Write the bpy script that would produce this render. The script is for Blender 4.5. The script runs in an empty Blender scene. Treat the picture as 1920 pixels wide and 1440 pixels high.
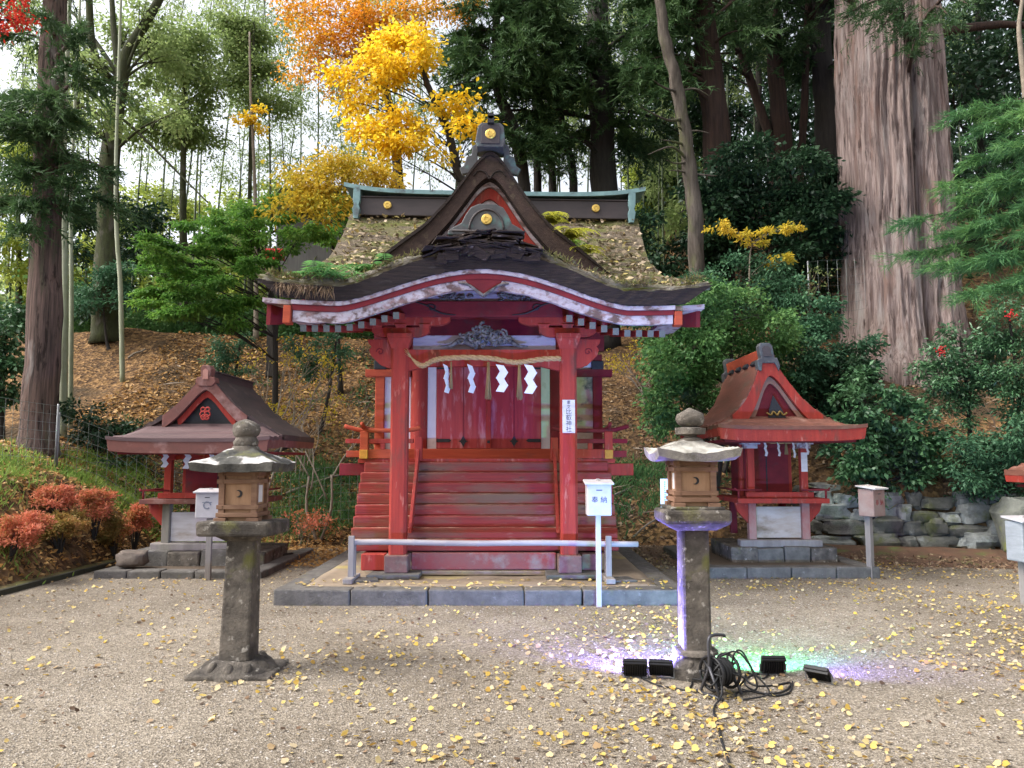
import bpy, math, random
import numpy as np
from mathutils import Vector, Matrix, Euler, noise as mnoise
S = bpy.context.scene
C = S.collection
R = math.radians
PI = math.pi
rnd = random.Random(7)
nrg = np.random.default_rng(11)

F_PX = 1442.0
TH = math.atan(140 / F_PX)
EYE = 1.6


def at(px, py, Y):
    """point at distance Y along the ground direction seen at photograph pixel (px, py)"""
    u = (px - 960) / F_PX
    v = (720 - py) / F_PX
    d = Vector((u, math.cos(TH) - v * math.sin(TH), math.sin(TH) + v * math.cos(TH)))
    s = Y / d.y
    return Vector((d.x * s, Y, EYE + d.z * s))


# ------------------------------------------------------------------ materials
MATS = {}


def _nt(name):
    m = bpy.data.materials.new(name)
    m.use_nodes = True
    nt = m.node_tree
    nt.nodes.clear()
    out = nt.nodes.new('ShaderNodeOutputMaterial')
    return m, nt, out


def _ramp(nt, stops, interp='LINEAR'):
    r = nt.nodes.new('ShaderNodeValToRGB')
    r.color_ramp.interpolation = interp
    e = r.color_ramp.elements
    while len(e) < len(stops):
        e.new(0.5)
    for i, (p, c) in enumerate(stops):
        e[i].position = p
        e[i].color = (c[0], c[1], c[2], 1) if not isinstance(c, (int, float)) else (c, c, c, 1)
    return r


def mat(name, c1, c2=None, scale=6, stretch=(1, 1, 1), rough=.8, bump=.25, bscale=None, patches=(), metal=0, up=None, detail=6, spec=.3, bdist=.02, sharp=(.3, .7)):
    """weathered surface: two-tone noise, patches of other colours, growth on upward faces, bump"""
    if name in MATS:
        return MATS[name]
    m, nt, out = _nt(name)
    L = nt.links.new
    N = nt.nodes.new
    b = N('ShaderNodeBsdfPrincipled')
    b.inputs['Roughness'].default_value = rough
    b.inputs['Metallic'].default_value = metal
    b.inputs['Specular IOR Level'].default_value = spec
    tc = N('ShaderNodeTexCoord')
    mp = N('ShaderNodeMapping')
    mp.inputs['Scale'].default_value = stretch
    L(tc.outputs['Object'], mp.inputs['Vector'])
    n1 = N('ShaderNodeTexNoise')
    n1.inputs['Scale'].default_value = scale
    n1.inputs['Detail'].default_value = detail
    n1.inputs['Roughness'].default_value = .65
    L(mp.outputs[0], n1.inputs['Vector'])
    c2 = c2 or tuple(x * .6 for x in c1)
    rp = _ramp(nt, [(sharp[0], c2), (sharp[1], c1)])
    L(n1.outputs['Fac'], rp.inputs['Fac'])
    col = rp.outputs['Color']
    for i, (pc, ps, lo, hi) in enumerate(patches):
        n2 = N('ShaderNodeTexNoise')
        n2.inputs['Scale'].default_value = ps
        n2.inputs['Detail'].default_value = 5
        n2.inputs['Roughness'].default_value = .6
        mp2 = N('ShaderNodeMapping')
        mp2.inputs['Location'].default_value = (3.1 * i + 1, 7.7 * i, 2.2)
        mp2.inputs['Scale'].default_value = tuple(max(.35, s ** .5) for s in stretch)
        L(tc.outputs['Object'], mp2.inputs['Vector'])
        L(mp2.outputs[0], n2.inputs['Vector'])
        r2 = _ramp(nt, [(lo, 0.0), (hi, 1.0)])
        L(n2.outputs['Fac'], r2.inputs['Fac'])
        mx = N('ShaderNodeMix')
        mx.data_type = 'RGBA'
        L(r2.outputs['Color'], mx.inputs[0])
        L(col, mx.inputs[6])
        mx.inputs[7].default_value = (*pc, 1)
        col = mx.outputs[2]
    if up:
        uc, lo, hi, us = up
        g = N('ShaderNodeNewGeometry')
        sx = N('ShaderNodeSeparateXYZ')
        L(g.outputs['Normal'], sx.inputs[0])
        n3 = N('ShaderNodeTexNoise')
        n3.inputs['Scale'].default_value = us
        n3.inputs['Detail'].default_value = 6
        L(tc.outputs['Object'], n3.inputs['Vector'])
        ad = N('ShaderNodeMath')
        ad.operation = 'MULTIPLY'
        L(sx.outputs['Z'], ad.inputs[0])
        L(n3.outputs['Fac'], ad.inputs[1])
        r3 = _ramp(nt, [(lo, 0.0), (hi, 1.0)])
        L(ad.outputs[0], r3.inputs['Fac'])
        mx = N('ShaderNodeMix')
        mx.data_type = 'RGBA'
        L(r3.outputs['Color'], mx.inputs[0])
        L(col, mx.inputs[6])
        mx.inputs[7].default_value = (*uc, 1)
        col = mx.outputs[2]
    L(col, b.inputs['Base Color'])
    if bump:
        n4 = N('ShaderNodeTexNoise')
        n4.inputs['Scale'].default_value = bscale or scale * 4
        n4.inputs['Detail'].default_value = 8
        n4.inputs['Roughness'].default_value = .7
        L(mp.outputs[0], n4.inputs['Vector'])
        bp = N('ShaderNodeBump')
        bp.inputs['Strength'].default_value = bump
        bp.inputs['Distance'].default_value = bdist
        L(n4.outputs['Fac'], bp.inputs['Height'])
        L(bp.outputs[0], b.inputs['Normal'])
    L(b.outputs[0], out.inputs[0])
    MATS[name] = m
    return m


def leafm(name, cols, trans=.35, rough=.55, clump=None, spec=.25):
    """leaves: a colour of its own for every leaf, light passing through"""
    if name in MATS:
        return MATS[name]
    cols = [tuple(min(.9, q * 1.5) for q in c) if c[1] >= c[0] else c for c in cols]
    m, nt, out = _nt(name)
    L = nt.links.new
    N = nt.nodes.new
    g = N('ShaderNodeNewGeometry')
    rp = _ramp(nt, [(i / max(1, len(cols) - 1), c) for i, c in enumerate(cols)])
    if clump:
        tc = N('ShaderNodeTexCoord')
        n1 = N('ShaderNodeTexNoise')
        n1.inputs['Scale'].default_value = clump
        n1.inputs['Detail'].default_value = 2
        L(tc.outputs['Object'], n1.inputs['Vector'])
        mr = N('ShaderNodeMapRange')
        mr.inputs[1].default_value = .3
        mr.inputs[2].default_value = .7
        L(n1.outputs['Fac'], mr.inputs[0])
        mx = N('ShaderNodeMath')
        mx.operation = 'MULTIPLY_ADD'
        L(g.outputs['Random Per Island'], mx.inputs[0])
        mx.inputs[1].default_value = .5
        m2 = N('ShaderNodeMath')
        m2.operation = 'MULTIPLY'
        L(mr.outputs[0], m2.inputs[0])
        m2.inputs[1].default_value = .5
        L(m2.outputs[0], mx.inputs[2])
        L(mx.outputs[0], rp.inputs['Fac'])
    else:
        L(g.outputs['Random Per Island'], rp.inputs['Fac'])
    b = N('ShaderNodeBsdfPrincipled')
    b.inputs['Roughness'].default_value = rough
    b.inputs['Specular IOR Level'].default_value = spec
    t = N('ShaderNodeBsdfTranslucent')
    L(rp.outputs['Color'], b.inputs['Base Color'])
    L(rp.outputs['Color'], t.inputs['Color'])
    ms = N('ShaderNodeMixShader')
    ms.inputs[0].default_value = trans
    L(b.outputs[0], ms.inputs[1])
    L(t.outputs[0], ms.inputs[2])
    L(ms.outputs[0], out.inputs[0])
    MATS[name] = m
    return m


def emit(name, col, strength):
    if name in MATS:
        return MATS[name]
    m, nt, out = _nt(name)
    e = nt.nodes.new('ShaderNodeEmission')
    e.inputs[0].default_value = (*col, 1)
    e.inputs[1].default_value = strength
    nt.links.new(e.outputs[0], out.inputs[0])
    MATS[name] = m
    return m


# ------------------------------------------------------------------ objects
def link(o, parent=None):
    C.objects.link(o)
    if parent:
        o.parent = parent
    return o


def tag(o, label=None, cat=None, group=None, kind=None):
    if label:
        o['label'] = label
    if cat:
        o['category'] = cat
    if group:
        o['group'] = group
    if kind:
        o['kind'] = kind
    return o


def thing(name, label, cat, loc=(0, 0, 0), rz=0, group=None):
    o = bpy.data.objects.new(name, None)
    o.empty_display_size = .2
    C.objects.link(o)
    o.location = loc
    o.rotation_euler = (0, 0, rz)
    return tag(o, label, cat, group)


def children(o):
    return [x for x in C.objects if x.parent == o]


def copy_tree(o, parent=None):
    c = o.copy()
    C.objects.link(c)
    if parent:
        c.parent = parent
    for ch in children(o):
        copy_tree(ch, c)
    return c


class MB:
    def __init__(self):
        self.v = []
        self.f = []

    def add(self, vs, fs):
        k = len(self.v)
        self.v += [tuple(x) for x in vs]
        self.f += [tuple(i + k for i in f) for f in fs]
        return self

    def box(self, c, s, rot=None, taper=(1, 1), top_shift=(0, 0)):
        hx, hy, hz = s[0] / 2, s[1] / 2, s[2] / 2
        vs = []
        for z in (-1, 1):
            tx, ty = taper if z > 0 else (1, 1)
            ox, oy = top_shift if z > 0 else (0, 0)
            for x, y in ((-1, -1), (1, -1), (1, 1), (-1, 1)):
                vs.append(Vector((x * hx * tx + ox, y * hy * ty + oy, z * hz)))
        if rot is not None:
            mt = Euler(rot).to_matrix() if not isinstance(rot, Matrix) else rot
            vs = [mt @ p for p in vs]
        c = Vector(c)
        return self.add([p + c for p in vs], [(3, 2, 1, 0), (4, 5, 6, 7), (0, 1, 5, 4), (1, 2, 6, 5), (2, 3, 7, 6), (3, 0, 4, 7)])

    def b2(self, x0, x1, y0, y1, z0, z1):
        return self.box(((x0 + x1) / 2, (y0 + y1) / 2, (z0 + z1) / 2), (x1 - x0, y1 - y0, z1 - z0))

    def tube(self, pts, radii, n=8, cap=True):
        pts = [Vector(p) for p in pts]
        if isinstance(radii, (int, float)):
            radii = [radii] * len(pts)
        vs, fs = [], []
        up = None
        for i, p in enumerate(pts):
            d = (pts[min(i + 1, len(pts) - 1)] - pts[max(i - 1, 0)])
            d = d.normalized() if d.length > 1e-9 else Vector((0, 0, 1))
            if up is None:
                up = d.orthogonal().normalized()
            else:
                up = up - d * up.dot(d)
                up = up.normalized() if up.length > 1e-6 else d.orthogonal().normalized()
            sd = d.cross(up)
            for k in range(n):
                a = 2 * PI * k / n
                vs.append(p + (up * math.cos(a) + sd * math.sin(a)) * radii[i])
        for i in range(len(pts) - 1):
            for k in range(n):
                k2 = (k + 1) % n
                fs.append((i * n + k, i * n + k2, (i + 1) * n + k2, (i + 1) * n + k))
        if cap:
            fs.append(tuple(range(n - 1, -1, -1)))
            e = (len(pts) - 1) * n
            fs.append(tuple(range(e, e + n)))
        return self.add(vs, fs)

    def prism(self, poly, axis, a, b):
        """extrude a 2-D outline: axis 'y' poly=(x,z); 'x' poly=(y,z); 'z' poly=(x,y)"""
        n = len(poly)

        def P(u, w, t):
            return {'y': (u, t, w), 'x': (t, u, w), 'z': (u, w, t)}[axis]
        vs = [P(u, w, a) for u, w in poly] + [P(u, w, b) for u, w in poly]
        fs = [tuple(range(n - 1, -1, -1)), tuple(range(n, 2 * n))]
        fs += [(i, (i + 1) % n, (i + 1) % n + n, i + n) for i in range(n)]
        return self.add(vs, fs)

    def lathe(self, prof, n=20, c=(0, 0, 0), fn=None):
        c = Vector(c)
        vs, fs = [], []
        for r, z in prof:
            for k in range(n):
                a = 2 * PI * (k + .5) / n
                rr = r * (fn(a, z) if fn else 1)
                vs.append(c + Vector((rr * math.cos(a), rr * math.sin(a), z)))
        for i in range(len(prof) - 1):
            for k in range(n):
                k2 = (k + 1) % n
                fs.append((i * n + k, i * n + k2, (i + 1) * n + k2, (i + 1) * n + k))
        fs.append(tuple(range(n - 1, -1, -1)))
        e = (len(prof) - 1) * n
        fs.append(tuple(range(e, e + n)))
        return self.add(vs, fs)

    def slab(self, top, bot, nu, nv):
        """closed slab between two surfaces top(u,v), bot(u,v), u,v in 0..1"""
        g = []
        for fn in (top, bot):
            for j in range(nv + 1):
                for i in range(nu + 1):
                    g.append(fn(i / nu, j / nv))
        w = nu + 1
        o = w * (nv + 1)
        fs = []
        for j in range(nv):
            for i in range(nu):
                a = j * w + i
                fs.append((a, a + 1, a + w + 1, a + w))
                fs.append((o + a, o + a + w, o + a + w + 1, o + a + 1))
        for i in range(nu):
            fs.append((i + 1, i, o + i, o + i + 1))
            a = nv * w + i
            fs.append((a, a + 1, o + a + 1, o + a))
        for j in range(nv):
            a = j * w
            fs.append((a, a + w, o + a + w, o + a))
            a = j * w + nu
            fs.append((a + w, a, o + a, o + a + w))
        return self.add(g, fs)

    def xf(self, fn):
        self.v = [tuple(fn(Vector(p))) for p in self.v]
        return self

    def jitter(self, amp, freq=3.0, seed=0):
        o = Vector((seed * 3.7, seed * 1.3, seed * 5.1))
        self.v = [tuple(Vector(p) + mnoise.noise_vector(Vector(p) * freq + o) * amp) for p in self.v]
        return self

    def build(self, name, m, parent=None, smooth=False, bevel=0, seg=2):
        me = bpy.data.meshes.new(name)
        me.from_pydata(self.v, [], self.f)
        me.materials.append(m)
        if smooth:
            me.shade_smooth()
            if smooth is not True:
                me.set_sharp_from_angle(angle=R(smooth))
        me.update()
        o = bpy.data.objects.new(name, me)
        link(o, parent)
        if bevel:
            bv = o.modifiers.new('bevel', 'BEVEL')
            bv.width = bevel
            bv.segments = seg
            bv.limit_method = 'ANGLE'
            bv.angle_limit = R(40)
        return o


def npmesh(name, V, face, m, parent=None, smooth=False):
    """V (n,k,3): n copies of an element with k vertices; face: index tuples into the element, equal lengths"""
    n, k, _ = V.shape
    me = bpy.data.meshes.new(name)
    fl = np.array(face, dtype=np.int32)
    nf, fk = fl.shape
    idx = (np.arange(n, dtype=np.int32)[:, None, None] * k + fl[None]).reshape(-1)
    me.vertices.add(n * k)
    me.vertices.foreach_set('co', np.ascontiguousarray(V, dtype=np.float32).reshape(-1))
    me.loops.add(len(idx))
    me.loops.foreach_set('vertex_index', idx)
    me.polygons.add(n * nf)
    me.polygons.foreach_set('loop_start', np.arange(n * nf, dtype=np.int32) * fk)
    if smooth:
        me.polygons.foreach_set('use_smooth', np.ones(n * nf, dtype=bool))
    me.update(calc_edges=True)
    me.validate()
    me.materials.append(m)
    o = bpy.data.objects.new(name, me)
    return link(o, parent)


def unit(a):
    return a / np.maximum(np.linalg.norm(a, axis=1, keepdims=True), 1e-9)


def leaf_mesh(name, P, D, Nn, Ls, Ws, m, parent=None, kind='leaf'):
    D = unit(D)
    sd = unit(np.cross(D, Nn))
    Nn = np.cross(sd, D)
    Ls = Ls[:, None]
    Ws = Ws[:, None]
    if kind == 'needle':
        V = np.stack([P - sd * Ws * .5, P + sd * Ws * .5, P + D * Ls], 1)
        return npmesh(name, V, [(0, 1, 2)], m, parent)
    if kind == 'round':
        V = np.stack([P, P + D * Ls * .3 + sd * Ws * .45 + Nn * Ws * .12, P + D * Ls * .75 + sd * Ws * .4 + Nn * Ws * .1, P + D * Ls - Nn * Ls * .08,
                      P + D * Ls * .75 - sd * Ws * .4 + Nn * Ws * .1, P + D * Ls * .3 - sd * Ws * .45 + Nn * Ws * .12], 1)
        return npmesh(name, V, [(0, 1, 2, 3), (0, 3, 4, 5)], m, parent)
    V = np.stack([P, P + D * Ls * .45 + sd * Ws * .5 + Nn * Ws * .15, P + D * Ls - Nn * Ls * .1, P + D * Ls * .45 - sd * Ws * .5 + Nn * Ws * .15], 1)
    return npmesh(name, V, [(0, 1, 2, 3)], m, parent)


def crown_points(crowns, n, sub=.3, flat=.6, dens=1.0, hollow=.0):
    """leaf positions: every crown ellipsoid (centre, (rx,ry,rz)) is broken into leaf clumps with gaps between"""
    w = np.array([max(.01, r[0] * r[2] + r[0] * r[1]) for _, r in crowns])
    w = w / w.sum()
    Ps, Os = [], []
    for (c, r), ww in zip(crowns, w):
        k = max(8, int(n * ww))
        m = max(3, int(dens * (r[0] * r[1] * r[2]) / (sub ** 3) * .5 + 2))
        m = min(m, max(3, k // 12))
        q = unit(nrg.normal(size=(m, 3))) * (nrg.uniform(hollow ** 3, 1, size=(m, 1)) ** (1 / 3))
        sc = np.array(c) + q * np.array(r)
        wt = nrg.uniform(.3, 1.6, m)
        i = nrg.choice(m, k, p=wt / wt.sum())
        off = nrg.normal(size=(k, 3)) * sub * .5
        off[:, 2] *= flat
        Ps.append(sc[i] + off)
        Os.append(off + (sc[i] - np.array(c)) * .3)
    return np.concatenate(Ps), np.concatenate(Os)


def spline(pts, k=6):
    pts = [Vector(p) for p in pts]
    out = []
    for i in range(len(pts) - 1):
        p0, p1, p2, p3 = pts[max(i - 1, 0)], pts[i], pts[i + 1], pts[min(i + 2, len(pts) - 1)]
        for j in range(k):
            t = j / k
            out.append(.5 * ((2 * p1) + (p2 - p0) * t + (2 * p0 - 5 * p1 + 4 * p2 - p3) * t * t + (3 * p1 - p0 - 3 * p2 + p3) * t ** 3))
    out.append(pts[-1])
    return out


def trunk_mb(path, r0, r1, n=12, flare=.4, rough=.08, k=6, seed=0):
    sp = spline(path, k)
    m = len(sp) - 1
    rad = []
    for i in range(m + 1):
        t = i / m
        rad.append((r0 + (r1 - r0) * t) * (1 + flare * math.exp(-t * m * .8)))
    mb = MB().tube(sp, rad, n)
    if rough:
        mb.jitter(rough * r0 * 2.0, 1.2 / max(r0, .04) * .35, seed)
    return mb, sp, rad


def tree(name, label, cat, path, r0, r1, bark, crowns, lm, n, L=.1, W=.06, sub=.3, flat=.6, droop=.3, upn=1.0, kind='leaf', group=None, limb=.03, dens=1.0, flare=.4, trunk_n=12, extra=(), hollow=0.0, limb_max=60, rough=.08):
    base = Vector(path[0])
    root = thing(name, label, cat, base, 0, group)
    loc = [Vector(p) - base for p in path]
    mb, sp, rad = trunk_mb(loc, r0, r1, trunk_n, flare, rough, 6, sum(map(ord, label)) % 50)
    mb.build('trunk', bark, root, True)
    cl = [(Vector(c) - base, r) for c, r in crowns]
    lb = MB()
    cnt = 0
    for c, r in cl:
        if limb and cnt < limb_max:
            best = min(range(len(sp)), key=lambda i: abs(sp[i].z - (c.z - .35 * (c - sp[i]).length)) + .3 * (c - sp[i]).length)
            a = sp[best]
            d = c - a
            if d.length > .25:
                mid = a + d * .5 + Vector((rnd.uniform(-.1, .1), rnd.uniform(-.1, .1), .08)) * d.length
                rr = min(rad[best] * .6, limb * (1 + d.length * .35))
                lb.tube(spline([a, mid, c], 4), [rr * (1 - .85 * i / 8) for i in range(9)], 6)
                for _ in range(3):
                    e = c + Vector((rnd.uniform(-1, 1) * r[0], rnd.uniform(-1, 1) * r[1], rnd.uniform(-.8, .8) * r[2])) * .9
                    lb.tube(spline([a + d * rnd.uniform(.5, .8) + Vector((0, 0, .05)), (mid + e) * .5, e], 3), [rr * .45 * (1 - .8 * i / 6) for i in range(7)], 4)
                cnt += 1
    for pth, ra, rb in extra:
        p2 = spline([Vector(p) - base for p in pth], 5)
        lb.tube(p2, [ra + (rb - ra) * i / (len(p2) - 1) for i in range(len(p2))], 7)
    if lb.v:
        lb.build('branches', bark, root, True)
    if n:
        P, O = crown_points(cl, n, sub, flat, dens, hollow)
        k = len(P)
        D = unit(O + nrg.normal(size=(k, 3)) * sub * .5)
        D[:, 2] -= droop
        Nn = nrg.normal(size=(k, 3)) * .7
        Nn[:, 2] += upn
        leaf_mesh('crown', P, D, Nn, L * nrg.uniform(.6, 1.35, k), W * nrg.uniform(.7, 1.3, k), lm, root, kind)
    return root


def text_mesh(txt, size, name, m, parent, loc, rot, depth=.002, align='CENTER'):
    cu = bpy.data.curves.new(name, 'FONT')
    cu.body = txt
    cu.size = size
    cu.align_x = align
    cu.align_y = 'CENTER'
    cu.extrude = depth
    to = bpy.data.objects.new(name, cu)
    C.objects.link(to)
    bpy.context.view_layer.update()
    dg = bpy.context.evaluated_depsgraph_get()
    me = bpy.data.meshes.new_from_object(to.evaluated_get(dg))
    bpy.data.objects.remove(to)
    me.materials.clear()
    me.materials.append(m)
    o = bpy.data.objects.new(name, me)
    link(o, parent)
    o.location = loc
    o.rotation_euler = rot
    return o


def smooth01(a, b, x):
    t = min(1, max(0, (x - a) / (b - a)))
    return t * t * (3 - 2 * t)


def interp(tab, x):
    if x <= tab[0][0]:
        return tab[0][1]
    for (a, b), (c, d) in zip(tab, tab[1:]):
        if x <= c:
            return b + (d - b) * (x - a) / (c - a)
    return tab[-1][1]
# ------------------------------------------------------------------ the materials of this place
RED = mat('red_paint', (.37, .043, .028), (.25, .028, .02), 3, (6, 6, .4), .8, .35, 9, [((.16, .045, .032), 3, .54, .7), ((.45, .15, .11), 6, .6, .72), ((.1, .04, .03), 16, .66, .76)])
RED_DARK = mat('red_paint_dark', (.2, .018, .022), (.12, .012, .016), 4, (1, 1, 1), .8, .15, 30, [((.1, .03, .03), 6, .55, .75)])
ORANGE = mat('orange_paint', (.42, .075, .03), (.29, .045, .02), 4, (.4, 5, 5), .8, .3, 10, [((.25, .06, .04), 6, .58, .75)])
STEP_RED = mat('worn_red_steps', (.27, .036, .028), (.17, .028, .024), 4, (.25, 5, 5), .85, .45, 10, [((.15, .085, .055), 1.5, .47, .66), ((.29, .13, .1), 5, .6, .75), ((.08, .035, .03), 9, .62, .74)], up=((.33, .2, .14), .47, .66, 6))
DOOR = mat('door_red', (.4, .05, .045), (.27, .03, .03), 2.5, (6, 6, .25), .65, .3, 10, [((.5, .25, .25), 3.2, .52, .75), ((.17, .02, .03), 3, .6, .8)])
WHITE = mat('white_plaster', (.72, .68, .66), (.6, .55, .53), 6, (1, 1, .4), .85, .15, 30, [((.4, .33, .28), 4, .6, .8)])
WHITE_WORN = mat('flaking_white', (.5, .45, .47), (.34, .28, .3), 9, (.5, 1, 1), .85, .3, 30, [((.12, .075, .065), 7, .5, .6), ((.26, .16, .15), 16, .5, .66)])
WHITE_BOARD = mat('grey_white_board', (.62, .58, .56), (.45, .4, .37), 6, (.3, 1, 2), .85, .2, 20, [((.32, .25, .19), 3, .55, .75)])
BARK_EDGE = mat('bark_thatch_edge', (.042, .028, .024), (.012, .009, .009), 8, (.5, 1, 7), .9, 1.0, 12, [((.06, .05, .045), 9, .6, .75)])
GABLE_EDGE = mat('gable_thatch_edge', (.07, .045, .037), (.034, .022, .02), 14, (1, 1, 1), .95, .9, 40, [((.11, .085, .06), 10, .58, .75)])
THATCH = mat('mossy_thatch', (.26, .205, .145), (.085, .065, .048), 7, (.45, 4, 4), .95, .9, 30, [((.15, .155, .045), 1.8, .45, .6), ((.3, .25, .18), 18, .58, .72), ((.06, .04, .03), 7, .6, .75)], bdist=.05)
ROT = mat('rotten_bark', (.05, .035, .03), (.02, .014, .014), 14, (.4, 1, 3), .95, .9, 30, [((.25, .2, .18), 12, .62, .72)])
COPPER = mat('copper_green', (.2, .33, .34), (.12, .2, .22), 6, (1, 1, 1), .6, .1, 30, [((.09, .11, .12), 6, .56, .7)])
RIDGE_DARK = mat('ridge_dark', (.075, .06, .062), (.045, .038, .04), 5, (.3, 1, 1), .55, .1, 30)
ORN = mat('dark_copper_ornament', (.095, .095, .1), (.055, .055, .06), 6, (1, 1, 1), .5, .15, 30, [((.09, .17, .16), 5, .55, .7)])
GOLD = mat('gold_leaf', (.8, .56, .15), (.6, .4, .1), 20, rough=.38, metal=.6, bump=.1)
GREY_PANEL = mat('grey_violet_panel', (.33, .3, .36), (.22, .19, .24), 6, (.4, 1, 2), .8, .2, 30, [((.12, .09, .1), 8, .58, .68)])
CARVE = mat('grey_carving', (.17, .155, .155), (.045, .04, .042), 14, (1, 1, 1), .8, .4, 40, sharp=(.38, .62))
BLACKISH = mat('near_black_iron', (.03, .03, .034), (.018, .018, .02), 20, rough=.55, bump=.1)
RAFTER_END = mat('pale_rafter_end', (.13, .14, .13), (.07, .075, .07), 12, bump=.2)
YELLOW_END = mat('ochre_end_grain', (.55, .27, .04), (.4, .17, .03), 12, bump=.2)
BLOCK = mat('worn_block', (.2, .1, .085), (.12, .07, .06), 9, bump=.4, patches=[((.2, .17, .14), 6, .5, .7)])
STONE = mat('grey_stone', (.19, .175, .155), (.1, .094, .085), 7, bump=.8, bscale=45, rough=.92, patches=[((.085, .08, .07), 3, .52, .7), ((.16, .16, .07), 2.4, .6, .75)])
KERB_STONE = mat('blue_grey_stone', (.165, .152, .138), (.08, .074, .068), 6, bump=.9, bscale=40, rough=.9, patches=[((.26, .25, .24), 10, .6, .75), ((.16, .14, .07), 3, .62, .75)])
LANT_STONE = mat('lantern_stone', (.21, .18, .15), (.075, .066, .056), 9, bump=1.0, bscale=34, rough=.95, patches=[((.06, .052, .045), 3.2, .47, .62), ((.15, .145, .05), 3, .6, .72), ((.36, .33, .29), 13, .6, .68)], bdist=.03)
LICHEN = mat('lichen_stone', (.13, .125, .11), (.04, .039, .037), 9, bump=.8, bscale=40, rough=.95, up=((.48, .46, .44), .44, .49, 4.5), patches=[((.15, .15, .05), 5, .55, .7)])
LICHEN_PALE = mat('pale_lichen_stone', (.3, .275, .24), (.15, .14, .125), 9, bump=.9, bscale=30, rough=.95, up=((.42, .4, .355), .4, .55, 6), patches=[((.14, .13, .09), 7, .56, .68)])
WOOD = mat('lantern_wood', (.24, .135, .085), (.15, .08, .05), 5, (1, 1, 6), .7, .15, 20, [((.3, .19, .12), 3, .5, .8)])
WOOD_GREY = mat('weathered_wood', (.3, .27, .25), (.17, .145, .13), 7, (1, 1, .15), .85, .35, 30)
BAMBOO_POLE = mat('grey_bamboo', (.38, .34, .335), (.24, .205, .195), 6, (.2, 1, 1), .6, .15, 20)
WHITE_PAINT = mat('white_paint', (.44, .41, .42), (.35, .325, .33), 8, rough=.6, bump=.08)
PAPER = mat('white_paper', (.66, .65, .67), (.6, .59, .62), 6, rough=.8, bump=0)
INK = mat('ink', (.04, .035, .04), (.03, .03, .03), 9, bump=0)
INK_RED = mat('red_ink', (.3, .06, .05), (.22, .04, .04), 9, bump=0)
ROPE = mat('straw_rope', (.5, .33, .16), (.3, .18, .08), 40, bump=.5, bscale=120)
STRAW = mat('straw_tassel', (.3, .2, .09), (.18, .11, .05), 30, (6, 6, .4), bump=.4)
BROWN_ROOF = mat('brown_board_roof', (.07, .045, .042), (.035, .025, .025), 5, (1, .3, 1), .75, .3, 30, [((.12, .08, .075), 4, .58, .75)])
RED_ROOF = mat('red_brown_board_roof', (.2, .075, .05), (.12, .05, .035), 5, (1, .3, 1), .75, .3, 30, [((.3, .17, .13), 4, .58, .75), ((.11, .08, .05), 3, .58, .72)])
DUSK_ROOF = mat('purple_brown_roof', (.13, .078, .078), (.075, .046, .048), 5, (.3, 1, 1), .7, .25, 30)
RUST_BOARD = mat('faded_red_board', (.2, .075, .06), (.11, .05, .042), 3, (1, 1, 1), .75, .2, 25, [((.33, .2, .18), 3.5, .52, .75), ((.1, .05, .04), 5, .6, .75)])
EARTH = mat('ochre_earth', (.28, .215, .15), (.19, .15, .11), 2.5, bump=.4, bscale=50, patches=[((.36, .29, .1), 1.6, .55, .7), ((.27, .22, .18), 3, .55, .7)])
BLACK = mat('black_plastic', (.016, .016, .018), (.01, .01, .011), 20, rough=.45, bump=.05)
CABLE = mat('black_rubber', (.02, .02, .021), (.014, .014, .015), 20, rough=.6, bump=0)
METAL = mat('grey_steel', (.3, .31, .32), (.22, .22, .23), 10, rough=.45, metal=.6, bump=.1)
WIRE = mat('galvanised_wire', (.24, .26, .25), (.15, .165, .16), 20, rough=.5, metal=.3, bump=0)
SHED = mat('grey_shed_board', (.2, .19, .18), (.13, .125, .12), 5, (4, 4, .3), .8, .2, 20)
MOSSROOF = mat('mossy_shed_roof', (.12, .13, .05), (.07, .075, .03), 6, bump=.6)
REDCLOTH = mat('red_cloth', (.5, .03, .03), (.38, .02, .02), 9, bump=.2)
BARK_CEDAR = mat('cedar_bark', (.46, .355, .32), (.17, .115, .1), 2.6, (8, 8, .15), .95, 1.0, 6, [((.48, .42, .39), 1.3, .52, .7), ((.27, .15, .11), .9, .56, .72), ((.09, .06, .052), 3.0, .59, .67)], bdist=.1, detail=10, sharp=(.36, .6))
BARK_RED = mat('red_cedar_bark', (.19, .125, .105), (.055, .04, .035), 4.5, (4, 4, .16), .95, 1.0, 8, [((.36, .33, .31), 1.1, .56, .68), ((.1, .1, .06), 2, .58, .74), ((.04, .026, .022), 5, .57, .65)], bdist=.06, sharp=(.36, .62))
BARK_BROWN = mat('brown_bark', (.075, .044, .033), (.028, .019, .016), 4, (4, 4, .2), .95, .9, 7, bdist=.04)
BARK_MOSS = mat('mossy_bark', (.065, .075, .03), (.03, .03, .018), 4, (2, 2, .5), .95, .8, 12, [((.11, .1, .08), 3, .56, .7)], bdist=.03)
BARK_DARK = mat('dark_bark', (.05, .042, .036), (.025, .022, .02), 5, (3, 3, .4), .95, .8, 9, bdist=.03)
BARK_GREY = mat('grey_dead_wood', (.13, .108, .088), (.04, .031, .025), 4, (3, 3, .3), .95, 1.0, 9, [((.05, .04, .032), 2.2, .5, .6), ((.08, .085, .035), 1.3, .52, .66)], bdist=.03)
TWIG = mat('pale_twig', (.26, .22, .17), (.15, .12, .09), 8, bump=.2)
CULM = mat('bamboo_culm', (.12, .15, .08), (.07, .1, .045), 2, (1, 1, .4), .5, .05, 20, [((.2, .2, .16), 1.5, .55, .7)])

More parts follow.
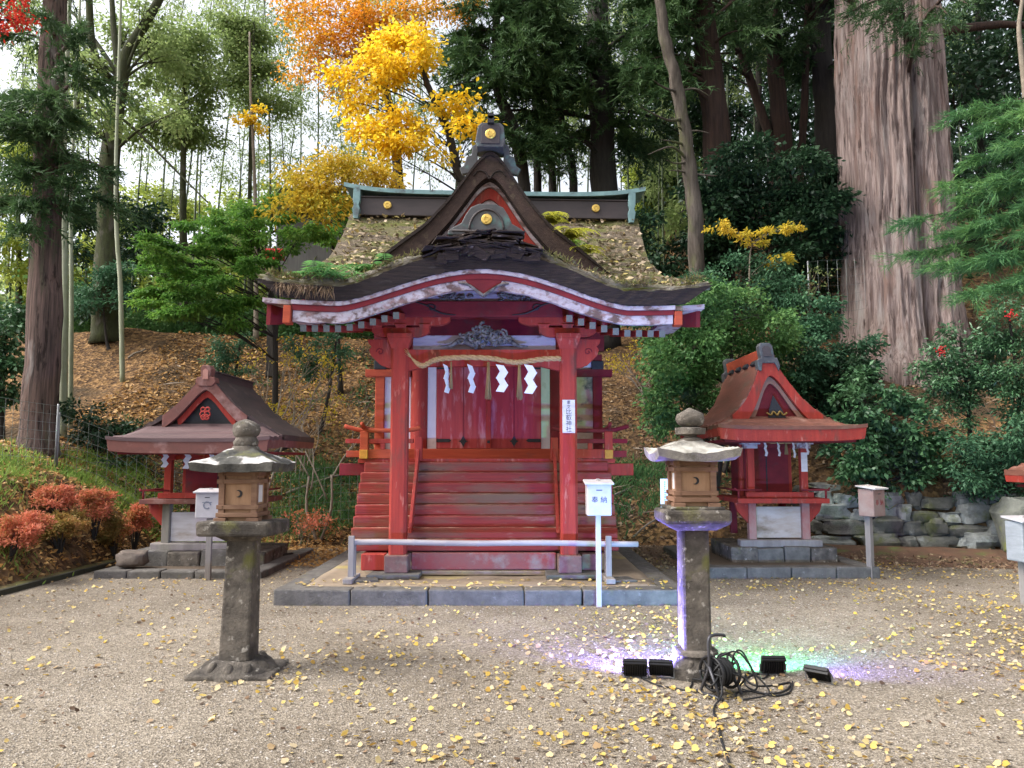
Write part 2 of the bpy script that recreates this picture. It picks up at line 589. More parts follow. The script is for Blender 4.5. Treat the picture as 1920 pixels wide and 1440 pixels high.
GRN = leafm('leaf_green', [(.03, .075, .025), (.06, .135, .04), (.11, .19, .055)], .35, clump=1.3)
GRN_LIGHT = leafm('leaf_light_green', [(.1, .15, .045), (.17, .225, .08), (.27, .31, .13)], .6, clump=1.0)
GRN_YELLOW = leafm('leaf_yellow_green', [(.14, .19, .035), (.25, .3, .06), (.37, .39, .1)], .6, clump=1.0)
GRN_DARK = leafm('leaf_dark_green', [(.008, .022, .012), (.018, .042, .02), (.035, .075, .032)], .2, rough=.4, clump=1.2)
GRN_GLOSS = leafm('leaf_glossy', [(.02, .055, .025), (.045, .105, .045), (.09, .17, .08)], .2, rough=.35, clump=1.5, spec=.4)
GRN_BLUE = leafm('leaf_blue_green', [(.02, .055, .03), (.04, .1, .05), (.075, .15, .075)], .3, clump=1.2)
CONIFER = leafm('needles_dark', [(.013, .032, .013), (.028, .06, .02), (.065, .11, .035)], .25, clump=.9)
CONIFER_MID = leafm('needles_mid', [(.02, .045, .018), (.04, .08, .028), (.07, .12, .04)], .3, clump=.9)
PINE = leafm('pine_needles', [(.03, .085, .035), (.06, .14, .05), (.12, .22, .06)], .3, clump=1.4)
MAPLE = leafm('maple_green', [(.04, .11, .02), (.085, .19, .032), (.17, .27, .045)], .45, clump=1.4)
YELLOW = leafm('leaf_yellow', [(.66, .38, .015), (.88, .62, .03), (.93, .8, .14)], .58, clump=1.5)
ORANGE_LEAF = leafm('leaf_orange', [(.38, .3, .03), (.75, .36, .025), (.8, .3, .035)], .5, clump=1.0)
GOLD_OLIVE = leafm('leaf_gold_olive', [(.27, .28, .04), (.62, .44, .04), (.78, .55, .08)], .5, clump=1.6)
AZALEA = leafm('azalea_red', [(.3, .2, .05), (.62, .2, .11), (.75, .26, .18)], .4, clump=2.2)
AZALEA_OLIVE = leafm('azalea_olive', [(.12, .12, .03), (.3, .19, .05), (.5, .2, .09)], .4, clump=2.2)
RED_LEAF = leafm('leaf_red', [(.5, .03, .02), (.68, .07, .04)], .5)
FERN_Y = leafm('fern_yellow', [(.3, .32, .04), (.5, .45, .06)], .5)
FERN_G = leafm('fern_green', [(.06, .16, .05), (.12, .25, .07)], .4)
GINKGO = leafm('ginkgo_leaf', [(.42, .25, .06), (.62, .43, .08), (.66, .52, .22), (.52, .42, .28), (.6, .46, .13), (.34, .22, .11), (.5, .42, .26)], .25)
LITTER = leafm('leaf_litter', [(.15, .08, .035), (.34, .18, .055), (.5, .27, .08), (.5, .34, .15)], .2)
LITTER_BROWN = leafm('leaf_litter_brown', [(.07, .045, .03), (.15, .09, .055), (.25, .16, .095), (.4, .3, .19)], .2)
GRASS = leafm('grass_blade', [(.07, .13, .025), (.15, .23, .045), (.27, .33, .08)], .4, clump=1.5)
# ------------------------------------------------------------------ main shrine (local: x along the front, y to the back, z from the platform top)
SX, SY, SZ = -.35, 9.6, .17
HALL = thing('shrine_hall', 'large red wooden shrine hall with mossy bark roof on the stone platform', 'shrine', (SX, SY, SZ))


def lean(p):
    """the old roof has settled a little to one side"""
    k = max(0, p.z - 2.9)
    return Vector((p.x + .028 * k, p.y, p.z - .016 * p.x * min(1, k / .3)))


def K(x):
    a = min(1, abs(x) / 1.72)
    return .42 * (max(0, .5 + .5 * math.cos(PI * a))) ** .72


def roof_half(s):
    return interp([(0, 2.7), (.12, 2.5), (.3, 2.3), (.5, 2.23), (.75, 2.25), (1, 2.3)], s)


def roof_z(x, s, w=2.7):
    z = 3.49 + 1.8 * s ** 1.4 - .05 * smooth01(.9, 1.7, abs(x)) * (1 - smooth01(0, .25, s))
    z += K(x) * (1 - smooth01(0, .62, s))
    z += .1 * (min(1, abs(x) / 2.7)) ** 6 * (1 - s) ** 4
    return z


def roof_top(u, v):
    s = v
    x = (2 * u - 1) * roof_half(s)
    y = -.7 + 3.1 * s
    n = mnoise.noise(Vector((x * 2.2, y * 2.2, 1.3))) * .035 + mnoise.noise(Vector((x * 7, y * 7, 4))) * .018
    ed = mnoise.noise(Vector((x * 9, 7.1, 0))) * .03 * (1 - min(1, s * 12))
    return Vector((x, y + ed, roof_z(x, s) + n))


def roof_bot(u, v):
    s = v
    x = (2 * u - 1) * (roof_half(s) - .03 - .3 * (1 - s) ** 8)
    th = .235 + .02 * s - .05 * smooth01(.9, 1.7, abs(x)) * (1 - s) ** 3
    return Vector((x, -.68 + 3.1 * s, roof_z(x, s) - th))


m = MB().slab(roof_top, roof_bot, 110, 60)
m.xf(lean)
ROOF = m.build('roof', THATCH, HALL, 50)
# dark cut bark edge along the front, below the mossy top
m = MB().slab(lambda u, v: Vector(((2 * u - 1) * 2.69, -.735 + .06 * v + mnoise.noise(Vector((u * 60, 0, 2))) * .008, roof_z((2 * u - 1) * 2.69, 0) - .035 + mnoise.noise(Vector((u * 40, 3, 2))) * .012)),
              lambda u, v: Vector(((2 * u - 1) * 2.38, -.715 + .06 * v, roof_z((2 * u - 1) * 2.38, 0) - .25 + .05 * smooth01(.9, 1.7, abs((2 * u - 1) * 2.38)) + .012 * mnoise.noise(Vector((u * 50, 8, 2))))), 160, 2)
m.jitter(.012, 14).xf(lean).build('bark_edge', BARK_EDGE, ROOF, 40)
# the mossy roll of old bark that has slid over the edge
def roll(u, v, o):
    x = (2 * u - 1) * 2.66
    a = PI * v
    th = (.06 + .05 * smooth01(.2, 1.1, abs(x)) * (1 - smooth01(1.7, 2.4, abs(x)))) * (1 + .5 * mnoise.noise(Vector((x * 2.3, 4, 1)))) - o
    n = mnoise.noise(Vector((x * 8, v * 3, 2))) * .022
    return Vector((x, -.70 - math.sin(a) * (.05 + n) + .1 * (1 - v), roof_z(x, 0) - .05 + th * math.cos(a) * 1.0 + n + .03))
m = MB().slab(lambda u, v: roll(u, v, 0), lambda u, v: roll(u, v, .03) + Vector((0, .04, 0)), 160, 8)
m.xf(lean).build('bark_roll', mat('grey_moss_bark', (.26, .235, .19), (.1, .088, .072), 10, (.6, 1, 1.5), .95, 1.0, 26, [((.13, .135, .04), 2.0, .5, .64), ((.035, .026, .022), 5, .54, .66), ((.3, .27, .23), 20, .6, .7)], bdist=.04), ROOF, 60)
# back slope
m = MB().slab(lambda u, v: Vector(((2 * u - 1) * interp([(0, 2.3), (1, 2.3)], v), 2.4 + 1.5 * v, 5.29 - 1.0 * v ** .9)),
              lambda u, v: Vector(((2 * u - 1) * interp([(0, 2.27), (1, 2.27)], v), 2.4 + 1.5 * v, 5.05 - 1.0 * v ** .9)), 20, 12)
m.xf(lean).build('back_slope', THATCH, ROOF, 50)


def band(name, x0, x1, y0, y1, o0, o1, mt, parent, n=90, wob=0.0):
    def e(x, o):
        return 3.49 - .25 + K(x) + o + .06 * (min(1, abs(x) / 2.7)) ** 6
    mb = MB().slab(lambda u, v: Vector((x0 + (x1 - x0) * u, y0 + (y1 - y0) * v, e(x0 + (x1 - x0) * u, o0))),
                   lambda u, v: Vector((x0 + (x1 - x0) * u, y0 + (y1 - y0) * v, e(x0 + (x1 - x0) * u, o1) + wob * mnoise.noise(Vector((u * 30, 1, 0))))), n, 1)
    return mb.xf(lean).build(name, mt, parent, 40)


EAVE = band('eave_board', -2.26, 2.26, -.69, -.6, 0, -.05, WHITE_WORN, HALL)
band('red_eave_band', -2.25, 2.25, -.67, -.6, -.052, -.115, RED_DARK, EAVE)
band('white_eave_band', -2.24, 2.24, -.655, -.58, -.117, -.235, WHITE_WORN, EAVE, wob=.012)
for s in (-1, 1):
    x0, x1 = (-2.62, -2.27) if s < 0 else (2.27, 2.62)
    band('side_eave_board', x0, x1, -.62, 1.2, .005, -.05, WHITE_WORN, EAVE, 8)
    MB().b2(s * 2.3 - .045, s * 2.3 + .045, -.7, -.55, 3.0, 3.19).xf(lean).build('end_block', ORANGE, EAVE, bevel=.008)
    # barge boards up the open sides of the roof
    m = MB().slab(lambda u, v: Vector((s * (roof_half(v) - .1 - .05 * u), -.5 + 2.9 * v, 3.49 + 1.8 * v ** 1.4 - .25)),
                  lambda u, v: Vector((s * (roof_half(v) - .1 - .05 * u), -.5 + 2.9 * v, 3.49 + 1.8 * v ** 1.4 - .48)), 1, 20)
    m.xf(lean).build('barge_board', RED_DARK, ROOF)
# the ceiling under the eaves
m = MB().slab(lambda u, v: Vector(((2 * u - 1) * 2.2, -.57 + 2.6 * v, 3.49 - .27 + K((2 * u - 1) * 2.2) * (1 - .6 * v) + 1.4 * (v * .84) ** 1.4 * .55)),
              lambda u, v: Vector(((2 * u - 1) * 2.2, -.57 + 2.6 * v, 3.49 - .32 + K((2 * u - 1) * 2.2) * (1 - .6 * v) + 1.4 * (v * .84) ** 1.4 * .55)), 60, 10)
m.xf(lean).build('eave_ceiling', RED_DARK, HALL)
# rafters, each with its painted end
proto_r = MB().box((0, .55, .0), (.068, 1.35, .078), (R(9), 0, 0)).build('rafter', RED, HALL, bevel=.004)
proto_e = MB().box((0, -.122, -.106), (.071, .012, .081), (R(9), 0, 0)).build('rafter_end', RAFTER_END, proto_r)
xs = [-2.12 + .137 * i for i in range(9)] + [1.03 + .137 * i for i in range(9)]
for i, x in enumerate(xs):
    o = proto_r if i == 0 else copy_tree(proto_r, HALL)
    o.location = (x, -.48, 3.04 + K(x) * .85 - .016 * x)
# small roof plates of rotten bark along the crest of the curved front gable
m = MB()
for i in range(260):
    x = rnd.gauss(0, .34)
    if abs(x) > .72:
        continue
    t = rnd.random()
    y = -.76 + .72 * t ** 1.4
    lay = rnd.random()
    zz = 3.47 + K(x) + .015 + (.22 * lay) * (1 - (abs(x) / .78) ** 2)
    m.box((x, y + .06 * lay, zz), (rnd.uniform(.12, .4), rnd.uniform(.1, .3), rnd.uniform(.008, .022)), (rnd.uniform(-.15, .15), rnd.uniform(-.2, .2) + x * .5, rnd.uniform(-.4, .4)))
m.slab(lambda u, v: Vector(((2 * u - 1) * .72, -.66 + .8 * v, 3.47 + K((2 * u - 1) * .72) + .2 * (1 - abs(2 * u - 1) ** 2.2) + .02 * mnoise.noise(Vector((u * 30, v * 9, 0))))),
       lambda u, v: Vector(((2 * u - 1) * .72, -.66 + .8 * v, 3.40 + K((2 * u - 1) * .72))), 24, 6)
for i in range(46):
    x = rnd.uniform(-.6, .62)
    m.box((x, -.775, 3.44 + K(x) - rnd.uniform(-.06, .05)), (rnd.uniform(.05, .22), .02, rnd.uniform(.03, .12)), (rnd.uniform(-.3, .3), rnd.uniform(-.5, .5), rnd.uniform(-.2, .2)))
m.jitter(.025, 9).xf(lean).build('rotten_crest', ROT, ROOF)

# --- pointed gable on the front slope
GT = [(0, 0), (.1, .05), (.2, .18), (.3, .33), (.5, .62), (.8, .97), (1.1, 1.2), (1.35, 1.41), (1.6, 1.62), (1.85, 1.82), (2, 1.95)]


def gz(x):
    a = abs(x)
    d = (interp(GT, max(0, a - .06)) + interp(GT, a) + interp(GT, a + .06)) / 3
    return 5.39 - d


def g_n(x, y):
    return mnoise.noise(Vector((x * 3, y * 3, 9))) * .015


m = MB().slab(lambda u, v: Vector(((2 * u - 1) * 1.65, .06 + 2.3 * v, gz((2 * u - 1) * 1.65) + g_n(u * 4, v * 4))),
              lambda u, v: Vector(((2 * u - 1) * 1.64, .06 + 2.3 * v, gz((2 * u - 1) * 1.65) - .1)), 60, 20)
GAB = m.xf(lean).build('front_gable', THATCH, HALL, 50)


def gband(name, y0, y1, o0, o1, mt, w, w2=None):
    mb = MB().slab(lambda u, v: Vector(((2 * u - 1) * w, y0 + (y1 - y0) * v, gz((2 * u - 1) * w) - o0)),
                   lambda u, v: Vector(((2 * u - 1) * (w2 or w), y0 + (y1 - y0) * v, gz((2 * u - 1) * w) - o0 - (o1 - o0) * (1 - .85 * smooth01(.72, 1, abs(2 * u - 1)) * (w > 1.5)))), 80, 1)
    return mb.xf(lean).build(name, mt, GAB, 40)


gband('gable_bark_edge', .03, .3, .02, .32, GABLE_EDGE, 1.62)
gband('gable_lip', .0, .1, -.005, .045, BARK_EDGE, 1.64)
gband('gable_inner_lip', .1, .3, .321, .345, BARK_EDGE, 1.1)
gband('gable_white_trim', .16, .3, .347, .41, WHITE_WORN, 1.0)
gband('gable_red_barge', .2, .3, .412, .56, RED, .9)
gband('gable_white_inner', .24, .34, .562, .64, WHITE_WORN, .7)
pts = [(x / 20 * .95, gz(x / 20 * .95) - .44) for x in range(-20, 21)] + [(.95, 3.8), (-.95, 3.8)]
MB().prism(pts, 'y', .32, .38).xf(lean).build('gable_wall', RED_DARK, GAB)
# carved bracket lines near the gable's tip
m = MB()
for s in (-1, 1):
    m.tube(spline([(0, .022, 5.02), (s * .06, .022, 5.11), (s * .15, .022, 5.13), (s * .21, .022, 5.06)], 5), .012, 6)
m.xf(lean).build('gable_carved_line', BARK_EDGE, GAB, True)
# ornaments
ORNB = MB()
arc = [(-.17, 5.40), (-.19, 5.5), (-.165, 5.68), (-.12, 5.725), (.12, 5.725), (.165, 5.68), (.19, 5.5), (.17, 5.40)]
ORNB.prism(arc, 'y', -.1, .25)
top = ORNB.xf(lean).build('gable_ornament', ORN, GAB, bevel=.012)
m = MB().prism([(-.12, 5.44), (-.125, 5.66), (-.1, 5.69), (.1, 5.69), (.125, 5.66), (.12, 5.44)], 'y', -.115, -.1)
m.xf(lean).build('ornament_face', RIDGE_DARK, top, bevel=.006)
for s in (-1, 1):
    m = MB().prism([(s * .17, 5.2), (s * .17, 5.55), (s * .24, 5.5), (s * .25, 5.38), (s * .31, 5.36), (s * .34, 5.24), (s * .4, 5.2), (s * .36, 5.12), (s * .24, 5.14)][::s], 'y', .12, .2)
    m.xf(lean).build('ornament_wing', ORN, top, bevel=.008)
m = MB().tube([(0, -.16, 5.79), (0, .3, 5.79)], .042, 14)
m.b2(-.042, .042, -.16, .3, 5.70, 5.79)
m.xf(lean).build('ornament_horn', BLACKISH, top, 40)


def disc(cx, cy, cz, r, parent, mt=GOLD, name='gold_crest'):
    mb = MB().tube([(cx, cy + .015, cz), (cx, cy - .012, cz), (cx, cy - .018, cz)], [r, r, r * .9], 28)
    for k in range(3):
        a = k * 2 * PI / 3
        mb.tube([(cx + math.cos(a + t) * r * (.62 - .15 * t), cy - .02, cz + math.sin(a + t) * r * (.62 - .15 * t)) for t in (0, .5, 1, 1.5, 2)], [r * .2, r * .17, r * .12, r * .08, r * .03], 6)
    return mb.xf(lean).build(name, mt, parent, 40)


disc(0, -.115, 5.565, .066, top)
m = MB().b2(-.09, .09, .25, 2.3, 5.4, 5.56)
m.xf(lean).build('gable_ridge', ORN, GAB, bevel=.02)
# ornament board on the crest of the curved gable
oni = []
for s in (1, -1):
    half = [(.47, 4.15), (.47, 4.2), (.40, 4.25), (.31, 4.30), (.265, 4.40), (.2, 4.5), (.1, 4.545)]
    oni += [(s * x, z) for x, z in (half if s > 0 else half[::-1])]
ob = MB().prism(oni[::-1], 'y', -.42, -.24).xf(lean).build('crest_ornament', ORN, HALL, bevel=.012)
m = MB()
inner = [(.21 * math.cos(a), 4.22 + .25 * math.sin(a)) for a in [PI * i / 20 for i in range(21)]]
m.tube([(x, -.425, z) for x, z in inner], .014, 6)
m.tube([(-.42, -.425, 4.2), (.42, -.425, 4.2)], .012, 6)
m.xf(lean).build('ornament_moulding', RIDGE_DARK, ob, True)
disc(0, -.425, 4.345, .066, ob)
# --- main ridge
m = MB()
m.b2(-2.22, 2.22, 2.2, 2.6, 5.22, 5.5)
m.b2(-2.22, 2.22, 2.18, 2.62, 5.5, 5.525)
RIDGE = m.xf(lean).build('main_ridge', RIDGE_DARK, HALL, bevel=.008)


def cap(u, v, o):
    x = (2 * u - 1) * 2.37
    return Vector((x, 2.12 + .56 * v, 5.555 + .11 * (abs(x) / 2.37) ** 5 + o + .03 * math.sin(PI * v)))


m = MB().slab(lambda u, v: cap(u, v, .055), lambda u, v: cap(u, v, -.01), 40, 4)
m.xf(lean).build('ridge_cap', COPPER, RIDGE, 50)
for s in (-1, 1):
    x = s * 2.16
    m = MB().prism([(x - .055, 5.62), (x + .055, 5.62), (x + .055, 5.42), (x + .035, 5.36), (x + .06, 5.3), (x + .035, 5.14), (x - .035, 5.14), (x - .06, 5.3), (x - .035, 5.36), (x - .055, 5.42)][::-1], 'y', 2.12, 2.66)
    m.xf(lean).build('ridge_end_plate', COPPER, RIDGE, bevel=.006)
for x in (-1.68, 1.6):
    disc(x, 2.185, 5.38, .062, RIDGE)

# --- front posts and their blocks
for s in (-1, 1):
    x = s * 1.05
    p = [(-.105, -.075), (-.075, -.105), (.075, -.105), (.105, -.075), (.105, .075), (.075, .105), (-.075, .105), (-.105, .075)]
    MB().prism([(x + a, b) for a, b in p], 'z', .265, 2.8).build('front_post', RED, HALL)
    MB().box((x, -.03, .163), (.285, .3, .205)).jitter(.008, 4, s + 3).build('post_block', BLOCK, HALL, bevel=.012)
    MB().box((x + .02 * s, -.05, .03), (.62, .5, .06)).jitter(.015, 4, s + 6).build('foundation_stone', KERB_STONE, HALL, bevel=.012)
    MB().box((s * 1.36, .28, .16), (.3, .5, .2)).build('side_block', BLOCK if s > 0 else RED, HALL, bevel=.012)
    # bracket set on the post
    bs = MB().box((x, 0, 2.86), (.3, .3, .13), (PI, 0, 0), (.7, .7))
    bs.box((x, 0, 2.955), (.31, .31, .06))
    br = bs.build('bracket_capital', RED, HALL, bevel=.006)

    def arm(w, z, h, y=0.0):
        o = []
        for q in (1, -1):
            pr = [(w, z + h), (w, z + h * .55), (w - .03, z + h * .3), (w - .09, z + .01), (w - .14, z)]
            o += [(x + q * a, b) for a, b in (pr if q > 0 else pr[::-1])]
        return MB().prism(o[::-1], 'y', y - .055, y + .055)
    arm(.36, 2.95, .12).build('bracket_arm', RED, br, bevel=.004)
    arm(.62, 3.1, .11).build('bracket_arm', RED, br, bevel=.004)
    for q in (-.3, 0, .3):
        MB().box((x + q, 0, 3.085), (.15, .15, .05), (PI, 0, 0), (.75, .75)).build('bearing_block', RED, br)
    # carved nose of the tie beam
    nose = [(s * (1.12), 2.56), (s * 1.2, 2.56), (s * 1.3, 2.6), (s * 1.36, 2.66), (s * 1.42, 2.72), (s * 1.44, 2.79), (s * 1.41, 2.83), (s * 1.45, 2.87), (s * 1.46, 2.92), (s * 1.12, 2.92)]
    nb = MB().prism(nose if s > 0 else nose[::-1], 'y', -.055, .055).build('beam_nose', RED, HALL, bevel=.004)
    sp = [(s * (1.3 + .05 * (1 - t / 9) * math.cos(t)), -.058, 2.76 + .05 * (1 - t / 9) * math.sin(t)) for t in [i * .5 for i in range(16)]]
    MB().tube(sp, .007, 5).build('carved_scroll', RED_DARK, nb, True)
    # purlin and ceiling beams outside the posts
    MB().b2(min(s * 1.15, s * 2.15), max(s * 1.15, s * 2.15), -.07, .07, 3.2, 3.31).xf(lean).build('eave_purlin', RED, HALL, bevel=.006)
    MB().b2(x - .09, x + .09, .05, 2.0, 3.0, 3.16).build('tie_to_hall', RED_DARK, HALL, bevel=.006)
# arched tie beam and big beam
m = MB().slab(lambda u, v: Vector((-.96 + 1.92 * u, -.06 + .12 * v, 2.79)), lambda u, v: Vector((-.96 + 1.92 * u, -.06 + .12 * v, 2.52 + .06 * min(1, math.sin(PI * u) * 2.5))), 24, 1)
m.build('tie_beam', RED, HALL, bevel=.004)
m = MB().b2(-1.3, 1.3, -.1, .1, 3.2, 3.40)
BEAM = m.build('rainbow_beam', RED_DARK, HALL, bevel=.012)
for s in (-1, 1):
    m = MB()
    m.tube(spline([(s * .86, -.105, 3.385), (s * .72, -.105, 3.34), (s * .62, -.105, 3.28), (s * .5, -.105, 3.235), (s * .35, -.105, 3.22)], 5), [.006 + .006 * math.sin(i * PI / 20) for i in range(21)], 5)
    m.tube([(s * (.66 + .07 * (1 - t / 8) * math.cos(t + .5)), -.105, 3.31 + .05 * (1 - t / 8) * math.sin(t + .5)) for t in [i * .4 for i in range(16)]], .009, 5)
    m.build('beam_scroll', BLACKISH, BEAM, True)
# panel under the curved gable with its carvings
pp = [(x / 15 * .98, 3.49 - .5 + K(x / 15 * .98) + .02 + .25) for x in range(-15, 16)]
pp = [(a, max(3.42, b)) for a, b in pp]
PAN = MB().prism(pp + [(.98, 3.4), (-.98, 3.4)], 'y', -.05, -.01).xf(lean).build('gable_panel', GREY_PANEL, HALL)
arcp = []
for s in (-1, 1):
    mb = MB().slab(lambda u, v: Vector((s * (.62 + .42 * u), -.14, 3.56 + .06 - .33 * u + .02)), lambda u, v: Vector((s * (.62 + .42 * u), -.1, 3.46 - .24 * u)), 6, 1)
    m = MB()
    for i in range(16):
        x = s * rnd.uniform(.16, .55)
        z = 3.43 + rnd.uniform(0, .14) * (1 - abs(x) / .75)
        r = rnd.uniform(.03, .06)
        a0 = rnd.uniform(0, 6)
        m.tube([(x + r * (1 - t / 7) * math.cos(a0 + t), -.06 - rnd.uniform(0, .02), z + r * .6 * (1 - t / 7) * math.sin(a0 + t)) for t in [k * .5 for k in range(10)]], [.016 * (1 - k / 12) for k in range(10)], 5)
    m.build('wave_carving', CARVE, PAN, True)
heart = []
for s in (1, -1):
    h = [(0, 3.33), (.05, 3.38), (.1, 3.44), (.2, 3.5), (.24, 3.56), (.2, 3.61), (.1, 3.6), (.04, 3.585)]
    heart += [(s * a, b) for a, b in (h if s > 0 else h[::-1][:-1])]
hp = MB().prism(heart[::-1], 'y', -.66, -.62).xf(lean).build('pendant_carving', RED_DARK, HALL, bevel=.006)
m = MB()
for s in (-1, 1):
    m.tube(spline([(0, -.67, 3.34), (s * .08, -.67, 3.4), (s * .18, -.67, 3.47), (s * .3, -.67, 3.49)], 5), [.02, .022, .022, .02, .02, .02, .018, .018, .016, .016, .014, .014, .012, .01, .01, .008], 6)
m.xf(lean).build('pendant_edge', CARVE, hp, True)
# carved creature above the tie beam
m = MB()
for i in range(60):
    a0 = rnd.uniform(0, 6.3)
    x = rnd.gauss(0, .14)
    z = 2.9 + rnd.uniform(-.08, .2) * (1 - min(1, abs(x) / .45))
    r = rnd.uniform(.03, .07)
    m.tube([(x + r * (1 - t / 6) * math.cos(a0 + t), -.07 - .05 * rnd.random(), z + r * (1 - t / 6) * math.sin(a0 + t)) for t in [k * .5 for k in range(9)]], [.022 * (1 - k / 11) for k in range(9)], 5)
for s in (-1, 1):
    m.tube(spline([(s * .12, -.06, 2.86), (s * .3, -.06, 2.9), (s * .42, -.06, 2.84), (s * .55, -.06, 2.83)], 5), [.05 - .0028 * i for i in range(16)], 6)
m.build('dragon_carving', CARVE, HALL, True)
MB().b2(-.9, .9, .02, .05, 2.8, 2.98).build('carving_board', GREY_PANEL, HALL)

# --- hall body
BY = 2.0
for s in (-1, 1):
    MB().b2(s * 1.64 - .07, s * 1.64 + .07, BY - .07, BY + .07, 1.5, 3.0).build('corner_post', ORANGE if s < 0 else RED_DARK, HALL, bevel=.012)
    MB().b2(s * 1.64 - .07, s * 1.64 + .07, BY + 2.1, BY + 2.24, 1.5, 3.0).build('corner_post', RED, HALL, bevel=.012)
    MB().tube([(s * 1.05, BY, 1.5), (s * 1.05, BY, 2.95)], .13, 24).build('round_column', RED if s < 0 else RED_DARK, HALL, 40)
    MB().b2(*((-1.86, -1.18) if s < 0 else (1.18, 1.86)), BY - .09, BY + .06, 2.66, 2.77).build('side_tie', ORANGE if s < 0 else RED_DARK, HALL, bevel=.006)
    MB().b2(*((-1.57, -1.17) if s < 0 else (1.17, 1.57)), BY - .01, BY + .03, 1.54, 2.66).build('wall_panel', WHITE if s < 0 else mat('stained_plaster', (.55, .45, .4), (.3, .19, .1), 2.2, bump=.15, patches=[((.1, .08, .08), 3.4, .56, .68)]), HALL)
    MB().b2(*((-1.57, -1.17) if s < 0 else (1.17, 1.57)), BY - .01, BY + .03, 2.77, 2.95).build('upper_panel', WHITE, HALL)
    MB().b2(s * 1.64 - .09, s * 1.64 + .09, BY - .1, BY + .1, 2.77, 2.9).build('post_cap', BLACKISH, HALL, bevel=.01)
    MB().b2(*((-.92, -.79) if s < 0 else (.79, .92)), BY - .03, BY + .02, 1.57, 2.9).build('white_jamb', WHITE, HALL)
    MB().b2(s * 1.66 - .02, s * 1.66 + .02, BY + .07, BY + 2.1, 1.5, 2.95).build('side_wall', WHITE, HALL)
    # door leaf with battens and iron fittings
    x0, x1 = (-.785, -.006) if s < 0 else (.006, .785)
    dl = MB().b2(x0, x1, BY - .06, BY - .02, 1.585, 2.88).build('door_leaf', DOOR, HALL, bevel=.004)
    for q in (.5,):
        xm = x0 + (x1 - x0) * (.52 if s < 0 else .48)
        MB().b2(xm - .006, xm + .006, BY - .064, BY - .06, 1.6, 2.87).build('plank_joint', RED_DARK, dl)
        d = .07
        MB().prism([(xm, 1.69 - d * 1.2), (xm + d * .55, 1.69 - d * .2), (xm + d, 1.69), (xm + d * .55, 1.69 + d * .2), (xm, 1.69 + d * 1.2), (xm - d * .55, 1.69 + d * .2), (xm - d, 1.69), (xm - d * .55, 1.69 - d * .2)], 'y', BY - .075, BY - .064).build('iron_fitting', BLACKISH, dl)
    xo = -.78 if s < 0 else .78
    MB().prism([(xo, 1.675), (xo - s * .19, 1.675), (xo - s * .22, 1.7), (xo - s * .19, 1.725), (xo, 1.725)][::-s], 'y', BY - .073, BY - .06).build('hinge_strap', BLACKISH, dl)
    MB().prism([(xo, 2.775), (xo - s * .19, 2.775), (xo - s * .22, 2.8), (xo - s * .19, 2.825), (xo, 2.825)][::-s], 'y', BY - .073, BY - .06).build('hinge_strap', BLACKISH, dl)
MB().b2(-.035, .035, BY - .1, BY - .065, 1.585, 2.3).build('door_batten', RED, HALL, bevel=.006)
MB().b2(-.02, .02, BY - .12, BY - .1, 1.66, 1.7).build('door_latch', BLACKISH, HALL)
MB().b2(-1.18, 1.18, BY - .1, BY + .08, 2.88, 3.06).build('door_lintel', RED_DARK, HALL, bevel=.006)
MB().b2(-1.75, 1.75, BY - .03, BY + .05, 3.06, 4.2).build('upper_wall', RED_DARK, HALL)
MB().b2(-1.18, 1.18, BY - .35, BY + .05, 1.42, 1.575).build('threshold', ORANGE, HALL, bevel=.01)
MB().b2(-1.6, 1.6, BY + 2.2, BY + 2.24, 1.5, 3.2).build('back_wall', RED_DARK, HALL)
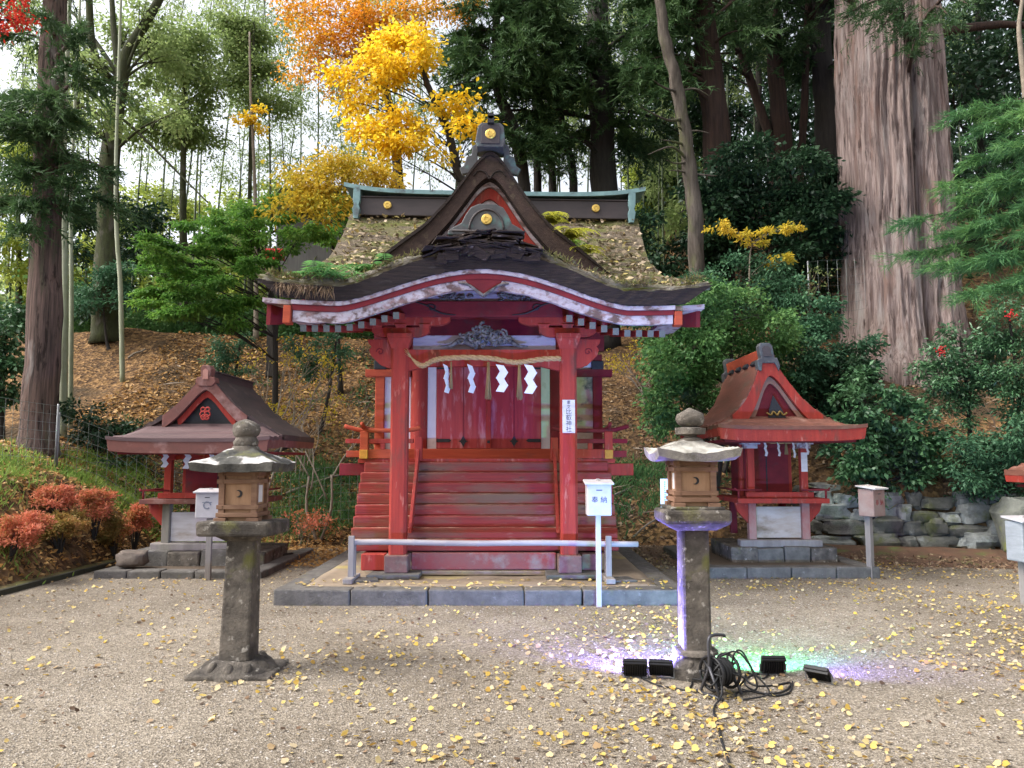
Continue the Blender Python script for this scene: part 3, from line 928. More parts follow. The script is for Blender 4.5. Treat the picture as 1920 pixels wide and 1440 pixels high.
# --- veranda
MB().b2(-1.76, 1.76, .98, 4.4, 1.37, 1.43).build('veranda_floor', RED, HALL, bevel=.006)
for s in (-1, 1):
    a, b = (-1.74, -1.12) if s < 0 else (1.12, 1.74)
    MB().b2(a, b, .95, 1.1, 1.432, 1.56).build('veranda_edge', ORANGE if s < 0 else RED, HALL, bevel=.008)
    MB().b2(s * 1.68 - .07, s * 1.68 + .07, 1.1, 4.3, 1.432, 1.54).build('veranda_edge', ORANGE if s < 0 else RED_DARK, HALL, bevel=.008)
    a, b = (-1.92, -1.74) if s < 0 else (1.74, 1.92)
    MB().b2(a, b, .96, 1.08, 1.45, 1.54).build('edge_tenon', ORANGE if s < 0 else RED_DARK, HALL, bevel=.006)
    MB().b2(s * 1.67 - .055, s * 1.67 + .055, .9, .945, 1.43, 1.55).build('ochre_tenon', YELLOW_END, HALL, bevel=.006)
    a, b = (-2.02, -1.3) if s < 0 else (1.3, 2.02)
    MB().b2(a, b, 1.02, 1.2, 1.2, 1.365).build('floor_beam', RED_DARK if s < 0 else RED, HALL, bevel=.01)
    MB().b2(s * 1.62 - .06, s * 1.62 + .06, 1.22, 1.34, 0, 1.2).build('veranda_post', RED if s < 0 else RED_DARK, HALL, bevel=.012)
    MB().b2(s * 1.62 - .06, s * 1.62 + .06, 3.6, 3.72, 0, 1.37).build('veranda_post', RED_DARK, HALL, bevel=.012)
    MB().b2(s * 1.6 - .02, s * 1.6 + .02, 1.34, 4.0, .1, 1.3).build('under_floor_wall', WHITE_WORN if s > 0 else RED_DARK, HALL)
    # railing
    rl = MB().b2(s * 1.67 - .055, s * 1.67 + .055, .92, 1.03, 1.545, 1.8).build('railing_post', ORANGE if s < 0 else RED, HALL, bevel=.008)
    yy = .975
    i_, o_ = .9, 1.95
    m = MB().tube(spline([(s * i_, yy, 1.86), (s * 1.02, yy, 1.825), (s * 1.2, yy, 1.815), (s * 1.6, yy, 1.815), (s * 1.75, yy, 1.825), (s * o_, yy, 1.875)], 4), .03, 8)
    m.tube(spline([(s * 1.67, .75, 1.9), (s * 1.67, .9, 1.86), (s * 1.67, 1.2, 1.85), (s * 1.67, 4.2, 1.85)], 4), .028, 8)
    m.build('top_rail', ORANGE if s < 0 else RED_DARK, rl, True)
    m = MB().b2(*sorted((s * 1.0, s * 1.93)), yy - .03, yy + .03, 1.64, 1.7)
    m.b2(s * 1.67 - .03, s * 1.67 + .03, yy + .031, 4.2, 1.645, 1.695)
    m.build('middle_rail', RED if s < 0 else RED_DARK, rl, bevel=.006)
    for q in (1.18, 1.42):
        MB().b2(s * q - .03, s * q + .03, yy - .028, yy + .028, 1.56, 1.64).build('rail_strut', RED, rl)
# --- steps
for k in range(8):
    zt = .425 + .137 * k
    y0 = .17 + .105 * k
    w = 1.69 - (.0 if k < 7 else .03)
    st = MB().b2(-w, w, y0, y0 + .34, zt - .145, zt)
    st.xf(lambda p: p + Vector((0, .004 * mnoise.noise(Vector((p.x, k, 0))), .006 * mnoise.noise(Vector((p.x * 2, k * 3, 5))))))
    st.build('step', STEP_RED, HALL, bevel=.022, seg=3)
MB().b2(-.9, .9, .1, .3, .06, .265).jitter(.004, 3).build('bottom_sill', mat('faded_sill', (.3, .035, .033), (.2, .1, .09), 1.4, (1, 1, 1), .85, .4, 25, [((.25, .2, .18), 3, .5, .66)]), HALL, bevel=.012)
MB().b2(-1.0, 1.0, .05, .4, 0, .055).jitter(.01, 5).build('sill_stone', EARTH, HALL, bevel=.008)
for s in (-1, 1):
    m = MB().prism([(.16, .5), (.2, .62), (1.0, 1.66), (1.05, 1.62), (1.05, 1.5), (.3, .52)], 'x', s * .93 - .02, s * .93 + .02)
    m.build('stair_rail', RED, HALL, bevel=.006)
    MB().b2(s * .93 - .05, s * .93 + .05, .93, 1.03, 1.4, 1.72).build('stair_post', RED, HALL, bevel=.008)

# name plaque on the post
PL = thing('name_plaque', 'narrow white name board with black characters nailed to a red front post', 'sign', (SX + 1.05, SY - .108, SZ + 1.95))
MB().b2(-.078, .078, -.012, 0, -.205, .205).build('board', WHITE_BOARD, PL, bevel=.003)
text_mesh('重', .05, 'lettering', INK, PL, (0, -.0125, .17), (PI / 2, 0, 0), .0008)
text_mesh('文', .05, 'lettering', INK, PL, (0, -.0125, .115), (PI / 2, 0, 0), .0008)
for i, ch in enumerate('比叡神社'):
    text_mesh(ch, .075, 'lettering', INK, PL, (0, -.0125, .055 - .073 * i), (PI / 2, 0, 0), .0008)

# sacred rope across the posts
RP = thing('sacred_rope', 'twisted straw rope with paper streamers and tassels slung under the beam of the large hall', 'rope', (SX, SY - .18, SZ + 2.6))
path = spline([(-.9, .02, .08), (-.82, 0, .0), (-.74, -.02, -.03), (-.63, 0, .03), (-.5, 0, .06), (-.2, 0, .075), (.1, 0, .06), (.35, 0, .015), (.5, 0, .02), (.75, 0, .055), (.95, 0, .06)], 8)
m = MB()
n = len(path)
rad = [min(.028, .008 + .0022 * i) for i in range(n)]
for k in range(3):
    m.tube([Vector(p) + Vector((0, math.cos(i * .75 + k * 2.094), math.sin(i * .75 + k * 2.094))) * rad[i] * .62 for i, p in enumerate(path)], [r * .68 for r in rad], 7)
m.build('rope_strands', ROPE, RP, True)
m = MB()
for i in range(9):
    a = Vector(path[2])
    m.tube([a, a + Vector((-.06 - .05 * rnd.random(), 0, .05 + .08 * rnd.random()))], [.006, .002], 4)
m.build('frayed_end', ROPE, RP, True)
for x, L, w in ((-.40, .34, .02), (.06, .47, .042), (.44, .48, .042)):
    m = MB()
    z0 = .02
    for i in range(34):
        a = rnd.uniform(0, 6.28)
        q = rnd.random() ** .5
        m.tube([(x + .3 * w * q * math.cos(a), .3 * w * q * math.sin(a), z0), (x + w * .5 * q * math.cos(a), w * .5 * q * math.sin(a), z0 - L * .45), (x + w * q * math.cos(a), w * q * math.sin(a), z0 - L * rnd.uniform(.9, 1))], .006, 4)
    m.build('tassel', STRAW, RP, True)


def zigzag(w, h, n=4):
    vs, fs = [], []
    x = 0
    for i in range(n):
        sg = 1 if i % 2 == 0 else -1
        z0, z1 = -h * i / n * 1.0, -h * (i + 1) / n - h * .05
        xa = 0 if i % 2 == 0 else w * .55
        xb = w * .55 if i % 2 == 0 else 0
        for y in (-.002, .002):
            vs += [(xa - w * .5, y - i * .006, z0), (xa + w * .5, y - i * .006, z0 - h * .05), (xb + w * .5, y - i * .006, z1 - h * .03), (xb - w * .5, y - i * .006, z1)]
        k = i * 8
        fs += [(k, k + 1, k + 2, k + 3), (k + 7, k + 6, k + 5, k + 4), (k, k + 4, k + 5, k + 1), (k + 1, k + 5, k + 6, k + 2), (k + 2, k + 6, k + 7, k + 3), (k + 3, k + 7, k + 4, k)]
    return MB().add(vs, fs)


for x, w, h, rz in ((-.47, .1, .33, 1.1), (-.17, .1, .33, .95), (.2, .1, .32, .05), (.55, .105, .34, -.05)):
    o = zigzag(w, h).build('paper_streamer', PAPER, RP)
    o.location = (x, -.03, -.015)
    o.rotation_euler = (0, 0, rz)

# --- stone platform
PF = thing('stone_platform', 'low stone edged platform with ochre earth top under the large hall', 'platform', (SX, 8.6, 0))
xs = [-2.27, -1.42, -.57, .48, 1.12, 2.25]
for a, b in zip(xs, xs[1:]):
    MB().b2(a + .006, b - .006, 0, .26, -.05, .168).jitter(.012, 3, a).build('kerb_stone', KERB_STONE, PF, bevel=.018)
for s in (-1, 1):
    for k in range(4):
        MB().b2(s * 2.13 - .13, s * 2.13 + .13, .27 + k * 1.3, 1.56 + k * 1.3, -.05, .166).jitter(.012, 3, k).build('kerb_stone', KERB_STONE, PF, bevel=.018)
m = MB().slab(lambda u, v: Vector((-2.0 + 4.0 * u, .262 + 5.2 * v, .166 + .012 * mnoise.noise(Vector((u * 9, v * 9, 2))))), lambda u, v: Vector((-2.0 + 4.0 * u, .262 + 5.2 * v, 0)), 40, 40)
m.build('earth_top', EARTH, PF, True)

# bamboo barrier
BR = thing('bamboo_barrier', 'grey bamboo pole on two short wooden stands before the hall steps', 'barrier', (SX, 9.2, SZ))
path = [(-1.57 + .38 * i, 0, .45 + .006 * math.sin(i * 1.3) - .002 * i) for i in range(10)]
m = MB()
q, rr = [], []
for i in range(9):
    a, b = Vector(path[i]), Vector(path[i + 1])
    for t in (0, .04, .5, .96):
        q.append(a.lerp(b, t))
        rr.append(.037 if t == 0 else .034)
m.tube(q, rr, 12)
m.build('pole', BAMBOO_POLE, BR, True)
for x in (-1.53, 1.48):
    st = MB().b2(x - .034, x + .034, -.078, -.036, .03, .53)
    st.b2(x - .034, x + .034, .04, .075, .03, .44)
    so = st.build('stand_post', WOOD_GREY, BR, bevel=.006)
    MB().b2(x - .055, x + .055, -.25, .25, 0, .06).build('stand_foot', WOOD_GREY, so, bevel=.008)
    MB().box((x + .12, .02, .012), (.36, .3, .03), (0, 0, .2)).jitter(.01, 5).build('stand_slab', KERB_STONE, so, bevel=.006)
# ------------------------------------------------------------------ small shrines (local: legs on y=0, front towards -y)
def small_shrine(name, label, loc, P):
    T = thing(name, label, 'small shrine', loc)
    we = P['eave_half']
    tab = P['section']
    apex = P['apex']
    hip = P['hip']
    ez = P['eave']
    sh = P.get('shift', 0)
    y0, y1 = -.12, P.get('depth', 1.75)

    def sec(x):
        a = abs(x)
        return apex - (interp(tab, max(0, a - .04)) + interp(tab, a) + interp(tab, a + .04)) / 3

    def ln(p):
        return Vector((p.x + sh * (p.z - hip) / max(.1, apex - hip) if p.z > hip else p.x, p.y, p.z))
    # boards overlap in courses
    def course(a):
        t = a / we * 7
        return .034 * (1 - (t - math.floor(t)))
    m = MB().slab(lambda u, v: Vector(((2 * u - 1) * we, y0 + (y1 - y0) * v, sec((2 * u - 1) * we) + course(abs(2 * u - 1) * we) + .006 * mnoise.noise(Vector((u * 9, v * 5, 0))))),
                  lambda u, v: Vector(((2 * u - 1) * we, y0 + (y1 - y0) * v, sec((2 * u - 1) * we) - .05)), 112, 6)
    roof = m.xf(ln).build('roof', P['roof_mat'], T, 25)
    # canopy over the front
    def hz(x, v):
        top = min(sec(x), hip)
        e = ez + .035 * (abs(x) / we) ** 4
        c = .022 * (1 - (v * 3 - math.floor(v * 3)))
        return e + (top - e) * (v ** 1.25) + c
    m = MB().slab(lambda u, v: Vector(((2 * u - 1) * we, -.72 + (.72 + y0 + .06) * v, hz((2 * u - 1) * we, v))),
                  lambda u, v: Vector(((2 * u - 1) * we, -.72 + (.72 + y0 + .06) * v, hz((2 * u - 1) * we, v) - .05)), 40, 24)
    m.build('canopy', P['canopy_mat'], T, 25)
    m = MB().slab(lambda u, v: Vector(((2 * u - 1) * (we - .01), -.71 + .06 * v, ez + .035 * (abs(2 * u - 1)) ** 4 - .02)),
                  lambda u, v: Vector(((2 * u - 1) * (we - .04), -.70 + .05 * v, ez + .035 * (abs(2 * u - 1)) ** 4 - .19)), 30, 1)
    m.build('eave_fascia', P['fascia_mat'], T, bevel=.006)
    for s in (-1, 1):
        m = MB().slab(lambda u, v: Vector((s * (we - .06 * u), -.68 + (y1 + .68) * v, (ez + .035 if v < .25 else sec(we)) - .02)),
                      lambda u, v: Vector((s * (we - .06 * u - .02), -.68 + (y1 + .68) * v, (ez + .035 if v < .25 else sec(we)) - .15)), 1, 8)
        m.build('side_fascia', P['fascia_mat'], T)
    # ceiling
    MB().b2(-we + .12, we - .12, -.6, y1 - .1, ez - .2, ez - .16).build('ceiling', RED_DARK, T)
    # gable boards
    gw = P['gable_half']
    m = MB().slab(lambda u, v: Vector(((2 * u - 1) * gw, y0 - .03 + .07 * v, sec((2 * u - 1) * gw) - .004)), lambda u, v: Vector(((2 * u - 1) * gw, y0 - .03 + .07 * v, max(hip - .03, sec((2 * u - 1) * gw) - P['board']))), 50, 1)
    gb = m.xf(ln).build('barge_boards', P['barge_mat'], T, 30)
    m = MB().slab(lambda u, v: Vector(((2 * u - 1) * gw * .7, y0 + .05 + .03 * v, max(hip - .02, sec((2 * u - 1) * gw * .7) - P['board'] - .01))), lambda u, v: Vector(((2 * u - 1) * gw * .66, y0 + .05 + .03 * v, max(hip - .03, sec((2 * u - 1) * gw * .7) - P['board'] - .11))), 40, 1)
    m.xf(ln).build('inner_boards', P['inner_mat'], gb, 30)
    pts = [(x / 10 * gw * .8, max(hip - .04, sec(x / 10 * gw * .8) - .12)) for x in range(-10, 11)] + [(gw * .8, hip - .08), (-gw * .8, hip - .08)]
    MB().prism(pts, 'y', y0 + .12, y0 + .16).xf(ln).build('gable_wall', RED_DARK if P['inner_mat'] is not RED else BLACKISH, gb)
    P['crest'](T, gb, hip, apex, y0, ln)
    # ridge
    if P['ridge'] == 'red':
        m = MB().b2(-.085, .085, y0 + .1, y1, apex - .06, apex + .11)
        rg = m.xf(ln).build('ridge', ORANGE, T, bevel=.008)
        m = MB()
        for k in range(4):
            m.box((-.1, y0 + .3 + k * .4, apex - .07), (.07, .2, .05), (0, -.9, 0))
        m.xf(ln).build('ridge_support', BLACKISH, rg)
        for yy in (y0 - .06, y1 - .1):
            o = [(-.1, apex - .02), (-.1, apex + .15), (-.07, apex + .2), (.07, apex + .2), (.1, apex + .15), (.1, apex - .02), (.14, apex - .02), (.16, apex - .14), (.13, apex - .22), (.09, apex - .1), (-.09, apex - .1), (-.13, apex - .22), (-.17, apex - .2), (-.16, apex - .06)]
            e = MB().prism(o[::-1], 'y', yy, yy + .15).xf(ln).build('ridge_ornament', ORN, rg, bevel=.01)
            MB().prism([(-.06, apex), (-.06, apex + .12), (-.03, apex + .15), (.03, apex + .15), (.06, apex + .12), (.06, apex)][::-1], 'y', yy - .012, yy).xf(ln).build('ornament_face', RIDGE_DARK, e)
    else:
        m = MB().b2(-.075, .075, y0 + .1, y1, apex - .06, apex + .06)
        m.b2(-.1, .1, y0 + .15, y1, apex + .06, apex + .085)
        rg = m.xf(ln).build('ridge', BROWN_ROOF, T, bevel=.006)
        o = [(-.07, apex - .02), (-.08, apex + .1), (-.05, apex + .15), (.05, apex + .15), (.08, apex + .1), (.07, apex - .02), (.13, apex - .03), (.15, apex - .1), (.1, apex - .16), (-.1, apex - .16), (-.15, apex - .1), (-.13, apex - .03)]
        e = MB().prism(o[::-1], 'y', y0 - .05, y0 + .12).xf(ln).build('ridge_ornament', RUST_BOARD, rg, bevel=.01)
        MB().prism([(-.04, apex - .06), (-.04, apex + .07), (.0, apex + .1), (.04, apex + .07), (.04, apex - .06)][::-1], 'y', y0 - .06, y0 - .05).xf(ln).build('ornament_face', mat('pale_rust', (.42, .22, .18), (.3, .13, .1), 6), e)
    # posts, body, legs
    px = P['post']
    base = P['base']
    fl = P['floor']
    for s in (-1, 1):
        MB().b2(s * px - .05, s * px + .05, -.05, .05, fl + .03, ez - .15).build('front_post', RED, T, bevel=.008)
        MB().b2(s * px - .055, s * px + .055, -.055, .055, base, fl - .07).build('leg', P['leg_mat'], T, bevel=.008)
        MB().b2(s * px - .05, s * px + .05, .9, 1.0, base, fl).build('leg', RED_DARK, T, bevel=.008)
        br = [(s * (px + .056), base + .23), (s * (px + .056), fl - .07), (s * (P['balc'] - .02), fl - .07), (s * (P['balc'] - .06), fl - .2)]
        MB().prism(br if s < 0 else br[::-1], 'y', -.03, .03).build('side_bracket', RED, T, bevel=.004)
        MB().b2(s * (px - .03) - .04, s * (px - .03) + .04, .5, .6, fl, ez - .1).build('body_post', RED, T, bevel=.006)
        MB().b2(*sorted((s * (px * .45), s * (px - .07))), .5, .53, fl + .1, ez - .25).build('white_panel', WHITE, T)
        wz = MB().b2(s * px - .14, s * px + .14, -.07, .07, ez - .22, ez - .13)
        wz.b2(s * px - .1, s * px + .1, -.06, .06, ez - .28, ez - .22)
        wz.build('bracket_capital', WHITE_WORN if P['ridge'] == 'red' else RED, T, bevel=.006)
        m = MB()
        m.tube([(s * (px - .1), -.2, fl + .12), (s * P['balc'], -.2, fl + .12), (s * (P['balc'] + .03), -.2, fl + .15)], .014, 6)
        m.tube([(s * P['balc'], -.24, fl + .12), (s * P['balc'], .8, fl + .12)], .014, 6)
        m.tube([(s * P['balc'] - s * .03, -.2, fl), (s * P['balc'] - s * .03, -.2, fl + .12)], .016, 6)
        m.build('railing', RED_DARK, T, True)
    if P.get('tag'):
        MB().b2(px - .045, px + .045, -.056, -.051, ez - .62, ez - .34).build('paper_tag', WHITE_BOARD, T)
    MB().b2(-P['balc'], P['balc'], -.26, .95, fl - .07, fl).build('balcony', P['balc_mat'], T, bevel=.008)
    MB().b2(-px - .1, px + .1, -.12, -.04, fl + .005, fl + .085).build('front_rail', RED, T, bevel=.006)
    MB().b2(-px + .05, px - .05, .46, .5, fl, ez - .2).build('door', P['door_mat'], T, bevel=.004)
    MB().b2(-.008, .008, .45, .458, fl + .08, ez - .25).build('door_gap', BLACKISH, T)
    MB().b2(-px, px, .55, 1.0, fl, ez - .16).build('body', RED_DARK, T)
    MB().b2(-px + .05, px - .05, -.04, .04, ez - .27, ez - .17).build('tie_beam', P['tie_mat'], T, bevel=.006)
    MB().b2(-px + .06, px - .06, .0, .04, base + .02, fl - P.get('gap', .12)).build('base_panel', P['panel_mat'], T, bevel=.004)
    MB().b2(-px - .2, px + .22, -.09, .09, base - .11, base).jitter(.012, 4).build('sill_log', WOOD_GREY, T, bevel=.02)
    n = P['stones']
    w = (2 * px + .75) / n
    for k in range(n):
        x = -px - .36 + w * (k + .5)
        MB().box((x, .42, (base - .11) / 2 + .01), (w - .012, 1.2, base - .11 + .02 - .04 * (k % 2))).jitter(.03, 4, k).build('base_stone', P['stone_mats'][k % len(P['stone_mats'])], T, bevel=.02)
    return T


def crest_left(T, gb, hip, apex, y0, ln):
    m = MB()
    z = hip + .16
    for s in (-1, 1):
        for r, cx, cz in ((.042, .032, 0), (.03, .034, .07), (.034, .023, -.045)):
            m.tube([(s * cx + r * math.cos(t), y0 - .01, z + cz + r * math.sin(t)) for t in [k * .63 for k in range(11)]], .012, 6)
    m.xf(ln).build('crest_carving', mat('bright_red', (.42, .05, .04), (.3, .04, .03), 8), gb, True)


def crest_right(T, gb, hip, apex, y0, ln):
    m = MB().prism([(-.13, hip), (-.09, hip + .13), (0, hip + .33), (.09, hip + .13), (.13, hip)][::-1], 'y', y0 + .02, y0 + .04)
    c = m.xf(ln).build('crest_board', BLACKISH, gb)
    m = MB()
    for s in (-1, 1):
        m.tube(spline([(0, y0, hip + .03), (s * .05, y0, hip + .09), (s * .09, y0, hip + .04), (s * .15, y0, hip + .07)], 4), .013, 6)
    m.xf(ln).build('crest_carving', mat('old_gilt', (.3, .2, .05), (.18, .12, .04), 9, rough=.5), c, True)


SHL = small_shrine('small_shrine', 'small red shrine with dark brown board roof and rusty brown eave beside the wire fence', (-4.5, 11.4, 0), dict(
    eave_half=1.14, apex=2.82, hip=2.09, eave=1.86, section=[(0, 0), (.1, .07), (.3, .3), (.42, .43), (.6, .58), (.8, .70), (1.0, .82), (1.14, .91)], gable_half=.62, board=.2,
    roof_mat=BROWN_ROOF, canopy_mat=DUSK_ROOF, fascia_mat=RUST_BOARD, barge_mat=RUST_BOARD, inner_mat=RED, crest=crest_left, ridge='brown', post=.55, base=.38, floor=1.02, balc=.85,
    leg_mat=WOOD_GREY, balc_mat=RUST_BOARD, door_mat=RED_DARK, tie_mat=RED, panel_mat=WHITE_BOARD, stones=4, stone_mats=[KERB_STONE, LANT_STONE], gap=.2, depth=1.7))
SHR = small_shrine('small_shrine', 'small red shrine with red ridge board and grey ridge ornaments before the dry stone wall', (3.9, 11.4, 0), dict(
    eave_half=1.04, apex=3.1, hip=2.2, eave=2.03, section=[(0, 0), (.08, .06), (.16, .2), (.28, .43), (.42, .64), (.58, .8), (.75, .92), (.9, 1.0), (1.04, 1.05)], gable_half=.66, board=.27,
    roof_mat=RED_ROOF, canopy_mat=RED_ROOF, fascia_mat=RED, barge_mat=RED, inner_mat=mat('stained_red_grey', (.3, .12, .09), (.2, .16, .12), 4, bump=.2), crest=crest_right, ridge='red', shift=-.14, post=.39, base=.43, floor=1.03, balc=.66,
    leg_mat=mat('half_bare_leg', (.33, .07, .06), (.36, .3, .26), 2, (1, 1, .8), bump=.2), balc_mat=RED, door_mat=RED_DARK, tie_mat=RED_DARK, panel_mat=mat('peeling_board', (.55, .5, .46), (.33, .23, .15), 3, (.4, 1, 1.5), bump=.3, patches=[((.2, .15, .1), 3, .55, .7)]), stones=4, stone_mats=[LANT_STONE, STONE, STONE], gap=.13, tag=True))
SH3 = small_shrine('small_shrine', 'low red shrine with plain red eave in front of the mossy boulder wall', (8.42, 9.95, -.28), dict(
    eave_half=.98, apex=2.3, hip=1.82, eave=1.66, section=[(0, 0), (.1, .06), (.3, .24), (.5, .42), (.7, .52), (.98, .62)], gable_half=.5, board=.15,
    roof_mat=RED_ROOF, canopy_mat=RED_ROOF, fascia_mat=RED, barge_mat=RED, inner_mat=RED, crest=crest_left, ridge='brown', post=.4, base=.5, floor=.95, balc=.6,
    leg_mat=WOOD_GREY, balc_mat=RED, door_mat=RED_DARK, tie_mat=RED, panel_mat=WHITE_BOARD, stones=3, stone_mats=[STONE], gap=.2))


def shrine_rope(label, loc, w, streamers, tassel):
    T = thing('sacred_rope', label, 'rope', loc)
    pth = spline([(-w, 0, .03), (-w * .5, -.01, -.02), (0, -.01, -.03), (w * .5, -.01, -.02), (w + .05, 0, .04)], 6)
    m = MB()
    for k in range(2):
        m.tube([p + Vector((0, math.cos(i * .9 + k * PI), math.sin(i * .9 + k * PI))) * .007 for i, p in enumerate(pth)], .009, 5)
    m.build('rope_strands', ROPE, T, True)
    for x, ww, h, rz in streamers:
        o = zigzag(ww, h, 4).build('paper_streamer', PAPER, T)
        o.location = (x, -.02, -.01)
        o.rotation_euler = (0, 0, rz)
    for x in tassel:
        m = MB()
        for i in range(14):
            a = i * .45
            m.tube([(x + .006 * math.cos(a), .006 * math.sin(a), 0), (x + .025 * math.cos(a), .025 * math.sin(a), -.2)], .004, 4)
        m.build('tassel', STRAW, T, True)


shrine_rope('thin straw rope with white paper streamers across the front of the brown roofed small shrine', (-4.52, 11.2, 1.7), .62, [(-.52, .07, .2, .3), (-.2, .08, .22, .2), (.15, .07, .2, .4), (.45, .07, .2, .2)], ())
shrine_rope('thin straw rope with four paper streamers across the small shrine with grey ridge ornaments', (3.9, 11.2, 1.86), .42, [(-.24, .05, .2, .6), (-.05, .05, .2, .7), (.17, .05, .22, .7), (.36, .05, .18, .6)], (.08,))


def pads(name, label, x0, x1, y0, y1, n, h, parent_mat):
    T = thing(name, label, 'stone base', ((x0 + x1) / 2, y0, 0))
    cx = (x0 + x1) / 2
    for k in range(n):
        a = x0 + (x1 - x0) * k / n - cx
        b = x0 + (x1 - x0) * (k + 1) / n - cx
        MB().b2(a + .006, b - .006, 0, .24, -.05, h).jitter(.012, 3, k + x0).build('kerb_stone', parent_mat, T, bevel=.02)
    for s, xx in ((-1, x0 - cx), (1, x1 - cx - .22)):
        MB().b2(xx, xx + .22, .25, y1 - y0, -.05, h - .01).jitter(.012, 3, s).build('kerb_stone', parent_mat, T, bevel=.02)
    MB().b2(x0 - cx + .2, x1 - cx - .2, .24, y1 - y0, -.02, h - .03).jitter(.01, 3).build('earth_top', mat('damp_earth', (.13, .095, .065), (.075, .055, .04), 3, bump=.6, bscale=30), T)
    return T


pads('stone_terrace', 'low grey kerb stone base under the brown roofed small shrine', -5.62, -3.35, 10.5, 13.2, 5, .1, KERB_STONE)
pads('stone_terrace', 'low dark kerb stone base under the small shrine with grey ridge ornaments', 2.55, 4.95, 10.5, 13.2, 4, .15, KERB_STONE)


# ------------------------------------------------------------------ stone lanterns
def hat(hw, z0, th, rise, up, mt, seed, T, name='roof'):
    """square lantern roof with turned up corners"""
    def top(u, v):
        a, b = 2 * u - 1, 2 * v - 1
        r = max(abs(a), abs(b))
        q = (abs(a) * abs(b))
        zz = z0 + th + rise * (1 - r ** 1.12) + up * q ** 2.2
        k = 1 + .06 * q
        return Vector((a * hw * k, b * hw * k, zz + .012 * mnoise.noise(Vector((a * 4, b * 4, seed)))))

    def bot(u, v):
        a, b = 2 * u - 1, 2 * v - 1
        q = (abs(a) * abs(b))
        k = .96 + .06 * q
        return Vector((a * hw * k, b * hw * k, z0 + up * q ** 2.2))
    return MB().slab(top, bot, 24, 24).jitter(.012, 6, seed).build(name, mt, T, 50)


def lotus(T, r, h, mt, z=0, n=8):
    m = MB().lathe([(r * 1.05, z - .04), (r * 1.05, z + h * .2), (r * .98, z + h * .35), (r * .8, z + h * .7), (r * .62, z + h), (.0, z + h)], 48, fn=lambda a, zz: 1 + .05 * abs(math.sin(a * n / 2)))
    for k in range(n):
        a = 2 * PI * (k + .5) / n
        d = Vector((math.cos(a), math.sin(a), 0))
        s = Vector((-d.y, d.x, 0))
        m.tube(spline([d * r * .6 + Vector((0, 0, z + h * .82)), d * r * .78 + Vector((0, 0, z + h * .6)), d * r * .95 + Vector((0, 0, z + h * .2))], 4), [r * q for q in (.03, .07, .11, .14, .15, .145, .13, .1, .06)], 8)
    return m.jitter(.016, 9).build('lotus_base', mt, T, 60)


def firebox(T, hw, z0, h, depth_mat=WOOD, side=1):
    """wooden light chamber with framed panels and a crescent opening"""
    t = .022
    fr = None
    for a in (-1, 1):
        for b in (-1, 1):
            o = MB().b2(a * hw - t, a * hw + t, b * hw - t, b * hw + t, z0, z0 + h).build('corner_post', WOOD, T, bevel=.003)
            fr = fr or o
    for zz, pr in ((z0 + .05, .03), (z0 + h * .28, .022), (z0 + h * .78, .022), (z0 + h - .03, .012)):
        m = MB()
        m.b2(-hw - .035, hw + .035, -hw - pr - .003, -hw + .012, zz - .016, zz + .016)
        m.b2(-hw - .035, hw + .035, hw - .012, hw + pr + .003, zz - .016, zz + .016)
        m.b2(-hw - pr, -hw + .012, -hw - .03, hw + .03, zz - .0155, zz + .0155)
        m.b2(hw - .012, hw + pr, -hw - .03, hw + .03, zz - .0155, zz + .0155)
        m.build('box_rail', WOOD, fr, bevel=.002)
    MB().b2(-hw + .003, hw - .003, -hw + .003, hw - .003, z0 + .002, z0 + h - .002).build('box_panel', mat('lantern_panel', (.4, .24, .14), (.28, .16, .09), 4, (6, 6, 1), .7, .1, 20), T)
    a = []
    r = .028
    for k in range(13):
        q = -PI * .62 + k * PI * 1.24 / 12
        a.append((r * math.cos(q), r * math.sin(q)))
    for k in range(13):
        q = PI * .55 - k * PI * 1.1 / 12
        a.append((r * .85 * math.cos(q) - .012, r * .78 * math.sin(q)))
    zc = z0 + h * .54
    MB().prism([(x, z + zc) for x, z in a][::-1], 'y', -hw - .0035, -hw + .002).build('crescent_opening', BLACKISH, T)
    s = side
    MB().b2(*sorted((s * (hw + .0035), s * (hw - .002))), -.05, .045, z0 + h * .36, z0 + h * .7).build('paper_window', PAPER, T)
    for a in (-1, 1):
        for b in (-1, 1):
            MB().b2(a * hw - .045, a * hw + .045, b * hw - .045, b * hw + .045, z0 - .004, z0 + .028).build('corner_foot', WOOD, fr, bevel=.003)


LL = thing('stone_lantern', 'tall stone lantern with white lichen patches on its dark roof and a round mossy knob', 'lantern', (-2.07, 6.0, 0))
m = MB().box((0, 0, .06), (.52, .5, .14), None, (.62, .62)).jitter(.03, 5, 2)
bs = lotus(LL, .27, .105, LANT_STONE, 0, 10)
MB().box((.0, 0, .01), (.6, .54, .05)).jitter(.03, 4, 3).build('ground_slab', LANT_STONE, bs, bevel=.015)
MB().box((0, 0, .56), (.235, .235, .94), None, (.86, .86), (.01, 0)).jitter(.012, 5, 1).build('pillar', LANT_STONE, LL, bevel=.018)
MB().box((0.01, 0, 1.005), (.36, .36, .05), (PI, 0, 0), (.6, .6)).build('platform_taper', LANT_STONE, LL, bevel=.01)
MB().box((0.01, 0, 1.075), (.55, .53, .105)).jitter(.014, 4, 4).build('platform', LANT_STONE, LL, bevel=.02)
firebox(LL, .123, 1.128, .385, side=1)
rf = hat(.295, 1.5, .06, .15, .012, LICHEN, 2, LL)
MB().lathe([(.11, 1.66), (.1, 1.69), (.075, 1.71), (.0, 1.71)], 16).build('knob_seat', LANT_STONE, rf, 50)
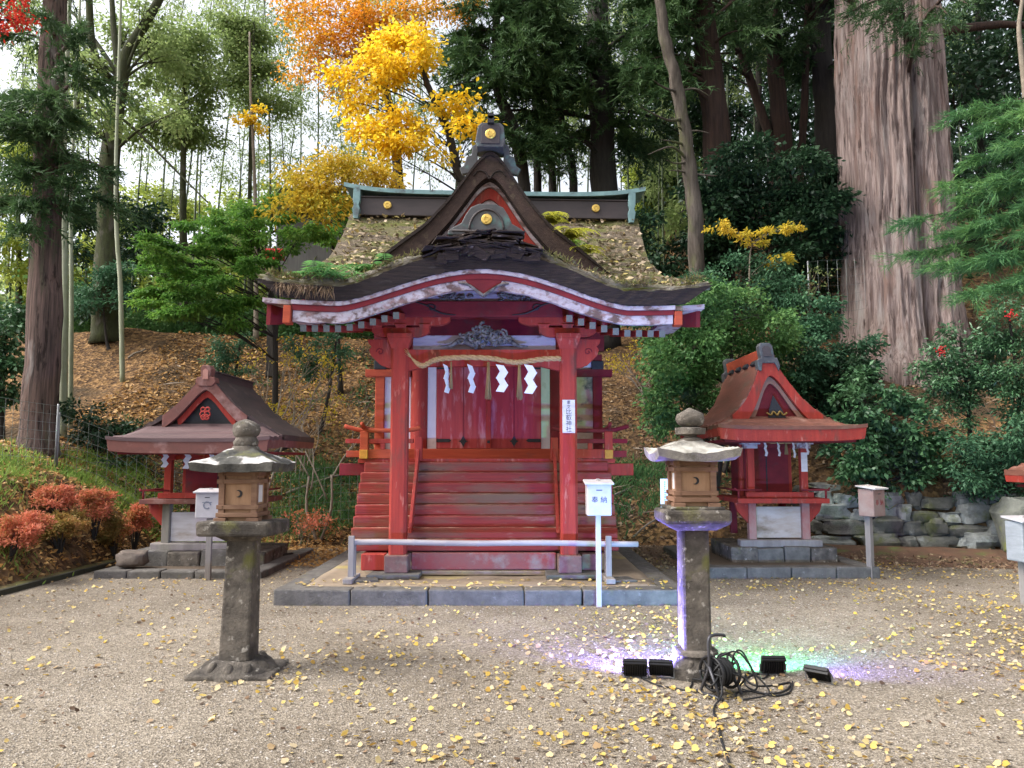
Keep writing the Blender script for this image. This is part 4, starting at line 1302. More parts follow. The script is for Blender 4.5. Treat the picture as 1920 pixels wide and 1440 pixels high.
MB().lathe([(.06, 1.68), (.095, 1.7), (.1, 1.73), (.085, 1.75), (.08, 1.765), (.098, 1.78), (.108, 1.815), (.1, 1.86), (.06, 1.89), (.015, 1.908), (0, 1.91)], 20).jitter(.012, 8).build('jewel_knob', LANT_STONE, rf, 60)

LR = thing('stone_lantern', 'tall stone lantern with pale roof and stacked knob rings above the cable reel', 'lantern', (1.365, 5.9, 0))
lotus(LR, .19, .15, LANT_STONE, .02, 8)
MB().lathe([(.17, .165), (.165, .185), (.14, .2), (.0, .2)], 24).build('base_ring', LANT_STONE, LR, 50)
MB().box((0, 0, .63), (.21, .21, .93), None, (.95, .95), (.0, 0)).jitter(.01, 5, 8).build('pillar', LANT_STONE, LR, bevel=.022)
MB().box((0, 0, 1.10), (.48, .48, .055), (PI, 0, 0), (.62, .62)).jitter(.006, 5).build('platform_taper', LANT_STONE, LR, bevel=.012)
MB().box((0, 0, 1.175), (.49, .49, .1)).jitter(.012, 4, 9).build('platform', LANT_STONE, LR, bevel=.022)
MB().box((0, 0, 1.235), (.4, .4, .025)).build('platform_step', LANT_STONE, LR, bevel=.008)
firebox(LR, .13, 1.247, .35, side=-1)
rf = hat(.292, 1.58, .06, .13, .045, LICHEN_PALE, 5, LR)
MB().lathe([(.055, 1.72), (.09, 1.725), (.095, 1.745), (.05, 1.765), (.05, 1.775), (.115, 1.785), (.118, 1.83), (.06, 1.842), (0, 1.842)], 20).jitter(.008, 8).build('knob_ring', LANT_STONE, rf, 50)
MB().lathe([(.06, 1.84), (.1, 1.86), (.112, 1.9), (.1, 1.94), (.05, 1.965), (.015, 1.985), (0, 1.99)], 20).jitter(.01, 8).build('jewel_knob', LANT_STONE, rf, 60)


# ------------------------------------------------------------------ offering boxes and the notice board
def offering_box(label, loc, rz, w, d, z0, z1, post_w, body, roof, post, txt, ink, size=.085, sill=None):
    T = thing('offering_box', label, 'offering box', loc, rz)
    MB().b2(-post_w / 2, post_w / 2, -post_w / 2 + d * .25, post_w / 2 + d * .25, -.03, z1 - .05).build('post', post, T, bevel=.004)
    bx = MB().b2(-w / 2, w / 2, -d / 2, d / 2 - .001, z0, z1 - .035).build('box_body', body, T, bevel=.012)
    MB().box((0, -.01, z1 - .015), (w + .05, d + .07, .022), (R(7), 0, 0)).build('lid', roof, T, bevel=.006)
    MB().b2(-.02, .02, .02, .06, z1 - .002, z1 + .02).build('lid_knob', roof, T, bevel=.004)
    MB().b2(-.032, .032, -d / 2 - .0025, -d / 2 + .01, z1 - .105, z1 - .095).build('coin_slot', BLACKISH, bx)
    if txt == 'emblem':
        m = MB().tube([(.045 * math.cos(t), -d / 2 - .003, z0 + .17 + .045 * math.sin(t)) for t in [k * .6 for k in range(10)]], .008, 6)
        m.b2(-.06, .06, -d / 2 - .004, -d / 2, z0 + .2, z0 + .212)
        m.build('painted_mark', ink, bx)
    else:
        for i, ch in enumerate(txt):
            text_mesh(ch, size, 'lettering', ink, bx, ((i - .5) * size * 1.3, -d / 2 - .0015, z0 + (z1 - z0) * .45), (PI / 2, 0, 0), .0008)
    return T


offering_box('white offering box on a thin white post before the bamboo barrier', (.945, 8.5, 0), 0, .265, .2, .985, 1.36, .055, WHITE_PAINT, WHITE_PAINT, WHITE_PAINT, '奉納', INK, .075)
offering_box('white offering box on a wooden post behind the lichen roofed lantern', (-4.03, 10.35, 0), .1, .3, .22, .82, 1.19, .07, WHITE_PAINT, WHITE_PAINT, WOOD_GREY, 'emblem', mat('grey_ink', (.2, .21, .25), (.16, .17, .2), 9, bump=0))
offering_box('weathered brown offering box on a grey post before the dry stone wall', (4.86, 10.5, 0), .62, .29, .22, .83, 1.23, .075, mat('rusty_box', (.22, .11, .09), (.3, .24, .21), 3, bump=.25), WHITE_BOARD, WOOD_GREY, '奉納', INK_RED, .085)
offering_box('offering box of grey metal with white lid beside the low red shrine', (5.67, 8.6, 0), .1, .3, .26, .48, .95, .08, mat('grey_tin', (.3, .31, .33), (.2, .21, .22), 5, (1, 1, 5), .5, .3, 14), WHITE_PAINT, WOOD_GREY, '奉納', INK, .08)

NB = thing('notice_board', 'white notice board and post tinted with blue light behind the pale roofed lantern', 'sign', (1.86, 8.5, 0))  # blue of the floodlights is put into the colour of post and board
MB().b2(-.05, .05, 0, .05, -.03, 1.3).build('post', mat('blue_lit_white_paint', (.5, .6, .7), (.42, .52, .62), 6, rough=.6, bump=.08), NB, bevel=.004)
bd = MB().b2(-.235, .235, -.022, -.001, 1.0, 1.38).build('board', mat('blue_lit_white_board', (.52, .64, .76), (.46, .58, .7), 6, rough=.5, bump=.05), NB, bevel=.004)
BLUE_INK = mat('blue_grey_ink', (.12, .17, .28), (.1, .14, .22), 9, bump=0)
m = MB()
for k in range(8):
    zz = 1.352
    while zz > 1.352 - (.3 if k else .2):
        h = rnd.uniform(.01, .022)
        m.b2(.19 - k * .054 - .009, .19 - k * .054 + .009 * rnd.uniform(.2, 1), -.0232, -.021, zz - h, zz)
        zz -= h + .009
m.build('faint_writing', BLUE_INK, bd)


# ------------------------------------------------------------------ floodlights, reel, cables
def floodlight(label, loc, rz, tilt, col, power, group):
    T = thing('floodlight', label, 'floodlight', loc, rz, group)
    rot = Euler((tilt, 0, 0)).to_matrix()
    c = Vector((0, 0, .085))

    def B(cx, cy, cz, sx, sy, sz, mb):
        mb.box(c + rot @ Vector((cx, cy, cz)), (sx, sy, sz), rot)
    m = MB()
    B(0, 0, 0, .175, .03, .125, m)
    body = m.build('housing', BLACK, T, bevel=.006)
    m = MB()
    for k in range(9):
        B(-.068 + k * .017, -.025, -.012, .004, .022, .085, m)
    B(0, -.022, .046, .175, .02, .012, m)
    B(0, -.02, -.058, .17, .016, .008, m)
    m.build('cooling_fins', BLACK, body)
    m = MB()
    B(0, .0165, 0, .15, .003, .1, m)
    m.build('lit_lens', emit('lens_' + '_'.join(str(int(x * 100)) for x in col), col, 14), T)
    m = MB()
    for s in (-1, 1):
        m.tube([(s * .094, 0, .085), (s * .094, .01, .012), (s * .094, .03, .008)], .006, 6)
    m.tube([(-.094, .01, .008), (.094, .01, .008)], .006, 6)
    m.build('bracket', METAL, T)
    ld = bpy.data.lights.new('floodlight_beam', 'SPOT')
    ld.energy = power
    ld.color = col
    ld.spot_size = R(160)
    ld.spot_blend = .6
    ld.shadow_soft_size = .05
    lo = bpy.data.objects.new('floodlight_beam', ld)
    link(lo, T)
    lo.location = c + rot @ Vector((0, .03, 0))
    d = rot @ Vector((0, 1, 0))
    lo.rotation_euler = d.to_track_quat('-Z', 'Y').to_euler()
    return T


G_FL = 'floodlights lying on the gravel'
VIO = (.22, .2, 1.0)
floodlight('black floodlight shining violet, farthest of the pair beside the lantern foot', (.9, 5.8, 0), -.12, R(24), VIO, 190, G_FL)
floodlight('black floodlight shining violet, touching the foot of the pale roofed lantern', (1.09, 5.8, -.0), -.2, R(32), VIO, 190, G_FL)
floodlight('black floodlight shining green onto the yellow leaves', (1.935, 5.88, 0), -.05, R(20), (.1, 1.0, .45), 140, G_FL)
floodlight('black floodlight tipped over on its side, shining violet away from the cable reel', (2.2, 5.7, -.012), -.75, R(48), (.28, .24, 1.0), 150, G_FL)

RL = thing('cable_reel', 'black cable reel with carrying handle leaning on the lantern foot', 'cable reel', (1.42, 5.42, 0))
ax = Vector((.86, .5, 0)).normalized()
fw = Vector((-ax.y, ax.x, 0))


def ring(cx, r, t, n=28, ph=0):
    return [ax * cx + fw * r * math.cos(a) + Vector((0, 0, .15 + r * math.sin(a))) for a in [2 * PI * k / n + ph for k in range(n + 1)]]


for q in (-.075, .075):
    m = MB().tube(ring(q, .11, 0), .011, 8)
    for k in range(4):
        a = k * PI / 4
        v = fw * math.cos(a) + Vector((0, 0, math.sin(a)))
        m.tube([ax * q + Vector((0, 0, .15)) + v * .12, ax * q + Vector((0, 0, .15)) - v * .12], .008, 6)
    m.build('flange', BLACK, RL, True)
m = MB().tube([ax * -.07 + Vector((0, 0, .15)), ax * .07 + Vector((0, 0, .15))], .06, 20)
for k in range(9):
    m.tube(ring(-.06 + k * .015, .075 + .008 * (k % 2), 0), .009, 6)
m.build('wound_cable', CABLE, RL, 50)
m = MB()
for q in (-.1,):
    m.tube(spline([ax * q + fw * .09 + Vector((0, 0, .012)), ax * q + Vector((0, 0, .2)), ax * q + fw * .0 + Vector((0, 0, .36)), ax * (q + .04) + Vector((0, 0, .4)), ax * (q + .14) + Vector((0, 0, .39)), ax * (q + .15) + Vector((0, 0, .375))], 6), .011, 8)
    m.tube([ax * q - fw * .1 + Vector((0, 0, .012)), ax * q + Vector((0, 0, .2))], .011, 8)
    m.tube([ax * q - fw * .12 + Vector((0, 0, .012)), ax * q + fw * .12 + Vector((0, 0, .012))], .011, 8)
    m.tube([ax * .1 - fw * .1 + Vector((0, 0, .012)), ax * .1 + Vector((0, 0, .15)), ax * .1 + fw * .1 + Vector((0, 0, .012))], .011, 8)
m.build('handle_frame', mat('dark_grey_steel', (.07, .07, .08), (.05, .05, .055), 9, rough=.4, metal=.4, bump=0), RL, True)


def gp(px, py, z=.008):
    """ground point under a photograph pixel"""
    u = (px - 960) / F_PX
    v = (720 - py) / F_PX
    d = Vector((u, math.cos(TH) - v * math.sin(TH), math.sin(TH) + v * math.cos(TH)))
    s = (z - EYE) / d.z
    return Vector((d.x * s, d.y * s, z))


def cable(label, pts, r=.0065):
    p = spline(pts, 8)
    o = MB().tube([q - p[0] for q in p], r, 6).build('cable', CABLE, None, True)
    o.location = p[0]
    return tag(o, label, 'cable', 'black cables round the reel')


RLP = Vector((1.42, 5.42, 0))
cable('black cable running from the reel straight towards the viewer through the yellow leaves', [RLP + Vector((-.03, -.1, .2)), RLP + Vector((-.03, -.15, .05)), gp(1338, 1330), gp(1348, 1362), gp(1352, 1385), gp(1362, 1415), gp(1372, 1450), gp(1380, 1500)], .008)
cable('black cable looping in front of the two violet floodlights beside the lantern', [gp(1195, 1262), gp(1205, 1272), gp(1235, 1285), gp(1265, 1290), gp(1288, 1294), gp(1296, 1285), gp(1303, 1268), RLP + Vector((-.09, -.08, .08)), RLP + Vector((-.03, -.08, .14))])
cable('black cable hanging from the reel down to the gravel beside the floodlight shining green', [RLP + Vector((.0, 0, .25)), RLP + Vector((.12, .02, .28)), RLP + Vector((.2, .0, .2)), RLP + Vector((.24, -.03, .05)), gp(1383, 1298), gp(1381, 1310)])
cable('black cable in wide coils before the tipped floodlight', [RLP + Vector((.05, -.05, .16)), RLP + Vector((.15, -.05, .12)), gp(1388, 1290), gp(1430, 1300), gp(1470, 1296), gp(1482, 1280), gp(1450, 1285), gp(1415, 1285), gp(1400, 1272), gp(1425, 1262), gp(1450, 1262)])
cable('black cable curling behind the wide coils towards the green light', [gp(1442, 1262), gp(1430, 1272), gp(1402, 1262), gp(1396, 1280), gp(1412, 1294), gp(1450, 1304), gp(1480, 1298), gp(1486, 1278)])
cable('black cable arched high over the top of the reel', [RLP + Vector((.08, .02, .1)), RLP + Vector((.09, -.03, .27)), RLP + Vector((.15, -.02, .29)), RLP + Vector((.22, -.05, .16)), RLP + Vector((.3, -.1, .04)), gp(1392, 1312)])
cable('short black cable from the reel to the floodlight at the lantern foot', [RLP + Vector((-.06, -.02, .1)), gp(1290, 1272), gp(1268, 1262), gp(1245, 1262), gp(1228, 1260)])
o = MB().lathe([(.045, 0), (.048, .012), (.036, .026), (.0, .028)], 24).build('junction_puck', WHITE_PAINT, None, 50)
o.location = gp(1184, 1268, 0)
tag(o, 'small white round plastic plug lying below the violet floodlights', 'plug')
# ------------------------------------------------------------------ ground and hillside
def hill(x, y):
    bank = 0.0
    if x < -6.15:
        d = -6.15 - x
        bank = 2.0 * (1 - math.exp(-d * .75)) * smooth01(3, 7, y)
    yb = interp([(-12, 13.2), (-6, 14.0), (0, 14.4), (5.5, 13.9), (12, 13.0)], x)
    d = y - yb
    back = 0.0
    if d > 0:
        left = .62 * min(d, 8.2) + .12 * max(0, min(d - 8.2, 14))
        cen = .64 * min(d, 7.5) + .25 * max(0, min(d - 7.5, 20))
        right = .95 * smooth01(0, .25, d) + .75 * min(d, 9) + .42 * max(0, min(d - 9, 24))
        t = smooth01(-4, 1, x)
        u = smooth01(4.6, 6.0, x)
        back = (left * (1 - t) + cen * t) * (1 - u) + right * u
    z = (bank ** 3 + back ** 3) ** (1 / 3)
    if z > .05:
        a = min(1, z)
        z += a * (mnoise.noise(Vector((x * .5, y * .5, 3))) * .22 + mnoise.noise(Vector((x * 1.7, y * 1.7, 8))) * .08)
    return z - .02 if z > .02 else -.04


def litter_mat():
    m, nt, out = _nt('forest_floor')
    L, N = nt.links.new, nt.nodes.new
    b = N('ShaderNodeBsdfPrincipled')
    b.inputs['Roughness'].default_value = .95
    b.inputs['Specular IOR Level'].default_value = .1
    tc = N('ShaderNodeTexCoord')
    v = N('ShaderNodeTexVoronoi')
    v.inputs['Scale'].default_value = 13
    L(tc.outputs['Object'], v.inputs['Vector'])
    sp = N('ShaderNodeSeparateColor')
    L(v.outputs['Color'], sp.inputs[0])
    r = _ramp(nt, [(0, (.05, .03, .018)), (.4, (.12, .07, .036)), (.75, (.2, .115, .05)), (1, (.3, .18, .085))])
    L(sp.outputs[0], r.inputs['Fac'])
    n = N('ShaderNodeTexNoise')
    n.inputs['Scale'].default_value = .55
    n.inputs['Detail'].default_value = 6
    L(tc.outputs['Object'], n.inputs['Vector'])
    r2 = _ramp(nt, [(.48, 0.0), (.62, 1.0)])
    L(n.outputs['Fac'], r2.inputs['Fac'])
    mx = N('ShaderNodeMix')
    mx.data_type = 'RGBA'
    L(r2.outputs[0], mx.inputs[0])
    L(r.outputs[0], mx.inputs[6])
    mx.inputs[7].default_value = (.06, .042, .026, 1)
    L(mx.outputs[2], b.inputs['Base Color'])
    bp = N('ShaderNodeBump')
    bp.inputs['Strength'].default_value = .9
    bp.inputs['Distance'].default_value = .04
    L(v.outputs['Distance'], bp.inputs['Height'])
    L(bp.outputs[0], b.inputs['Normal'])
    L(b.outputs[0], out.inputs[0])
    return m


xs = list(np.linspace(-30, -12, 30)) + list(np.linspace(-11.7, 14, 130)) + list(np.linspace(14.5, 34, 30))
ys = list(np.linspace(2.5, 26, 150)) + list(np.linspace(26.5, 60, 40)) + list(np.linspace(65, 260, 12))
mb = MB()
W = len(xs)
for y in ys:
    for x in xs:
        xx = x * (1 if y < 60 else 1 + (y - 60) / 25)
        mb.v.append((xx, y, hill(x, min(y, 60))))
for j in range(len(ys) - 1):
    for i in range(W - 1):
        a = j * W + i
        mb.f.append((a, a + 1, a + W + 1, a + W))
tag(mb.build('hillside', litter_mat(), None, True), kind='structure')


def gravel_mat():
    m, nt, out = _nt('gravel')
    L, N = nt.links.new, nt.nodes.new
    b = N('ShaderNodeBsdfPrincipled')
    b.inputs['Roughness'].default_value = .95
    b.inputs['Specular IOR Level'].default_value = .15
    tc = N('ShaderNodeTexCoord')
    v = N('ShaderNodeTexVoronoi')
    v.inputs['Scale'].default_value = 85
    L(tc.outputs['Object'], v.inputs['Vector'])
    sp = N('ShaderNodeSeparateColor')
    L(v.outputs['Color'], sp.inputs[0])
    r = _ramp(nt, [(0, (.12, .103, .085)), (.3, (.21, .183, .15)), (.7, (.29, .255, .21)), (1, (.4, .36, .31))])
    L(sp.outputs[0], r.inputs['Fac'])
    n = N('ShaderNodeTexNoise')
    n.inputs['Scale'].default_value = .5
    n.inputs['Detail'].default_value = 8
    n.inputs['Roughness'].default_value = .65
    L(tc.outputs['Object'], n.inputs['Vector'])
    r2 = _ramp(nt, [(.36, (.66, .62, .57)), (.64, (1.08, 1.05, 1.0))])
    L(n.outputs['Fac'], r2.inputs['Fac'])
    mx = N('ShaderNodeMix')
    mx.data_type = 'RGBA'
    mx.blend_type = 'MULTIPLY'
    mx.inputs[0].default_value = 1
    L(r.outputs[0], mx.inputs[6])
    L(r2.outputs[0], mx.inputs[7])
    L(mx.outputs[2], b.inputs['Base Color'])
    bp = N('ShaderNodeBump')
    bp.inputs['Strength'].default_value = .8
    bp.inputs['Distance'].default_value = .012
    L(v.outputs['Distance'], bp.inputs['Height'])
    n5 = N('ShaderNodeTexNoise')
    n5.inputs['Scale'].default_value = 9
    n5.inputs['Detail'].default_value = 6
    L(tc.outputs['Object'], n5.inputs['Vector'])
    bp2 = N('ShaderNodeBump')
    bp2.inputs['Strength'].default_value = .5
    bp2.inputs['Distance'].default_value = .04
    L(n5.outputs['Fac'], bp2.inputs['Height'])
    L(bp.outputs[0], bp2.inputs['Normal'])
    L(bp2.outputs[0], b.inputs['Normal'])
    L(b.outputs[0], out.inputs[0])
    return m


mb = MB()
mb.v = [(-60, -60, 0), (60, -60, 0), (60, 14.6, 0), (-60, 14.6, 0)]
mb.f = [(0, 1, 2, 3)]
# the yard, cut away where the bank rises
mb = MB()
gx = np.linspace(-40, 40, 161)
gy = np.linspace(-40, 14.6, 110)
for y in gy:
    for x in gx:
        mb.v.append((x, y, 0))
for j in range(109):
    for i in range(160):
        a = j * 161 + i
        mb.f.append((a, a + 1, a + 162, a + 161))
tag(mb.build('ground', gravel_mat(), None), kind='structure')
# dark edging strip along the bank and its mossy verge
m = MB()
for k in range(5):
    m.b2(-6.04, -5.98, 3.0 + k * 2.0, 4.98 + k * 2.0, -.03, .06 + .008 * (k % 2))
tag(m.jitter(.01, 2).build('kerb', mat('dark_edging', (.03, .028, .024), (.05, .05, .03), 5, bump=.5), None, bevel=.006), kind='structure')
m = MB().slab(lambda u, v: Vector((-6.7 + .66 * u, 3 + 10 * v, .045 + .05 * (1 - u) + .02 * mnoise.noise(Vector((u * 4, v * 40, 0))))), lambda u, v: Vector((-6.7 + .66 * u, 3 + 10 * v, -.1)), 8, 80)
tag(m.build('verge_ground', mat('mossy_soil', (.13, .13, .04), (.09, .06, .035), 2.5, bump=.8, bscale=25, patches=[((.2, .13, .06), 5, .55, .7)]), None, True), kind='structure')
# damp strip with moss before the stone wall
m = MB().slab(lambda u, v: Vector((5.1 + 5.5 * u, 11.9 - 1.2 * u + (1.9 - .5 * u) * v + .15 * mnoise.noise(Vector((u * 6, v, 3))), .012 + .1 * v + .02 * mnoise.noise(Vector((u * 12, v * 5, 0))))), lambda u, v: Vector((5.1 + 5.5 * u, 11.9 - 1.2 * u + (1.9 - .5 * u) * v, -.1)), 40, 14)
tag(m.build('damp_ground', mat('red_brown_soil', (.15, .075, .045), (.08, .05, .032), 4, bump=.8, bscale=25, patches=[((.1, .12, .035), 2.2, .53, .66)]), None, True), kind='structure')
m = MB().slab(lambda u, v: Vector((1.9 + 3.4 * u, 11.2 + 3.4 * v, .006 + .03 * v + .02 * mnoise.noise(Vector((u * 12, v * 5, 0)))-.01*abs(2*u-1)**3)), lambda u, v: Vector((1.9 + 3.4 * u, 11.2 + 3.4 * v, -.1)), 30, 20)
tag(m.build('shaded_ground', mat('brown_soil', (.17, .11, .07), (.09, .06, .04), 4, bump=.8, bscale=25), None, True), kind='structure')

# ------------------------------------------------------------------ fallen leaves on the yard: too many to count
def ground_points(n, dens, x0=-9, x1=9, y0=3.4, y1=12.5):
    P = np.stack([nrg.uniform(x0, x1, n), nrg.uniform(y0, y1, n)], 1)
    keep = []
    for i in range(n):
        x, y = P[i]
        if x < -6.0 or (-2.65 < x < 1.95 and y > 8.55):
            continue
        if ((x + 2.07) ** 2 + (y - 6) ** 2 < .1) or ((x - 1.32) ** 2 + (y - 5.72) ** 2 < .06):
            continue
        if nrg.random() < dens(x, y):
            keep.append(i)
    return P[keep]


def ldens(x, y):
    a = .42 + .75 * mnoise.noise(Vector((x * .55, y * .55, 5))) + .55 * mnoise.noise(Vector((x * 2.2, y * 2.2, 1)))
    a *= interp([(-5, .25), (-2, .4), (1.5, .8), (5, 1)], x)
    a *= interp([(3.4, 1.0), (5.2, .85), (6.5, .6), (9, .4), (12, .3)], y)
    return a


def ginkgo(P, z, size, m, name, lo=.6, hi=1.3, curl=.35):
    n = len(P)
    a = nrg.uniform(0, 2 * PI, n)
    tilt = nrg.normal(size=(n, 3)) * curl
    tilt[:, 2] = 1
    Nn = unit(tilt)
    D = np.stack([np.cos(a), np.sin(a), np.zeros(n)], 1)
    sd = unit(np.cross(D, Nn))
    D = np.cross(Nn, sd)
    s = (size * nrg.uniform(lo, hi, n))[:, None]
    cu = nrg.uniform(-.1, .3, n)[:, None]
    P3 = np.concatenate([P, np.full((n, 1), 0.0)], 1) if P.shape[1] == 2 else P.copy()
    P3[:, 2] += z + nrg.uniform(0, .008, n) + s[:, 0] * .12
    fan = [(0, 0), (.45, -.5), (.8, -.42), (.95, -.12), (.8, 0), (.95, .12), (.8, .42), (.45, .5)]
    V = [P3 + D * s * (f - .5) + sd * s * g + Nn * s * (cu * (abs(g) * 1.4 + abs(f - .5) * .5)) for f, g in fan]
    V = np.stack(V, 1)
    V[:, :, 2] = np.maximum(V[:, :, 2], P3[:, 2:3] * 0 + z * .0 + .004) if P.shape[1] == 2 else V[:, :, 2]
    return npmesh(name, V, [(0, 1, 2, 3, 4), (0, 4, 5, 6, 7)], m)


P = ground_points(80000, ldens)
tag(ginkgo(P, .004, .036, GINKGO, 'fallen_leaves', .4, 1.4, .5), 'yellow fan shaped ginkgo leaves scattered over the gravel yard', 'leaf litter', kind='stuff')
P = ground_points(9000, lambda x, y: .55 * (.6 + .5 * mnoise.noise(Vector((x, y, 2)))))
tag(ginkgo(P, .003, .032, LITTER_BROWN, 'fallen_leaves', .4, 1.4), 'small brown leaf scraps strewn over the gravel yard', 'leaf litter', kind='stuff')
# small stones loose on the yard
P = ground_points(26000, lambda x, y: 1 if y < 6.5 else .5, -5.5, 6, 3.5, 10)
n = len(P)
s = nrg.uniform(.004, .011, n)[:, None]
P3 = np.concatenate([P, np.full((n, 1), .002)], 1)
oct_ = np.array([(1, 0, 0), (0, 1, 0), (-1, 0, 0), (0, -1, 0), (0, 0, .8), (0, 0, -.5)], float)
V = np.stack([P3 + (o * nrg.uniform(.6, 1.3, (n, 3))) * s for o in oct_], 1)
tag(npmesh('gravel', V, [(0, 1, 4), (1, 2, 4), (2, 3, 4), (3, 0, 4)], leafm('pebble', [(.14, .12, .1), (.3, .26, .22), (.44, .4, .36)], 0)), 'loose grey and tan pebbles of the gravel yard', 'gravel', kind='stuff')
# leaves on the platform
P = np.stack([nrg.uniform(-2.5, 1.8, 160), nrg.uniform(8.62, 9.3, 160), np.full(160, .168)], 1)
tag(ginkgo(P, .004, .045, GINKGO, 'fallen_leaves'), 'a few yellow leaves lying on the stone edge of the platform', 'leaf litter', kind='stuff')


# ------------------------------------------------------------------ litter, grass on the slopes
def slope_pts(n, x0, x1, y0, y1, dens=None):
    X = nrg.uniform(x0, x1, n)
    Y = nrg.uniform(y0, y1, n)
    out = []
    for x, y in zip(X, Y):
        if dens and nrg.random() > dens(x, y):
            continue
        out.append((x, y, hill(x, y)))
    return np.array(out)


def litter(name, label, P, m, size):
    n = len(P)
    D = nrg.normal(size=(n, 3))
    D[:, 2] *= .25
    D[:, 2] += .2
    Nn = nrg.normal(size=(n, 3)) * .5
    Nn[:, 1] -= .5
    Nn[:, 2] += 1
    P = P + np.array([0, 0, .02])
    o = leaf_mesh(name, P, D, Nn, size * nrg.uniform(.5, 1.4, n), size * .6 * nrg.uniform(.6, 1.3, n), m)
    return tag(o, label, 'leaf litter', kind='stuff')


litter('leaf_litter', 'orange brown leaf litter covering the bank above the brown roofed small shrine', slope_pts(26000, -9.5, -1.5, 13.6, 24, lambda x, y: .55 + .6 * mnoise.noise(Vector((x * .6, y * .6, 4)))), LITTER, .1)
litter('leaf_litter', 'dry brown leaf litter on the slope between the large hall and the giant cedar', slope_pts(22000, .5, 14, 13.4, 20, lambda x, y: .5 + .7 * mnoise.noise(Vector((x * .7, y * .7, 7)))), LITTER_BROWN, .085)
litter('leaf_litter', 'mixed brown leaves on the low bank beside the dark edging strip', slope_pts(11000, -12, -6.2, 7, 14.5), LITTER, .08)
P = np.stack([nrg.uniform(-6.5, -2.6, 4000), nrg.uniform(11.5, 15, 4000), np.full(4000, .0)], 1)
P[:, 2] = [max(.004, hill(x, y)) for x, y, _ in P]
litter('leaf_litter', 'tan leaves gathered on the flat ground behind the brown roofed small shrine', P, LITTER, .07)
P = np.stack([nrg.uniform(2, 9.5, 4200), nrg.uniform(11.0, 14, 4200), np.full(4200, .012)], 1)
P[:, 2] = [max(.03, hill(x, y)) for x, y, _ in P]
litter('leaf_litter', 'brown and rust leaves at the foot of the dry stone wall', P, LITTER_BROWN, .06)


def twigs(label, P):
    n = len(P)
    D = nrg.normal(size=(n, 3))
    D[:, 2] *= .2
    o = leaf_mesh('twig_litter', P + np.array([0, 0, .03]), D, nrg.normal(size=(n, 3)) * .4 + np.array([0, -.5, 1]), .5 * nrg.uniform(.3, 1.6, n), np.full(n, .022) * nrg.uniform(.5, 1.5, n), leafm('twig_bits', [(.05, .035, .025), (.14, .1, .07), (.26, .21, .16)], 0))
    return tag(o, label, 'twigs', kind='stuff')


twigs('small fallen twigs strewn over the leaf covered bank', slope_pts(900, -9.5, -1.5, 13.8, 24))
twigs('small fallen twigs strewn over the brown slope under the bushes', slope_pts(800, .5, 12, 13.6, 20))


def grass(label, P, h, w, m=GRASS, lean_=.65):
    n = len(P)
    D = nrg.normal(size=(n, 3)) * lean_
    D[:, 2] = 1
    Nn = nrg.normal(size=(n, 3))
    Nn[:, 2] = .1
    o = leaf_mesh('grass', P, D, Nn, h * nrg.uniform(.4, 1.3, n), np.full(n, w) * nrg.uniform(.6, 1.3, n), m)
    return tag(o, label, 'grass', kind='stuff')


def tuft_pts(cs, n, r):
    out = []
    for cx, cy in cs:
        q = nrg.normal(size=(n, 2)) * r
        for a, b in q:
            out.append((cx + a, cy + b, max(0, hill(cx + a, cy + b))))
    return np.array(out)


cs = [(rnd.uniform(-11, -6.5), rnd.uniform(9.5, 14.5)) for _ in range(60)] + [(rnd.uniform(-8.2, -4.6), rnd.uniform(13.6, 15.3)) for _ in range(36)]
grass('bright green grass clumps on the bank between the wire fence and the red azaleas', tuft_pts(cs, 200, .24), .16, .017)
cs = [(rnd.uniform(-4.8, -2.4), rnd.uniform(14.6, 16.6)) for _ in range(35)] + [(rnd.uniform(1.6, 3.4), rnd.uniform(15, 16.4)) for _ in range(15)]
grass('low green weeds on the slope on both flanks of the large hall', tuft_pts(cs, 160, .2), .2, .02, leafm('weed', [(.03, .075, .025), (.055, .13, .04), (.1, .18, .06)], .4))
cs = [(rnd.uniform(-8.5, -2), rnd.uniform(15, 21)) for _ in range(46)] + [(rnd.uniform(1.4, 7), rnd.uniform(14.8, 18)) for _ in range(34)]
grass('sparse dull green seedlings dotted over the leaf covered slopes', tuft_pts(cs, 26, .22), .2, .03, leafm('seedling', [(.03, .075, .03), (.06, .13, .045)], .35), 1.0)
cs = [(rnd.uniform(6.2, 8.8), rnd.uniform(13.9, 14.5)) for _ in range(14)]
grass('yellowish grass tufts growing along the top of the dry stone wall', tuft_pts(cs, 70, .09), .28, .014, leafm('dry_grass', [(.12, .13, .04), (.25, .2, .07), (.3, .22, .1)], .4), .8)


